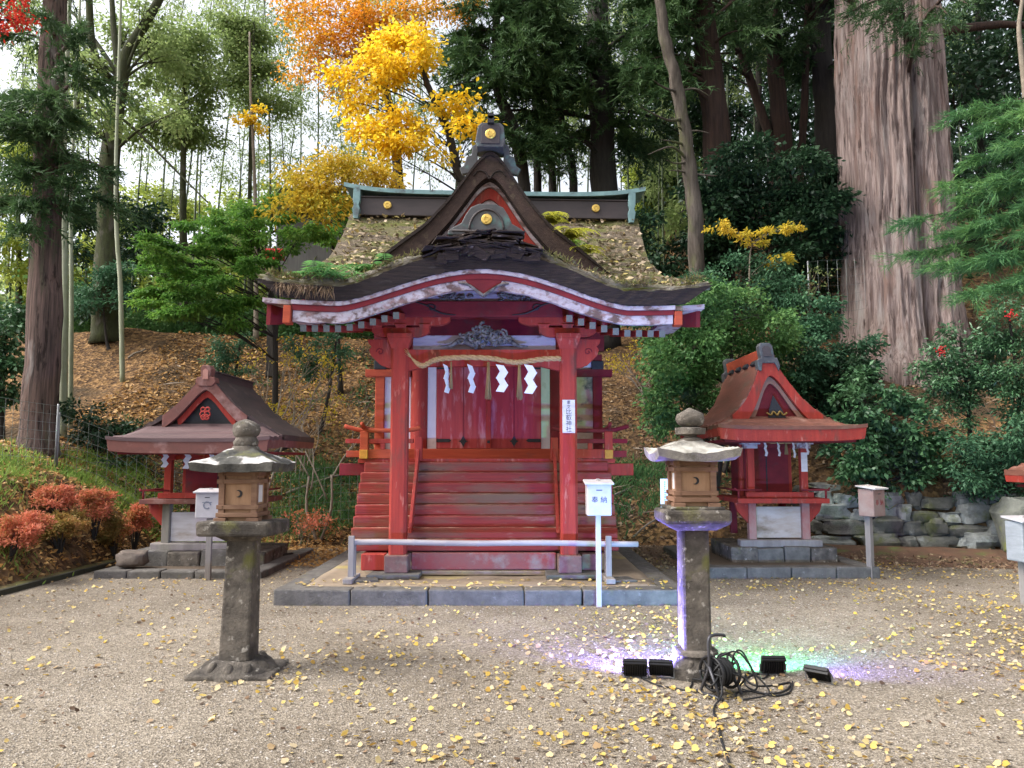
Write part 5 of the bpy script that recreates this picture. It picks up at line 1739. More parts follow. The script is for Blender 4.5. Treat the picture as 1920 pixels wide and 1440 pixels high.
# ------------------------------------------------------------------ dry stone wall
SW = thing('stone_wall', 'dry stone retaining wall of rough grey stones with moss under the giant cedar', 'stone wall', (7.6, 13.6, 0))
def rough_stone(mb, c, s, seed, sub=3):
    n = 18
    vs, fs = [], []
    rows = 11
    for j in range(rows):
        th = PI * (j + .5) / rows - PI / 2
        for i in range(n):
            a = 2 * PI * i / n
            d = Vector((math.cos(th) * math.cos(a), math.cos(th) * math.sin(a), math.sin(th)))
            e = Vector([math.copysign(abs(q) ** .5, q) for q in d])
            k = 1 + .4 * mnoise.noise(d * 1.3 + Vector((seed * 3.1, seed, 0))) + .12 * mnoise.noise(d * 2.6 + Vector((seed, 0, 5))) + .05 * mnoise.noise(d * 6 + Vector((seed, 2, 5)))
            vs.append(Vector(c) + Vector((e.x * s[0], e.y * s[1], e.z * s[2])) * k)
    for j in range(rows - 1):
        for i in range(n):
            fs.append((j * n + i, j * n + (i + 1) % n, (j + 1) * n + (i + 1) % n, (j + 1) * n + i))
    fs.append(tuple(range(n - 1, -1, -1)))
    fs.append(tuple(range((rows - 1) * n, rows * n)))
    mb.add(vs, fs)


STONE_WALL = mat('wall_stone', (.3, .31, .29), (.12, .125, .115), 5, bump=.9, bscale=22, rough=.95, patches=[((.44, .47, .45), 2.2, .52, .68), ((.13, .145, .04), 2.4, .58, .7)], bdist=.03)
STONE_WALL2 = mat('wall_stone_mossy', (.17, .165, .145), (.08, .08, .07), 5, bump=.9, bscale=22, rough=.95, patches=[((.1, .11, .03), 2, .52, .68), ((.32, .33, .31), 3, .58, .7)], bdist=.03)
mbs = [MB(), MB()]
seed = 0
z = .02
for row in range(5):
    x = -2.25 + rnd.uniform(-.1, .2)
    hh = [.25, .24, .26, .25, .2][row]
    while x < 2.9:
        w = rnd.choice([.2, .34, .52, .76]) * rnd.uniform(.85, 1.15)
        hk = hh * rnd.uniform(.75, 1.25)
        yy = .0 + row * .1 - .24 * smooth01(.4, 2.9, x) * 1.0 - .16 * x
        top_ok = row < 4 or rnd.random() < .5
        if x < -1.7 and row == 4:
            top_ok = True
        if top_ok:
            rough_stone(mbs[0 if (row >= 2 and rnd.random() < .7) or rnd.random() < .25 else 1], (x + w / 2, yy + rnd.uniform(-.04, .04), z + hk / 2 + rnd.uniform(-.02, .02)), (w * .53, .24, hk * .54), seed)
        seed += 1
        x += w
    z += hh * .92
for k, mb in enumerate(mbs):
    mb.build('wall_stones', (STONE_WALL, STONE_WALL2)[k], SW, 40)
MB().slab(lambda u, v: Vector((-2.4 + 5.4 * u, .42 - .16 * (-2.4 + 5.4 * u) - .24 * smooth01(.4, 2.9, -2.4 + 5.4 * u), 1.0 * v)), lambda u, v: Vector((-2.4 + 5.4 * u, .7 - .16 * (-2.4 + 5.4 * u), 1.0 * v)), 10, 1).build('soil_core', BLACKISH, SW)
mb = MB()
rough_stone(mb, (0, 0, .45), (.72, .4, .5), 77)
o = mb.build('boulder', mat('mossy_boulder', (.21, .215, .185), (.1, .105, .09), 4, bump=.9, bscale=20, patches=[((.2, .22, .07), 2.4, .52, .66)], bdist=.03), None, 50)
o.location = (8.65, 12.75, 0)
tag(o, 'big pale mossy boulder ending the dry stone wall', 'boulder')
mb = MB()
rough_stone(mb, (0, 0, .1), (.17, .14, .1), 33)
o = mb.build('boulder', mat('brown_rock', (.2, .16, .13), (.1, .08, .07), 6, bump=.6), None, 50)
o.location = (-5.33, 11.0, .1)
tag(o, 'rounded brown rock lying at the foot of the brown roofed small shrine', 'rock')


# ------------------------------------------------------------------ wire fences
def fence(label, pts, h, cell=.15, post_every=1, base=None, r=.0035):
    T = thing('wire_fence', label, 'fence', (pts[0][0], pts[0][1], 0))
    o = Vector((pts[0][0], pts[0][1], 0))
    m = MB()
    run = []
    for (ax_, ay), (bx, by) in zip(pts, pts[1:]):
        L_ = math.hypot(bx - ax_, by - ay)
        k = max(1, int(L_ / cell))
        for i in range(k):
            t = i / k
            x, y = ax_ + (bx - ax_) * t, ay + (by - ay) * t
            run.append(Vector((x, y, (base or hill)(x, y))) - o)
    # smooth the base line
    zs = [p.z for p in run]
    for i, p in enumerate(run):
        q = zs[max(0, i - 5):i + 6]
        p.z = sum(q) / len(q)
    for p in run:
        m.tube([p, p + Vector((0, 0, h))], r, 3, False)
    nz = int(h / cell)
    for k in range(nz + 1):
        m.tube([p + Vector((0, .004, k * h / nz)) for p in run], r, 3, False)
    m.build('wire_mesh', WIRE, T)
    step = max(1, len(run) // max(1, int(len(run) * cell / 2.0)))
    for i in range(0, len(run), step):
        MB().tube([run[i] - Vector((0, -.02, .2)), run[i] + Vector((0, .02, h + .03))], .018, 8).build('fence_post', METAL, T, True)
    return T


fence('wire mesh fence at the foot of the bank behind the brown roofed small shrine', [(-7.9, 13.4), (-5.5, 14.2), (-3.4, 14.7), (-2.0, 14.8)], 1.15)
fence('wire mesh fence climbing the bank on the near side of the red cedar trunk', [(-7.9, 13.35), (-8.3, 11.2), (-8.6, 9.2), (-8.9, 7.0)], 1.05, .15)
fence('leaning piece of wire mesh fence among bushes beside the giant cedar', [(6.6, 16.8), (7.2, 16.7), (7.9, 16.5)], 1.15, .17, base=lambda x, y: at(1560 + (x - 6.6) * 30, 600, 16.7).z + (x - 6.6) * .35)
# ------------------------------------------------------------------ trees and shrubs
def box_crowns(x0, y0, x1, y1, Y0, Y1, n, r, rz=None):
    """n leaf masses spread through the space seen in a picture rectangle between two distances"""
    out = []
    for _ in range(n):
        p = at(rnd.uniform(x0, x1), rnd.uniform(y0, y1), rnd.uniform(Y0, Y1))
        k = rnd.uniform(.7, 1.3)
        out.append((p, (r * k, r * k, (rz or r * .6) * k)))
    return out


def cr(px, py, Y, r, rz=None):
    return (at(px, py, Y), (r, r, rz or r * .6))


def base_at(px, Y):
    p = at(px, 700, Y)
    return Vector((p.x, Y, hill(p.x, Y) - .15))


# --- giant cedar: ribbed trunk
def giant():
    base = base_at(1695, 18) - Vector((0, 0, 2.2))
    top = at(1642, -420, 18.4)
    T = thing('cedar_tree', 'giant cedar with thick ribbed pinkish grey trunk on the slope above the stone wall', 'tree', base)
    nA, nZ = 260, 150
    mb = MB()
    H = (top - base).z
    for j in range(nZ + 1):
        t = j / nZ
        zc = t * H
        ctr = Vector(((top - base).x * t, (top - base).y * t, zc))
        zf = max(0, zc - 1.5)
        R0 = 1.3 - .34 * t ** .8 + .36 * math.exp(-zf / .55)
        for i in range(nA):
            a = 2 * PI * i / nA
            d = Vector((math.cos(a), math.sin(a), 0))
            q = Vector((d.x * 2.2, d.y * 2.2, zc * .16))
            tw = mnoise.noise(Vector((d.x * 1.2, d.y * 1.2, zc * .5))) * .09
            r1 = mnoise.noise(Vector((math.cos(a + tw) * 9, math.sin(a + tw) * 9, zc * .22)))
            r2 = mnoise.noise(Vector((math.cos(a + tw) * 24, math.sin(a + tw) * 24, zc * .5 + 7)))
            rid = .075 * (1 - abs(r1) * 2.2) + .055 * (1 - abs(r2) * 2.4)
            big = mnoise.noise(q) * .1
            # the deep furrow where two stems have grown together
            af = -PI / 2 + .02 + .12 * mnoise.noise(Vector((0, 0, zc * .35))) + .05 * zc / H
            dd = math.atan2(math.sin(a - af), math.cos(a - af))
            fur = -.34 * math.exp(-(dd / .1) ** 2) * (1 - smooth01(.46, .7, t)) - .1 * math.exp(-(dd / .35) ** 2) * (1 - smooth01(.4, .7, t))
            for a2, dp in ((-PI / 2 - .55, .1), (-PI / 2 + .5, .12), (-PI / 2 + 1.1, .12), (-PI / 2 - 1.1, .08)):
                a2 += .1 * mnoise.noise(Vector((a2, 3, zc * .4)))
                d2 = math.atan2(math.sin(a - a2), math.cos(a - a2))
                fur -= dp * math.exp(-(d2 / .05) ** 2) * (.5 + mnoise.noise(Vector((a2 * 3, 1, zc * .5))))
            root = .3 * math.exp(-zf / .7) * mnoise.noise(Vector((d.x * 2.6, d.y * 2.6, 2)))
            mb.v.append(tuple(ctr + d * (R0 + rid + big + fur + root)))
    for j in range(nZ):
        for i in range(nA):
            mb.f.append((j * nA + i, j * nA + (i + 1) % nA, (j + 1) * nA + (i + 1) % nA, (j + 1) * nA + i))
    mb.build('trunk', BARK_CEDAR, T, True)
    # limbs above the picture and hanging sprays
    lb = MB()
    P, O, Dn = [], [], []
    ends = []
    for k in range(16):
        a = rnd.uniform(0, 2 * PI)
        z = rnd.uniform(9.5, 15)
        p0 = Vector((math.cos(a), math.sin(a), 0)) * .8 + (top - base) * (z / H)
        Lb = rnd.uniform(2.5, 5)
        p1 = p0 + Vector((math.cos(a) * Lb * .6, math.sin(a) * Lb * .6, .3))
        p2 = p0 + Vector((math.cos(a) * Lb, math.sin(a) * Lb, -.6))
        lb.tube(spline([p0, p1, p2], 5), [.14 * (1 - i / 12) for i in range(11)], 6)
        ends.append((p0, p1, p2))
    for px, py, yy in ((1560, -10, 14.6), (1600, 20, 14.7), (1640, 5, 14.5), (1690, 55, 14.6), (1725, 70, 14.3), (1655, 50, 14.8), (1780, 30, 14.0), (1820, 10, 14), (1710, 95, 14.4), (1580, 35, 14.8)):
        p2 = at(px, py, yy) - base
        p0 = (top - base) * ((p2.z + 1.0) / H) + Vector((0, -.8, 0))
        p1 = (p0 + p2) * .5 + Vector((0, -.3, .5))
        lb.tube(spline([p0, p1, p2], 5), [.06 * (1 - i / 12) for i in range(11)], 5)
        ends.append((p0, p1, p2))
    lb.build('branches', BARK_BROWN, T, True)
    sprays(ends, T, 16, 34, 1.0, CONIFER)
    return T


def sprays(ends, T, per, needles, length, lm, droop=.55, W=.02, Ln=.13, name='crown', start=.35, flat=.3):
    """needle foliage: drooping twigs along each limb, set with needles"""
    Ps, Ds = [], []
    for p0, p1, p2 in ends:
        for _ in range(per):
            t = rnd.uniform(start, 1)
            c = p0 * (1 - t) ** 2 + p1 * 2 * t * (1 - t) + p2 * t * t
            d = (p2 - p0).normalized()
            q = Vector((d.x + rnd.gauss(0, .7), d.y + rnd.gauss(0, .7), rnd.gauss(-droop * .6, flat))).normalized()
            Lt = length * rnd.uniform(.3, .9)
            tt = nrg.uniform(0, 1, needles)
            pts = np.array(c)[None] + np.array(q)[None] * (tt * Lt)[:, None]
            pts[:, 2] -= droop * .5 * Lt * tt ** 2
            Ps.append(pts + nrg.normal(size=pts.shape) * .02)
            dd = np.array(q)[None] + nrg.normal(size=pts.shape) * .55
            dd[:, 2] -= .15
            Ds.append(dd)
    P = np.concatenate(Ps)
    D = np.concatenate(Ds)
    n = len(P)
    return leaf_mesh(name, P, D, nrg.normal(size=(n, 3)) + np.array([0, 0, .6]), Ln * nrg.uniform(.6, 1.4, n), W * nrg.uniform(.8, 1.3, n), lm, T, 'needle')


giant()


def conifer(name, label, path, r0, r1, bark, limbs, lm, per=16, needles=30, length=.9, group=None, W=.024, Ln=.16, droop=.55, rough=.08):
    """limbs: list of (fraction-free) end points; each grows from the trunk a little above its end"""
    base = Vector(path[0])
    T = thing(name, label, 'tree', base, 0, group)
    mb, sp, rad = trunk_mb([Vector(p) - base for p in path], r0, r1, 14, .35, rough, 8, sum(map(ord, label)) % 40)
    mb.build('trunk', bark, T, True)
    lb = MB()
    ends = []
    for e in limbs:
        p2 = Vector(e) - base
        i = min(range(len(sp)), key=lambda k: abs(sp[k].z - (p2.z + .12 * (Vector((p2.x, p2.y, 0)) - Vector((sp[k].x, sp[k].y, 0))).length)))
        p0 = sp[i]
        d = p2 - p0
        p1 = p0 + d * .5 + Vector((rnd.uniform(-.08, .08), 0, rnd.uniform(-.1, .2) if per == 0 else .12)) * d.length
        rr = min(rad[i] * .5, .025 + .014 * d.length)
        lb.tube(spline([p0, p1, p2], 5), [rr * (1 - i2 / 12) for i2 in range(11)], 6)
        ends.append((p0, p1, p2))
    if ends:
        lb.build('branches', bark, T, True)
        if per:
            sprays(ends, T, per, needles, length, lm, droop, W, Ln)
    return T


def rad_limbs(axis_px, Y, ys, reach, n, up=0.0):
    out = []
    for _ in range(n):
        py = rnd.uniform(*ys)
        p = at(axis_px, py, Y)
        a = rnd.uniform(0, 2 * PI)
        L_ = rnd.uniform(.4, 1) * reach
        out.append(p + Vector((math.cos(a) * L_, math.sin(a) * L_, up)))
    return out


# --- red cedar beside the fence (near, tall)
b = base_at(80, 14.0)
conifer('cedar_tree', 'straight red barked cedar with dark needle sprays standing at the wire fence', [b, at(82, 620, 14), at(88, 380, 14.0), at(96, 150, 14.1), at(108, -150, 14.2), at(125, -500, 14.3)], .31, .18, BARK_RED,
        [at(rnd.uniform(-30, 215), rnd.uniform(60, 390), rnd.uniform(12.6, 14.8)) for _ in range(22)] + [at(rnd.uniform(-60, 230), rnd.uniform(-400, 40), rnd.uniform(12.5, 15.5)) for _ in range(16)] +
        [at(150, 130, 13), at(60, 230, 12.8), at(110, 180, 12.7), at(40, 380, 13.0), at(30, 430, 13)], CONIFER_MID, 20, 34, .9, W=.028, Ln=.15)

# --- forked mossy tree
b = base_at(196, 21)
tree('mossy_tree', 'old mossy tree with forked trunk behind the red barked cedar', 'tree', [b, at(200, 480, 21), at(204, 330, 21), at(214, 230, 21), at(228, 150, 21)], .34, .2, BARK_MOSS,
     [cr(rnd.uniform(60, 330), rnd.uniform(-30, 260), rnd.uniform(19.5, 22.5), 0.6) for _ in range(20)], GRN_LIGHT, 7500, .13, .08, .45, .7, group=None, limb=.03,
     extra=[([at(226, 160, 21), at(238, 100, 21), at(275, 40, 21), at(320, -40, 21)], .2, .1), ([at(208, 150, 21), at(190, 130, 21), at(172, 80, 20.8), at(166, -30, 20.6)], .14, .09), ([at(206, 260, 21), at(170, 240, 20.8), at(148, 200, 20.6), at(140, 130, 20.5)], .12, .04), ([at(226, 150, 21), at(214, 60, 21.2), at(208, -40, 21.4)], .12, .06), ([at(215, 215, 21), at(250, 240, 21), at(330, 320, 20.5), at(390, 380, 20)], .05, .02)])

# --- broadleaf masses of the light green wood
def leafy(name, label, px, Y, top, r0, crowns, lm, n, bark=BARK_MOSS, L=.13, W=.085, sub=.62, **kw):
    b = base_at(px, Y)
    return tree(name, label, 'tree', [b, at(px + rnd.uniform(-8, 8), (700 + top) / 2, Y), at(px + rnd.uniform(-14, 14), top, Y)], r0, r0 * .35, bark, crowns, lm, n, L, W, sub, **kw)


leafy('broadleaf_tree', 'light green leafy tree rising above the bamboo between two mossy trunks', 345, 24, 60, .16, [cr(350, 120, 24, .9), cr(320, 90, 24.5, .7), cr(385, 95, 24, .7), cr(350, 190, 24, .6), cr(300, 150, 24.5, .5), cr(400, 160, 24, .5), cr(320, 235, 24, .9, .4), cr(280, 250, 24, .7, .3), cr(370, 240, 24, .6, .4)], GRN_LIGHT, 11500)
leafy('broadleaf_tree', 'slim grey green tree with drooping leaves standing in the bright sky gap', 470, 25, 40, .1, [cr(470, 60, 25, .7, .7), cr(440, 100, 25, .5), cr(500, 120, 25, .5), cr(455, 150, 25, .5), cr(425, 40, 25, .5), cr(520, 190, 25, .4), cr(480, 200, 25, .4)], GRN_LIGHT, 9000)
leafy('laurel_tree', 'dark evergreen laurel under the forked mossy tree', 190, 22.5, 420, .1, [cr(180, 420, 22.5, 1.0, .8), cr(150, 470, 22.2, .8), cr(225, 400, 22.5, .9), cr(165, 540, 22, .9, .6), cr(210, 480, 22.5, .9), cr(260, 420, 23, .7)], GRN_DARK, 6000, BARK_DARK, .15, .08)
leafy('holly_shrub', 'grey green evergreen shrub on the bank top below the dark laurel', 205, 20.5, 560, .05, [cr(190, 545, 20.5, .6, .4), cr(225, 520, 20.5, .5, .35), cr(165, 575, 20.3, .5), cr(240, 560, 20.3, .4)], GRN_BLUE, 2600, BARK_DARK, .11, .06, .3)
for lab, px, Y, top, cs in (
        ('yellow green leafy tree glowing behind the red barked cedar', 30, 27, 330, [cr(20, 380, 27, 1.6, 1.0), cr(60, 330, 28, 1.5, 1), cr(-10, 300, 27, 1.4, 1), cr(30, 440, 26, 1.2, .7), cr(140, 380, 28, 1.0), cr(10, 500, 26, .9, .5), cr(130, 480, 27, 1, .8)]),
        ('yellow green leafy tree filling the hollow behind the bamboo stems', 300, 31, 390, [cr(270, 400, 31, 2.0, 1.0), cr(330, 380, 31.5, 1.8, .8), cr(390, 410, 31, 1.6, .8), cr(240, 460, 30.5, 1.5, .9), cr(310, 480, 31, 1.7, .9), cr(380, 490, 31, 1.5, .8), cr(440, 440, 31, 1.4, .8)]),
        ('yellow green leafy tree behind the grey shed', 500, 33, 370, [cr(470, 400, 33, 1.4, .7), cr(530, 380, 33, 1.4, .6), cr(440, 470, 32, 1.4, .8), cr(600, 400, 33, 1.5, .7), cr(660, 380, 33, 1.4, .7), cr(720, 390, 33, 1.2, .6)]),
        ('sunlit yellow green tree behind the dark conifers', 1230, 34, 330, [cr(1200, 420, 34, 1.6, 1.0), cr(1260, 400, 34, 1.6, 1), cr(1230, 340, 34, 1.4), cr(1300, 440, 33, 1.3), cr(1160, 430, 34, 1.2), cr(1290, 350, 34.5, 1.2)])):
    leafy('broadleaf_tree', lab, px, Y, top, .14, cs, GRN_YELLOW, 6500, BARK_MOSS, .2, .12, .6)

# --- bamboo grove
def bamboo(h, lean_, seed):
    T = thing('bamboo', 'slender bamboo culm with fine green leaves in the grove on the hill', 'bamboo', (0, 0, 0), 0, 'bamboo culms in the grove')
    pts = [Vector((lean_ * (k / 12) ** 2.4 * h * .25, .1 * math.sin(k * .4 + seed), h * k / 12)) for k in range(13)]
    sp = spline(pts, 4)
    m = MB().tube(sp, [.042 * (1 - .8 * i / (len(sp) - 1)) * (1.12 if i % 2 == 0 else 1) for i in range(len(sp))], 7)
    m.build('culm', CULM, T, True)
    cs = []
    for k in range(16):
        t = rnd.uniform(.45, 1)
        p = sp[int(t * (len(sp) - 1))]
        a = rnd.uniform(0, 6.3)
        L_ = rnd.uniform(.3, 1.0) * (1.15 - .5 * t)
        cs.append((p + Vector((math.cos(a) * L_, math.sin(a) * L_, rnd.uniform(-.1, .3))), (.45, .45, .3)))
    P, O = crown_points(cs, 1150, .38, .8)
    k = len(P)
    D = unit(O + nrg.normal(size=(k, 3)) * .4)
    D[:, 2] -= .7
    leaf_mesh('crown', P, D, nrg.normal(size=(k, 3)) + np.array([0, 0, .6]), .19 * nrg.uniform(.6, 1.3, k), .045 * nrg.uniform(.8, 1.3, k), GRN_LIGHT, T)
    return T


BAM = [bamboo(12 + 1.2 * k, [.3, -.3, .15, -.15, .45][k], k) for k in range(5)]
spots = []
for px in (128, 150, 240, 262, 285, 312, 335, 350, 372, 398, 425, 447, 460, 476, 492, 512, 536, 560, 585, 618, 645, 668):
    spots.append((px + rnd.uniform(-8, 8), rnd.uniform(24, 32)))
for px in (700, 735, 770, 812, 850, 950, 972, 1000, 1022, 1046, 1062, 1080, 1100, 1126, 1150, 1170, 1190, 1215, 1235, 1258, 1280, 1360, 1378, 1400, 1420, 1750, 1765, 1782, 1830):
    spots.append((px + rnd.uniform(-8, 8), rnd.uniform(25, 33)))
for px in (15, 40, 5, 60):
    spots.append((px, rnd.uniform(24, 30)))
used = set()
for i, (px, Y) in enumerate(spots):
    k = i % 5
    o = BAM[k] if k not in used else copy_tree(BAM[k])
    used.add(k)
    o.location = base_at(px, Y)
    o.rotation_euler = (0, 0, rnd.uniform(0, 6.3))
    s = rnd.uniform(.85, 1.2)
    o.scale = (s, s, s)
for lab, pts, r in (('pale thick bamboo culm rising close behind the red barked cedar', [(126, 690, 16), (122, 560, 16), (120, 420, 16), (121, 250, 16), (128, 60, 16), (140, -200, 16)], .075),
                    ('thin pale bamboo culm leaning before the dark laurel', [(235, 620, 19), (226, 540, 19), (219, 440, 19), (217, 330, 19), (222, 150, 19), (230, -100, 19)], .06),
                    ('second pale bamboo culm close behind the red barked cedar, thinner and greener', [(138, 700, 16.4), (134, 560, 16.4), (133, 400, 16.4), (138, 250, 16.4), (150, 0, 16.4)], .05)):
    p = [at(*q) for q in pts]
    p[0].z = hill(p[0].x, p[0].y) - .1
    T = thing('bamboo', lab, 'bamboo', p[0])
    sp = spline([q - p[0] for q in p], 6)
    MB().tube(sp, [r * (1 - .5 * i / (len(sp) - 1)) * (1.1 if i % 2 == 0 else 1) for i in range(len(sp))], 9).build('culm', mat('pale_culm', (.33, .34, .25), (.2, .23, .13), 2, bump=.05, rough=.5), T, True)

# --- yellow tree behind the hall
b = base_at(885, 18)
tree('yellow_tree', 'bright yellow autumn tree rising behind the gable of the large hall', 'tree', [b, at(872, 400, 18), at(858, 320, 18), at(838, 240, 17.8), at(806, 170, 17.6), at(780, 90, 17.5)], .16, .05, BARK_DARK,
     [cr(775, 60, 17.3, .45), cr(740, 75, 17.4, .4), cr(800, 80, 17.2, .4, .3), cr(715, 105, 17.4, .4), cr(690, 115, 17.3, .3), cr(745, 120, 17.3, .45, .25), cr(785, 110, 17.2, .35), cr(640, 132, 17.5, .3), cr(660, 145, 17.4, .25, .15),
      cr(740, 150, 17.3, .4, .2), cr(700, 160, 17.4, .4, .18), cr(830, 200, 17.2, .3, .14), cr(870, 190, 17.2, .28, .14), cr(885, 190, 17, .16), cr(890, 235, 16.8, .3, .18), cr(870, 243, 16.8, .2), cr(760, 215, 17, .4, .16), cr(725, 240, 17, .4, .2), cr(670, 240, 17.2, .35, .2), cr(790, 240, 17, .3, .14),
      cr(750, 262, 16.9, .45, .16), cr(715, 280, 17, .35, .2), cr(730, 300, 17, .3, .15), cr(830, 290, 17, .22, .15), cr(655, 190, 17.4, .3, .2), cr(680, 195, 17.3, .25)], YELLOW, 6200, .12, .075, .34, .6, .4, group=None, limb=.012, kind='round')
b = base_at(760, 21)
tree('orange_maple', 'orange and olive maple at the top of the sky gap behind the yellow tree', 'tree', [b, at(745, 300, 21), at(720, 160, 21), at(690, 60, 21), at(670, -60, 21)], .17, .06, BARK_DARK,
     [cr(620, 75, 20.6, .6, .22), cr(650, 60, 20.6, .5, .2), cr(590, 92, 20.7, .5, .2), cr(555, 125, 20.8, .4, .18), cr(640, 100, 20.6, .5, .2), cr(540, 25, 21, .5, .25), cr(570, 40, 21, .4), cr(690, 10, 20.5, .6, .3), cr(740, 15, 20.5, .5, .3), cr(640, 15, 20.6, .5, .3), cr(800, 5, 20.5, .5, .25), cr(850, 10, 20.5, .5, .25), cr(680, 50, 20.8, .5), cr(710, 70, 20.8, .4), cr(590, 15, 20.8, .4), cr(880, -20, 20.5, .5), cr(600, 130, 20.8, .3, .15), cr(720, 40, 20.4, .6, .3), cr(660, 120, 20.5, .5, .25), cr(690, 90, 20.5, .5, .25), cr(780, 30, 20.4, .5, .25), cr(640, 160, 20.6, .4, .2), cr(570, 75, 20.6, .4, .2)],
     ORANGE_LEAF, 8500, .105, .065, .5, .7, .35, limb=.012)
b = base_at(790, 16.6)
tree('gold_maple', 'golden olive maple leaning over the roof end of the large hall', 'tree', [b, at(770, 520, 16.6), at(720, 430, 16.3), at(670, 380, 16), at(640, 330, 16)], .07, .03, BARK_DARK,
     [cr(600, 318, 15.6, .4, .1), cr(640, 312, 15.7, .4, .1), cr(580, 345, 15.4, .35, .1), cr(660, 335, 15.6, .35, .1), cr(620, 350, 15.4, .4, .12), cr(560, 375, 15.3, .3, .12), cr(590, 375, 15.3, .35, .12), cr(640, 370, 15.4, .3, .12), cr(535, 395, 15.2, .2, .14), cr(610, 400, 15.3, .35, .14), cr(550, 330, 15.8, .3, .1), cr(690, 320, 15.8, .4, .14), cr(720, 345, 15.9, .35, .14), cr(665, 300, 15.7, .25, .1)],
     GOLD_OLIVE, 5200, .11, .05, .34, .6, .45, limb=.008)
b = base_at(478, 22)
tree('yellow_sprig_tree', 'thin young tree with a lone orange yellow leaf cluster against the sky', 'tree', [b, at(480, 450, 22), at(476, 300, 22), at(470, 180, 22), at(468, 60, 22)], .07, .025, TWIG,
     [cr(468, 222, 21.8, .3, .14), cr(490, 205, 21.8, .2, .14), cr(450, 225, 21.8, .15), cr(480, 240, 21.8, .2)], YELLOW, 420, .11, .07, .16, limb=.008)

# --- green maple on the bank
b = base_at(520, 17.2)
layers = []
for px, py, r in ((330, 455, .75), (300, 480, .7), (380, 440, .8), (280, 510, .6), (350, 500, .9), (420, 470, .9), (450, 430, .7), (300, 545, .7), (360, 545, .9), (420, 530, .9), (470, 500, .8), (285, 570, .5), (330, 585, .7), (390, 580, .8), (440, 580, .7), (480, 560, .6), (500, 450, .6), (440, 610, .35), (540, 440, .6), (460, 395, .6), (400, 405, .5), (510, 400, .6), (560, 450, .5)):
    layers.append((at(px, py, rnd.uniform(15.2, 17.2)), (r * .8, r, .09)))
    layers.append((at(px + rnd.uniform(-35, 35), py + rnd.uniform(-18, 18), rnd.uniform(15.2, 17.2)), (r * .6, r, .08)))
tree('green_maple', 'spreading green maple with flat layered leaves on the bank beside the large hall', 'tree', [b, at(515, 600, 17), at(500, 520, 17), at(480, 450, 17), at(470, 390, 17)], .065, .03, BARK_DARK, layers, MAPLE, 30000, .09, .05, .2, .35, .3, 1.6, limb=.01)
b = base_at(640, 19.5)
tree('green_maple', 'small green maple in front of the grey shed', 'tree', [b, at(625, 480, 19.5), at(615, 420, 19.5), at(605, 380, 19.5)], .06, .03, BARK_DARK, [(at(rnd.uniform(560, 690), rnd.uniform(380, 450), rnd.uniform(18.5, 20)), (.6, .6, .12)) for _ in range(11)], MAPLE, 4500, .1, .055, .25, .4, .3, 1.4, limb=.01)

def bush(name, label, px, Y, crowns, lm, n, L, W, sub, bark=BARK_DARK, **kw):
    b = base_at(px, Y)
    topc = max(crowns, key=lambda c: c[0].z)[0]
    lowc = min(crowns, key=lambda c: c[0].z)
    r = lowc[1]
    low = []
    for c, rr in crowns:
        g = hill(c.x, c.y)
        z = c.z - rr[2] * 1.6
        while z > max(g + .05, c.z - .55 - rr[2]) and len(low) < 16:
            low.append((Vector((c.x + rnd.gauss(0, .1), c.y + rnd.uniform(-.1, .3), z)), (rr[0] * .85, rr[1] * .85, rr[2])))
            z -= rr[2] * 1.8
    n = int(n * (1 + .35 * len(low) / len(crowns)))
    crowns = crowns + low
    return tree(name, label, 'bush', [b, (b + topc) * .5 + Vector((.05, 0, 0)), topc], .05, .02, bark, crowns, lm, n, L, W, sub, limb=.01, rough=0, **kw)


# --- saplings and bare shrubs by the fence
def bare(label, px, py, Y, h, n, spread, leaves=0, r=.02, lm=None, lean_=0):
    b = at(px, py, Y)
    b.z = hill(b.x, b.y) - .05 if b.y > 13 else b.z
    T = thing('bare_shrub', label, 'shrub', b)
    m = MB()
    tips = []
    def grow(p, d, L_, rr, dep):
        q = p + d * L_
        mid = p + d * L_ * .5 + Vector((rnd.gauss(0, .05), rnd.gauss(0, .05), 0)) * L_
        m.tube(spline([p, mid, q], 3), [rr * (1 - .35 * i / 6) for i in range(7)], 5)
        if dep == 0:
            tips.append(q)
            return
        for _ in range(rnd.choice((2, 3))):
            dd = (d + Vector((rnd.gauss(0, spread), rnd.gauss(0, spread), rnd.gauss(.05, .2)))).normalized()
            grow(p + d * L_ * rnd.uniform(.6, 1), dd, L_ * rnd.uniform(.6, .8), rr * .55, dep - 1)
    for _ in range(n):
        grow(Vector((rnd.gauss(0, .05), rnd.gauss(0, .05), 0)), Vector((rnd.gauss(lean_, .15), rnd.gauss(0, .15), 1)).normalized(), h * .45, r, 3)
    m.build('stems', TWIG, T, True)
    if leaves:
        cs = [(p, (.12, .12, .08)) for p in tips]
        P, O = crown_points(cs, leaves, .1)
        k = len(P)
        leaf_mesh('foliage', P, O + nrg.normal(size=(k, 3)) * .1, nrg.normal(size=(k, 3)) + np.array([0, 0, 1]), .07 * nrg.uniform(.6, 1.3, k), .04 * nrg.uniform(.6, 1.3, k), lm or GOLD_OLIVE, T)
    return T


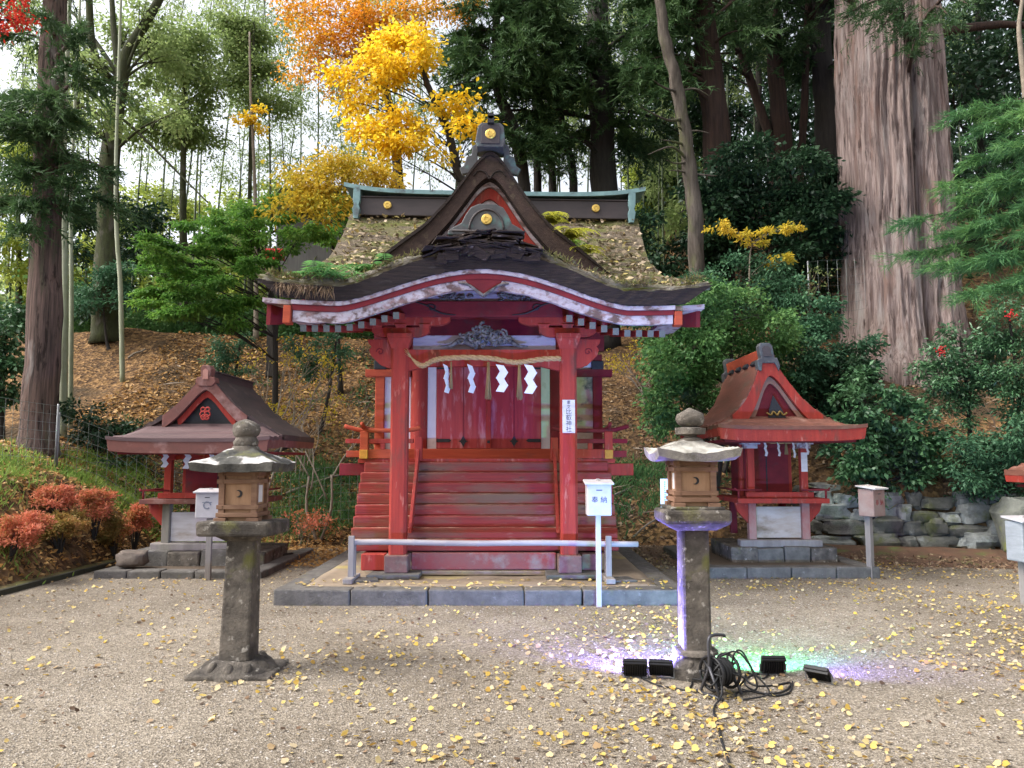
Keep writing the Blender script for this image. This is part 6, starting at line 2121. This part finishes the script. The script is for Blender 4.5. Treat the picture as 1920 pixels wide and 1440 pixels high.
bare('grey leafless shrub with spreading twigs in front of the wire fence', 600, 900, 14.3, 2.9, 2, .42, 0, .032)
bare('bundle of pale bare twigs on the bank behind the leafless shrub', 560, 800, 16, 2.0, 3, .45, 60, .016)
bare('tall thin sapling with pale twin stems below the roof corner of the large hall', 504, 730, 15.2, 3.6, 2, .2, 160, .026, GOLD_OLIVE)
bare('leafless twiggy shrub on the shaded slope between the hall and the dead trunk', 1215, 480, 18, 2.0, 3, .45, 30, .02)
bush('blue_green_shrub', 'small blue green evergreen shrub on the leaf covered bank', 425, 18.5, [cr(420, 655, 18.4, .3, .2), cr(450, 640, 18.4, .3, .2), cr(405, 640, 18.4, .2)], GRN_BLUE, 900, .1, .035, .15)
bush('blue_green_shrub', 'small blue green shrub tucked under the eave beside the bare twigs', 600, 17.6, [cr(590, 665, 17.6, .4, .25), cr(630, 640, 17.6, .4, .25), cr(560, 650, 17.6, .35, .25)], GRN_BLUE, 1500, .1, .035, .15)
leafy('broadleaf_bush', 'dark glossy bush at the picture edge behind the near wire fence', 12, 15, 610, .06, [cr(10, 620, 15, .6, .5), cr(-20, 680, 15, .6, .5), cr(30, 690, 15, .4, .5), cr(10, 740, 14.8, .5, .3), cr(25, 590, 15.2, .4, .3), cr(-30, 590, 15, .5, .4)], GRN_GLOSS, 4600, BARK_DARK, .11, .065, .25)
bush('broadleaf_bush', 'low dark undergrowth bush between the red barked cedar and the wire fence', 200, 15.2, [cr(175, 785, 15.2, .35, .2), cr(215, 795, 15.2, .35, .2), cr(150, 770, 15.5, .35, .2), cr(255, 800, 15.2, .3, .15)], GRN_DARK, 1600, .1, .05, .2)

# --- azaleas along the edging strip
for lab, x, y, h, w, lm, n in (
        ('round azalea bush with red tips, nearest the viewer beside the edging strip', -6.42, 10.0, .56, .5, AZALEA, 5200), ('olive and red azalea bush, second along the edging strip', -6.36, 11.0, .52, .46, AZALEA_OLIVE, 5200),
        ('upright bright red azalea bush on a thin dark stem', -6.42, 12.0, .7, .26, AZALEA, 3000), ('brownish olive azalea bush between two red ones', -6.17, 12.15, .6, .22, AZALEA_OLIVE, 2600), ('slender red azalea bush next to the railing of the brown roofed small shrine', -6.1, 12.6, .75, .24, AZALEA, 2800), ('fading pink azalea bush higher on the bank behind the others', -6.75, 11.5, .45, .4, AZALEA, 2800)):
    z0 = max(.05, hill(x, y))
    T = thing('azalea_bush', lab, 'shrub', (x, y, z0), 0, 'azalea bushes along the edging strip')
    m = MB()
    cs = []
    for k in range(9):
        a = rnd.uniform(0, 6.3)
        e = Vector((math.cos(a) * w * .8 * rnd.random(), math.sin(a) * w * .8 * rnd.random(), h * rnd.uniform(.5, .95)))
        m.tube(spline([(0, 0, -.05), e * .5 + Vector((0, 0, .02)), e], 3), [.014, .013, .012, .01, .008, .006, .004], 5)
        cs.append((e, (w * .42, w * .42, h * .2)))
    m.build('stems', BARK_DARK, T, True)
    P, O = crown_points(cs, n, .09, .7)
    k = len(P)
    leaf_mesh('foliage', P, O + nrg.normal(size=(k, 3)) * .08 + np.array([0, 0, .05]), nrg.normal(size=(k, 3)) * .7 + np.array([0, 0, 1]), .05 * nrg.uniform(.6, 1.3, k), .022 * nrg.uniform(.7, 1.3, k), lm, T)
bare('small red leaved twig shrub behind the platform and before the wire fence', 570, 960, 14.2, .7, 3, .5, 160, .01, AZALEA)

# --- conifers behind the hall
b = base_at(1130, 22)
conifer('cedar_tree', 'broad dark conifer with twin trunk directly behind the ridge of the large hall', [b, at(1135, 420, 22), at(1130, 260, 22), at(1122, 120, 22), at(1118, -60, 22), at(1116, -300, 22)], .46, .25, BARK_DARK,
        [at(rnd.gauss(1110, 95), rnd.uniform(-60, 300), rnd.uniform(19.5, 23.5)) for _ in range(36)], CONIFER, 26, 38, 1.4, W=.04, Ln=.2)
b = base_at(960, 21)
conifer('cedar_tree', 'dark needled conifer with long arching boughs behind the yellow tree', [b, at(985, 400, 21), at(965, 250, 21), at(935, 170, 21), at(930, 60, 21), at(935, -200, 21)], .2, .1, BARK_DARK,
        [at(rnd.uniform(850, 1060), rnd.uniform(0, 250), rnd.uniform(19, 22)) for _ in range(46)] + [at(rnd.uniform(900, 1060), rnd.uniform(-120, 90), rnd.uniform(18.5, 21)) for _ in range(16)] + [at(1020, 290, 20.5), at(985, 270, 20.5), at(1010, 240, 20.5)], CONIFER_MID, 24, 36, 1.2, W=.036, Ln=.18)
for lab, px0, px1, Y in (('thin dark trunk seen just beside the gable ornament', 1008, 1000, 23), ('thin dark trunk forking in the sky gap past the gable', 1036, 1022, 23.5), ('thin dark trunk leaning outward before the broad twin conifer', 1075, 1040, 22.5)):
    b = base_at(px0, Y)
    conifer('slim_tree', lab, [b, at(px0, 340, Y), at((px0 + px1) / 2, 250, Y), at(px1, 100, Y), at(px1 - 10, -60, Y)], .14, .06, BARK_DARK, [at(px1 + rnd.uniform(-50, 50), rnd.uniform(80, 320), Y + rnd.uniform(-1, 1)) for _ in range(8)], CONIFER, 7, 24, .8, W=.026, Ln=.16, group='thin dark trunks behind the gable')
b = base_at(1300, 17.2)
D_ = conifer('dead_tree', 'broken grey dead trunk with short snags rising out of the shrubs', [b, at(1306, 470, 17.2), at(1297, 350, 17.2), at(1285, 260, 17.2), at(1268, 160, 17.2), at(1246, 70, 17.2), at(1230, -40, 17.2)], .19, .12, BARK_GREY,
            [at(px, py, Y) for px, py, Y in ((1255, 218, 16.8), (1240, 262, 16.6), (1250, 300, 16.7), (1268, 240, 16.8), (1330, 250, 17), (1255, 320, 16.8), (1200, 200, 16), (1215, 290, 16.4), (1330, 180, 17.2), (1225, 150, 16.3), (1345, 330, 17))], CONIFER, 0, 0, rough=.14)
b = base_at(1350, 20)
conifer('cedar_tree', 'straight dark brown cedar trunk next to the broken grey dead trunk', [b, at(1346, 330, 20), at(1338, 200, 20), at(1322, 60, 20), at(1308, -60, 20), at(1290, -350, 20)], .42, .26, BARK_BROWN,
        [at(rnd.gauss(1310, 80), rnd.uniform(-260, 60), rnd.uniform(18, 21)) for _ in range(30)] + [at(rnd.uniform(1180, 1260), rnd.uniform(-20, 180), rnd.uniform(18.5, 20)) for _ in range(22)], CONIFER_MID, 20, 34, 1.2, W=.036, Ln=.18)
for lab, pts, r in (('reddish cedar trunk in the dark wood left of the giant cedar', [(1468, 300), (1460, 200), (1452, 90), (1446, -40)], .3), ('thin leaning cedar trunk between the two brown trunks', [(1450, 300), (1420, 190), (1390, 100), (1362, -20)], .15), ('black shaded trunk touching the outline of the giant cedar', [(1545, 420), (1548, 250), (1542, 120), (1536, -40)], .4),
                    ('thin dark trunk in the wood between two reddish trunks', [(1500, 330), (1508, 200), (1512, 90), (1516, -40)], .13)):
    Y = 22.5
    b = base_at(pts[0][0] + 4, Y)
    conifer('cedar_tree', lab, [b] + [at(a, c, Y) for a, c in pts] + [at(pts[-1][0], -300, Y)], r, r * .65, BARK_BROWN if r < .35 else BARK_DARK,
            [at(pts[-1][0] + rnd.uniform(-90, 90), rnd.uniform(-200, 130), Y + rnd.uniform(-2, 1.5)) for _ in range(20)], CONIFER, 18, 32, 1.2, W=.038, Ln=.18)

# --- evergreen bushes on the slope
bush('evergreen_bush', 'big dark evergreen bush behind the dead trunk and beside the giant cedar', 1430, 18.8, [cr(x, y, 18.5 + rnd.uniform(-.6, .8), .75, .4) for x, y in ((1330, 330), (1390, 300), (1440, 295), (1490, 320), (1540, 340), (1350, 380), (1410, 360), (1470, 370), (1520, 390), (1330, 420), (1390, 430), (1560, 420), (1480, 440), (1540, 470), (1440, 480), (1570, 370))], GRN_DARK, 16000, .14, .08, .32)
bush('broadleaf_bush', 'large mid green bush with dense foliage right beside the roof end of the large hall', 1330, 14.9, [cr(x, y, 14.6 + rnd.uniform(-.5, .6), .5, .34) for x, y in ((1250, 620), (1290, 580), (1330, 560), (1380, 550), (1230, 660), (1280, 650), (1330, 630), (1390, 620), (1440, 590), (1250, 700), (1300, 700), (1360, 690), (1410, 660), (1250, 740), (1300, 745), (1450, 640), (1310, 600), (1350, 660))], GRN, 17000, .085, .05, .24)
bush('broadleaf_bush', 'paler green bush climbing above the large mid green bush', 1350, 16.2, [cr(x, y, 16 + rnd.uniform(-.4, .5), .5, .3) for x, y in ((1320, 530), (1370, 510), (1290, 530), (1420, 530), (1470, 540), (1450, 500), (1240, 560), (1500, 580))], GRN_BLUE, 8000, .085, .045, .24)
bush('broadleaf_bush', 'loose green bush between the red ridge of the small shrine and the giant cedar', 1520, 15.6, [cr(x, y, 15.4 + rnd.uniform(-.4, .5), .45, .3) for x, y in ((1480, 610), (1530, 590), (1560, 620), (1500, 660), (1550, 670), (1470, 690), (1530, 720), (1590, 690), (1480, 740), (1610, 660))], GRN_BLUE, 8500, .09, .05, .24)
bush('broadleaf_bush', 'dark low bush pressed against the foot of the giant cedar', 1590, 15.2, [cr(x, y, 15 + rnd.uniform(-.2, .2), .32, .22) for x, y in ((1570, 690), (1600, 680), (1620, 710), (1560, 720))], GRN_DARK, 2500, .09, .05, .18)
bush('broadleaf_bush', 'glossy broad leaved bush over the red eave of the small shrine', 1660, 14.0, [cr(x, y, 13.9 + rnd.uniform(-.25, .2), .33, .22) for x, y in ((1600, 800), (1640, 780), (1680, 790), (1720, 780), (1620, 840), (1660, 830), (1700, 820), (1740, 800), (1590, 760), (1640, 730), (1690, 750), (1640, 870), (1610, 720))], GRN_GLOSS, 5200, .11, .065, .2)
bush('fern_bush', 'feathery green bush on the slope over the mossy boulder', 1860, 13.6, [cr(x, y, 13.4 + rnd.uniform(-.3, .3), .36, .18) for x, y in ((1800, 830), (1850, 820), (1900, 810), (1830, 860), (1880, 850), (1920, 850), (1890, 780), (1930, 780))], GRN_BLUE, 4200, .09, .035, .2)
bush('nandina_bush', 'light green feathery bush with red berries beside the giant cedar trunk', 1810, 14.2, [cr(x, y, 14 + rnd.uniform(-.2, .2), .3, .2) for x, y in ((1760, 660), (1800, 630), (1830, 640), (1790, 680), (1850, 670), (1870, 640), (1760, 690), (1810, 710), (1850, 710), (1790, 730))], GRN_GLOSS, 5200, .08, .035, .18)
bush('nandina_bush', 'feathery bush with red berries at the picture edge under the pine boughs', 1915, 13.5, [cr(x, y, 13.4, .34, .24) for x, y in ((1890, 600), (1930, 590), (1900, 650), (1940, 660), (1910, 700), (1890, 580), (1880, 690), (1900, 740), (1940, 730))], GRN_GLOSS, 4400, .08, .035, .18)
for lab, px, py, Y in (('small cluster of red berries on the feathery bush beside the giant cedar', 1767, 660, 13.6), ('small cluster of red berries under the pine boughs', 1898, 588, 13.1)):
    c = at(px, py, Y)
    m = MB()
    for k in range(26):
        p = Vector((rnd.gauss(0, .05), rnd.gauss(0, .04), rnd.gauss(0, .05)))
        m.lathe([(.004, -.015), (.016, -.005), (.016, .005), (.004, .015)], 6, p)
    o = m.build('berry_cluster', REDCLOTH, None, True)
    o.location = c
    tag(o, lab, 'berries')
b = base_at(1400, 16.4)
tree('yellow_maple', 'small yellow leaved maple spray in front of the big dark evergreen bush', 'tree', [b, at(1405, 520, 16.4), at(1410, 460, 16.4)], .025, .01, TWIG, [(at(px, py, 16.2), (.24, .3, .05)) for px, py in ((1345, 425), (1375, 430), (1405, 438), (1435, 438), (1465, 430), (1490, 424), (1415, 452), (1450, 488), (1480, 486))], GOLD_OLIVE, 1100, .09, .045, .1, limb=.006)
bush('evergreen_bush', 'deep shaded bush filling the hollow behind the dead trunk foot', 1240, 19.5, [cr(x, y, 19.5, .7, .5) for x, y in ((1200, 470), (1250, 480), (1290, 500), (1220, 530), (1190, 420), (1330, 480))], GRN_DARK, 5500, .13, .07, .3)
for k, (lab, px, Y, h) in enumerate((('pale green bare shoots standing above the paler green bush', 1400, 16.2, 1.6), ('two pale green bare shoots near the leaning wire mesh', 1470, 16.6, 1.6), ('thin pale stem standing before the dead trunk', 1325, 16.8, 1.5))):
    bare(lab, px, 560, Y, h + .8, 3, .25, 20, .016, GRN_LIGHT)
# shade trees of the dark wood beyond the giant cedar
for lab, px, Y in (('dark evergreen tree filling the wood beyond the giant cedar', 1840, 23), ('dark evergreen tree behind the reddish cedar trunk', 1420, 27), ('dark evergreen tree behind the black shaded trunk', 1560, 27), ('dark evergreen tree closing the wood at the picture edge', 1980, 22), ('dark evergreen tree behind the straight brown cedar', 1290, 29), ('dark evergreen tree behind the broad twin conifer', 1140, 31)):
    lo = 560 if px > 1500 else 300
    cs = [(at(px + rnd.gauss(0, 70), rnd.uniform(-260, lo), Y + rnd.uniform(-1.5, 1.5)), (1.2, 1.2, .8)) for _ in range(20)]
    if px == 1840:
        cs += [(at(rnd.uniform(1780, 1930), rnd.uniform(60, 560), 21 + rnd.uniform(-1, 1)), (.9, .9, .6)) for _ in range(14)]
    leafy('evergreen_tree', lab, px, Y, 0, .22, cs, GRN_DARK, 9000, BARK_DARK, .2, .11, .55, limb=.02)
T = thing('slim_tree', 'pale slim bare trunk crossing the dark wood at the picture edge', 'tree', base_at(1935, 12.5) + Vector((0, 0, 0)))
p0 = Vector(T.location)
sp = spline([Vector((0, 0, 0)), at(1930, 300, 12.5) - p0, at(1924, 190, 12.5) - p0, at(1914, 100, 12.5) - p0, at(1912, 40, 12.5) - p0, at(1925, -60, 12.5) - p0], 5)
MB().tube(sp, [.07 - .045 * i / (len(sp) - 1) for i in range(len(sp))], 8).jitter(.02, 2).build('trunk', TWIG, T, True)

# --- pine boughs reaching in from the side, nearer than the hall
root = Vector((9.4, 9.6, 0))
T = thing('pine_tree', 'pine with long soft green boughs reaching in from beyond the picture edge', 'tree', root)
tp = [Vector((0, 0, -.1)), Vector((.05, .1, 3)), Vector((0, 0, 6)), Vector((.1, 0, 9))]
MB().tube(spline(tp, 5), [.2 - .007 * i for i in range(16)], 10).jitter(.03, 2).build('trunk', BARK_BROWN, T, True)
ends = []
lb = MB()
for px, py, Y in ((1790, 215, 10), (1850, 240, 9.8), (1900, 215, 9.6), (1770, 350, 10.2), (1810, 370, 10), (1860, 340, 9.8), (1900, 330, 9.6), (1700, 415, 10.4), (1760, 440, 10.2), (1820, 430, 10), (1870, 410, 9.8), (1910, 440, 9.6), (1690, 480, 10.5), (1750, 500, 10.2), (1800, 500, 10), (1860, 480, 9.7), (1810, 550, 9.9), (1860, 540, 9.7), (1910, 520, 9.5), (1900, 270, 9.5), (1930, 380, 9.5), (1830, 300, 10)):
    p2 = at(px, py, Y) - root
    p0 = Vector((.05, .05, max(2.6, p2.z + .1)))
    p1 = (p0 + p2) * .5 + Vector((0, 0, .25))
    lb.tube(spline([p0, p1, p2], 5), [.03 * (1 - i / 11.5) for i in range(11)], 5)
    ends.append((p0, p1, p2))
lb.build('branches', BARK_BROWN, T, True)
sprays(ends, T, 26, 46, .5, PINE, .3, .011, .13, start=.72, flat=.2)

# --- red maple tips hanging in at the upper corner
root = Vector((-7.2, 8.6, 0))
b = Vector((-7.4, 8.4, hill(-7.4, 8.4) - .1))
tree('red_maple', 'red maple whose leaf tips hang into the upper picture corner', 'tree', [b, b + Vector((-.1, 0, 2)), at(-70, 60, 8.5), at(-30, -60, 8.6)], .08, .03, BARK_DARK, [cr(20, 20, 8.6, .2, .1), cr(45, 30, 8.6, .15, .1), cr(0, 40, 8.6, .2, .1), cr(10, 62, 8.6, .08, .05), cr(-40, 10, 8.6, .3, .2), cr(30, -20, 8.6, .25, .15)], RED_LEAF, 800, .055, .032, .1, limb=.01)

# --- ferns on the hall's roof
def fern(name, label, base, n, L, lm, dirs=None, seed=0):
    T = thing(name, label, 'fern', base)
    Ps, Ds, Ns, Ls = [], [], [], []
    m = MB()
    for k in range(n):
        a = rnd.uniform(0, 2 * PI) if dirs is None else rnd.gauss(*dirs)
        d = Vector((math.cos(a), math.sin(a), 0))
        ln_ = L * rnd.uniform(.6, 1.1)
        o = Vector((rnd.gauss(0, .12), rnd.gauss(0, .12), 0)) if n > 12 else Vector((0, 0, 0))
        pts = [o + d * ln_ * t + Vector((0, 0, ln_ * (.9 * t - .95 * t * t))) for t in [i / 12 for i in range(13)]]
        m.tube(pts, [.004] * 13, 3, False)
        for i in range(2, 13):
            t = i / 12
            sd = Vector((-d.y, d.x, 0))
            for s in (-1, 1):
                Ps.append(pts[i])
                Ds.append(sd * s + d * .35 + Vector((0, 0, -.15)))
                Ns.append(Vector((0, 0, 1)) + d * .2)
                Ls.append(ln_ * .32 * (1 - t) ** .7 * 1.0 + .015)
    m.build('stalks', lm, T)
    Ls = np.array(Ls)
    leaf_mesh('fronds', np.array(Ps), np.array(Ds), np.array(Ns), Ls, Ls * .3, lm, T)
    return T


def roof_at(lx, ly):
    s = (ly + .7) / 3.1
    p = lean(Vector((lx, ly, roof_z(lx, s))))
    return Vector((SX + p.x, SY + p.y, SZ + p.z - .01))


fern('fern', 'feathery green fern clump growing on the eave corner of the mossy roof near the maple', roof_at(-2.0, -.35), 34, .62, FERN_G)
fern('fern', 'second green fern clump on the mossy roof, nearer the curved gable', roof_at(-1.35, -.05), 24, .5, FERN_G)
fern('fern', 'low green fern clump at the middle of the mossy roof edge', roof_at(-1.7, -.45), 24, .45, FERN_G)
def gable_at(lx, ly):
    p = lean(Vector((lx, ly, gz(lx))))
    return Vector((SX + p.x, SY + p.y, SZ + p.z))


FYG = leafm('fern_yg', [(.14, .26, .04), (.25, .36, .06)], .4)
fern('fern', 'bright yellow fern on the outer slope of the pointed gable, topmost of the yellow ones', gable_at(.75, .25), 11, .5, FERN_Y, (-.7, .5))
fern('fern', 'bright yellow fern lower on the outer slope of the pointed gable', gable_at(1.0, .2), 12, .5, FERN_Y, (-.8, .5))
fern('fern', 'small yellow fern at the foot of the pointed gable', gable_at(1.22, .2), 9, .36, FERN_Y, (-.9, .6))
fern('fern', 'yellow green fern between the pointed gable and the end of the ridge', gable_at(.95, .7), 11, .42, FYG, (-.6, .9))
# debris on the roof
n = 2600
ss = nrg.uniform(.0, .97, n)
xx = nrg.uniform(-1, 1, n)
P = []
for s, x in zip(ss, xx):
    lx = x * roof_half(s) * .98
    ly = -.7 + 3.1 * s
    if ly > .05 and abs(lx) < 1.45 and roof_z(lx, s) < gz(lx) + .02:
        continue
    if abs(lx) < 1.0 and s < .3:
        continue
    p = lean(Vector((lx, ly, roof_z(lx, s) + .02)))
    P.append((SX + p.x, SY + p.y, SZ + p.z))
litter('leaf_litter', 'dry leaves and twigs lying on the mossy bark roof of the large hall', np.array(P), leafm('roof_litter', [(.1, .075, .05), (.25, .19, .12), (.42, .33, .24), (.5, .4, .12)], .1), .085)
# hanging straw at the roof corner
P2 = np.array([roof_at(rnd.uniform(-2.45, -1.75), -.7) for _ in range(260)])
P2[:, 1] -= .03
P2[:, 2] -= nrg.uniform(0, .06, 260)
D2 = nrg.normal(size=(260, 3)) * .35 + np.array([0, -.2, -1])
o = leaf_mesh('dry_grass', P2, D2, nrg.normal(size=(260, 3)) + np.array([0, -1, 0]), .17 * nrg.uniform(.4, 1.2, 260), np.full(260, .008), leafm('dry_straw', [(.12, .075, .045), (.25, .16, .09)], .1))
tag(o, 'dry brown grass hanging over the eave below the roof ferns', 'dry grass', kind='stuff')

# moss and grass tufts along the eave of the mossy roof
q = []
while len(q) < 2600:
    c = rnd.uniform(-2.55, 2.55)
    k = .25 + .75 * (abs(c) > .75)
    if rnd.random() > k * (.5 + .9 * mnoise.noise(Vector((c * 3, 2, 7)))):
        continue
    p = roof_at(c + rnd.gauss(0, .05), max(-.7, rnd.uniform(-.85, -.3)))
    p.z += .03 + .05 * (p.y < SY - .62)
    q.append(p)
P3 = np.array(q)
D3 = nrg.normal(size=(len(P3), 3)) * .6 + np.array([0, -.7, .35])
o = leaf_mesh('moss', P3, D3, nrg.normal(size=(len(P3), 3)) + np.array([0, -.5, 1]), .075 * nrg.uniform(.4, 1.4, len(P3)), np.full(len(P3), .014), leafm('moss_tuft', [(.07, .06, .025), (.13, .13, .035), (.2, .18, .07), (.16, .11, .06)], .2))
tag(o, 'brown green moss and grass tufts along the eave of the mossy bark roof', 'moss', kind='stuff')

# --- shed far behind and a red cloth
sb = at(575, 470, 27)
T = thing('shed', 'grey boarded shed with mossy roof among the trees behind the large hall', 'shed', (sb.x, 27, sb.z - 1.2))
MB().b2(-1.1, 1.4, 0, 2.2, 0, 2.6).build('wall', SHED, T)
m = MB().prism([(-1.5, 2.55), (1.8, 2.55), (1.2, 3.4), (-.9, 3.4)], 'y', -.35, 2.6).jitter(.05, 2)
m.build('roof', MOSSROOF, T)
rb = at(515, 490, 20)
zb = hill(rb.x, 20)
T = thing('draped_stand', 'low dark stand draped with red cloth among the trees beyond the roof corner', 'stand', (rb.x, 20, zb))
hgt = rb.z - zb
MB().b2(-.13, .13, -.08, .08, 0, hgt + .02).jitter(.01, 5).build('stand', BARK_DARK, T, bevel=.01)
m = MB().slab(lambda u, v: Vector((-.24 + .48 * u, -.1 - .03 * math.sin(u * 14) * v, hgt + .32 - .26 * v - .05 * math.sin(u * PI) * v)), lambda u, v: Vector((-.24 + .48 * u, .1, hgt + .3 - .26 * v)), 16, 6)
m.build('cloth', REDCLOTH, T, True)

# --- fallen branches on the slopes
for lab, a, b_, r in (('long fallen pole lying on the leaf covered bank beside the large hall', (540, 810, 15.4), (700, 735, 16.6), .028), ('short fallen log high on the leaf covered bank', (520, 765, 16.6), (565, 740, 17.0), .06), ('fallen branch on the brown slope behind the rail of the hall', (1130, 750, 15.3), (1185, 715, 15.8), .022), ('pale fallen pole beside the pale roofed lantern', (1185, 870, 14.4), (1250, 800, 15.0), .02),
                      ('dark fallen log at the foot of the red barked cedar', (165, 730, 16.2), (215, 745, 16.0), .07), ('pale stick propped on the bank under the green maple', (242, 650, 20), (275, 605, 20.4), .03), ('pale stick on the slope under the red berries', (1845, 745, 14.6), (1905, 775, 14.3), .02), ('dark wooden beam lying on the ground beside the brown roofed small shrine', (490, 1048, 11.8), (548, 1032, 12.4), .05)):
    p, q = at(*a), at(*b_)
    for w in (p, q):
        w.z = max(0, hill(w.x, w.y)) + r + .03
    c = (p + q) / 2
    o = MB().tube(spline([p - c, (p - c) * .3 + Vector((0, 0, .03)), (q - c) * .4, q - c], 4), [r * (1.1 - .4 * i / 12) for i in range(13)], 7).jitter(r * .5, 4).build('fallen_branch', TWIG if r < .04 else BARK_DARK, None, True)
    o.location = c
    tag(o, lab, 'branch')

# --- the far wood that reads as one mass
def far_wood(label, x0, x1, yb, Y0, Y1, n, lm, zt, L=.3):
    X = nrg.uniform(x0, x1, n)
    Y = nrg.uniform(Y0, Y1, n)
    P = np.stack([X, Y, np.zeros(n)], 1)
    for i in range(n):
        zz = hill(X[i], min(Y[i], 60))
        top = zt(X[i]) * (.75 + .5 * mnoise.noise(Vector((X[i] * .35, Y[i] * .2, 6))))
        P[i, 2] = zz + nrg.random() * max(.3, top)
    g = np.array([mnoise.noise(Vector(p) * .55) for p in P])
    P = P[g > -.08]
    k = len(P)
    D = nrg.normal(size=(k, 3))
    D[:, 2] -= .4
    o = leaf_mesh('far_wood', P, D, nrg.normal(size=(k, 3)) + np.array([0, 0, .8]), L * nrg.uniform(.6, 1.4, k), L * .6 * nrg.uniform(.6, 1.3, k), lm)
    return tag(o, label, 'wood', kind='stuff')


far_wood('dense dark far wood on the hill behind the conifers', 5, 30, 0, 31, 40, 60000, GRN_DARK, lambda x: interp([(5, 4), (9, 9), (13, 14), (30, 16)], x))
far_wood('low green undergrowth of the far wood behind the bamboo', -26, 8, 0, 27, 38, 90000, GRN_LIGHT, lambda x: interp([(-26, 3), (-19, 4.8), (-15, 6), (-11, 5.5), (-7, 4.5), (-2, 3.6), (8, 4)], x), .26)
far_wood('leafy undergrowth along the crest of the leaf covered bank', -15, -3.2, 0, 22.6, 26, 26000, GRN, lambda x: interp([(-15, 2.2), (-10, 1.7), (-5, 1.8), (-3, 1.5)], x), .17)
far_wood('yellow green undergrowth glowing behind the crest of the bank', -18, -4, 0, 27, 31, 26000, GRN_YELLOW, lambda x: interp([(-18, 3.5), (-10, 3.2), (-4, 2.5)], x), .22)
# ------------------------------------------------------------------ sky, sun, camera
w = bpy.data.worlds.new('World')
S.world = w
w.use_nodes = True
nt = w.node_tree
bg = nt.nodes['Background']
sky = nt.nodes.new('ShaderNodeTexSky')
sky.sky_type = 'NISHITA'
sky.sun_disc = False
SUN_EL, SUN_AZ = R(48), R(258)   # azimuth clockwise from +Y
sky.sun_elevation = SUN_EL
sky.sun_rotation = SUN_AZ
sky.dust_density = 5.0
sky.air_density = 1.0
sky.ozone_density = 1.0
hs = nt.nodes.new('ShaderNodeHueSaturation')
hs.inputs['Saturation'].default_value = .3
nt.links.new(sky.outputs[0], hs.inputs['Color'])
nt.links.new(hs.outputs[0], bg.inputs['Color'])
bg.inputs['Strength'].default_value = .15
sl = bpy.data.lights.new('sun', 'SUN')
sl.energy = .9
sl.angle = R(24)
sl.color = (1, .96, .9)
so = bpy.data.objects.new('sun', sl)
link(so)
d = Vector((math.sin(SUN_AZ) * math.cos(SUN_EL), math.cos(SUN_AZ) * math.cos(SUN_EL), math.sin(SUN_EL)))
so.rotation_euler = d.to_track_quat('Z', 'Y').to_euler()
so.location = (0, -5, 20)

cam = bpy.data.cameras.new('camera')
co = bpy.data.objects.new('camera', cam)
link(co)
co.location = (0, 0, EYE)
co.rotation_euler = (PI / 2 + TH, 0, 0)
cam.sensor_width = 36
cam.lens = F_PX / 1920 * 36
cam.clip_end = 1000
cam.clip_start = .05
S.camera = co
S.view_settings.view_transform = 'Standard'
S.view_settings.look = 'None'
S.view_settings.gamma = 1
S.view_settings.exposure = 1.4
S.cycles.max_bounces = 6
S.cycles.transparent_max_bounces = 8
S.cycles.diffuse_bounces = 3
S.cycles.use_denoising = True
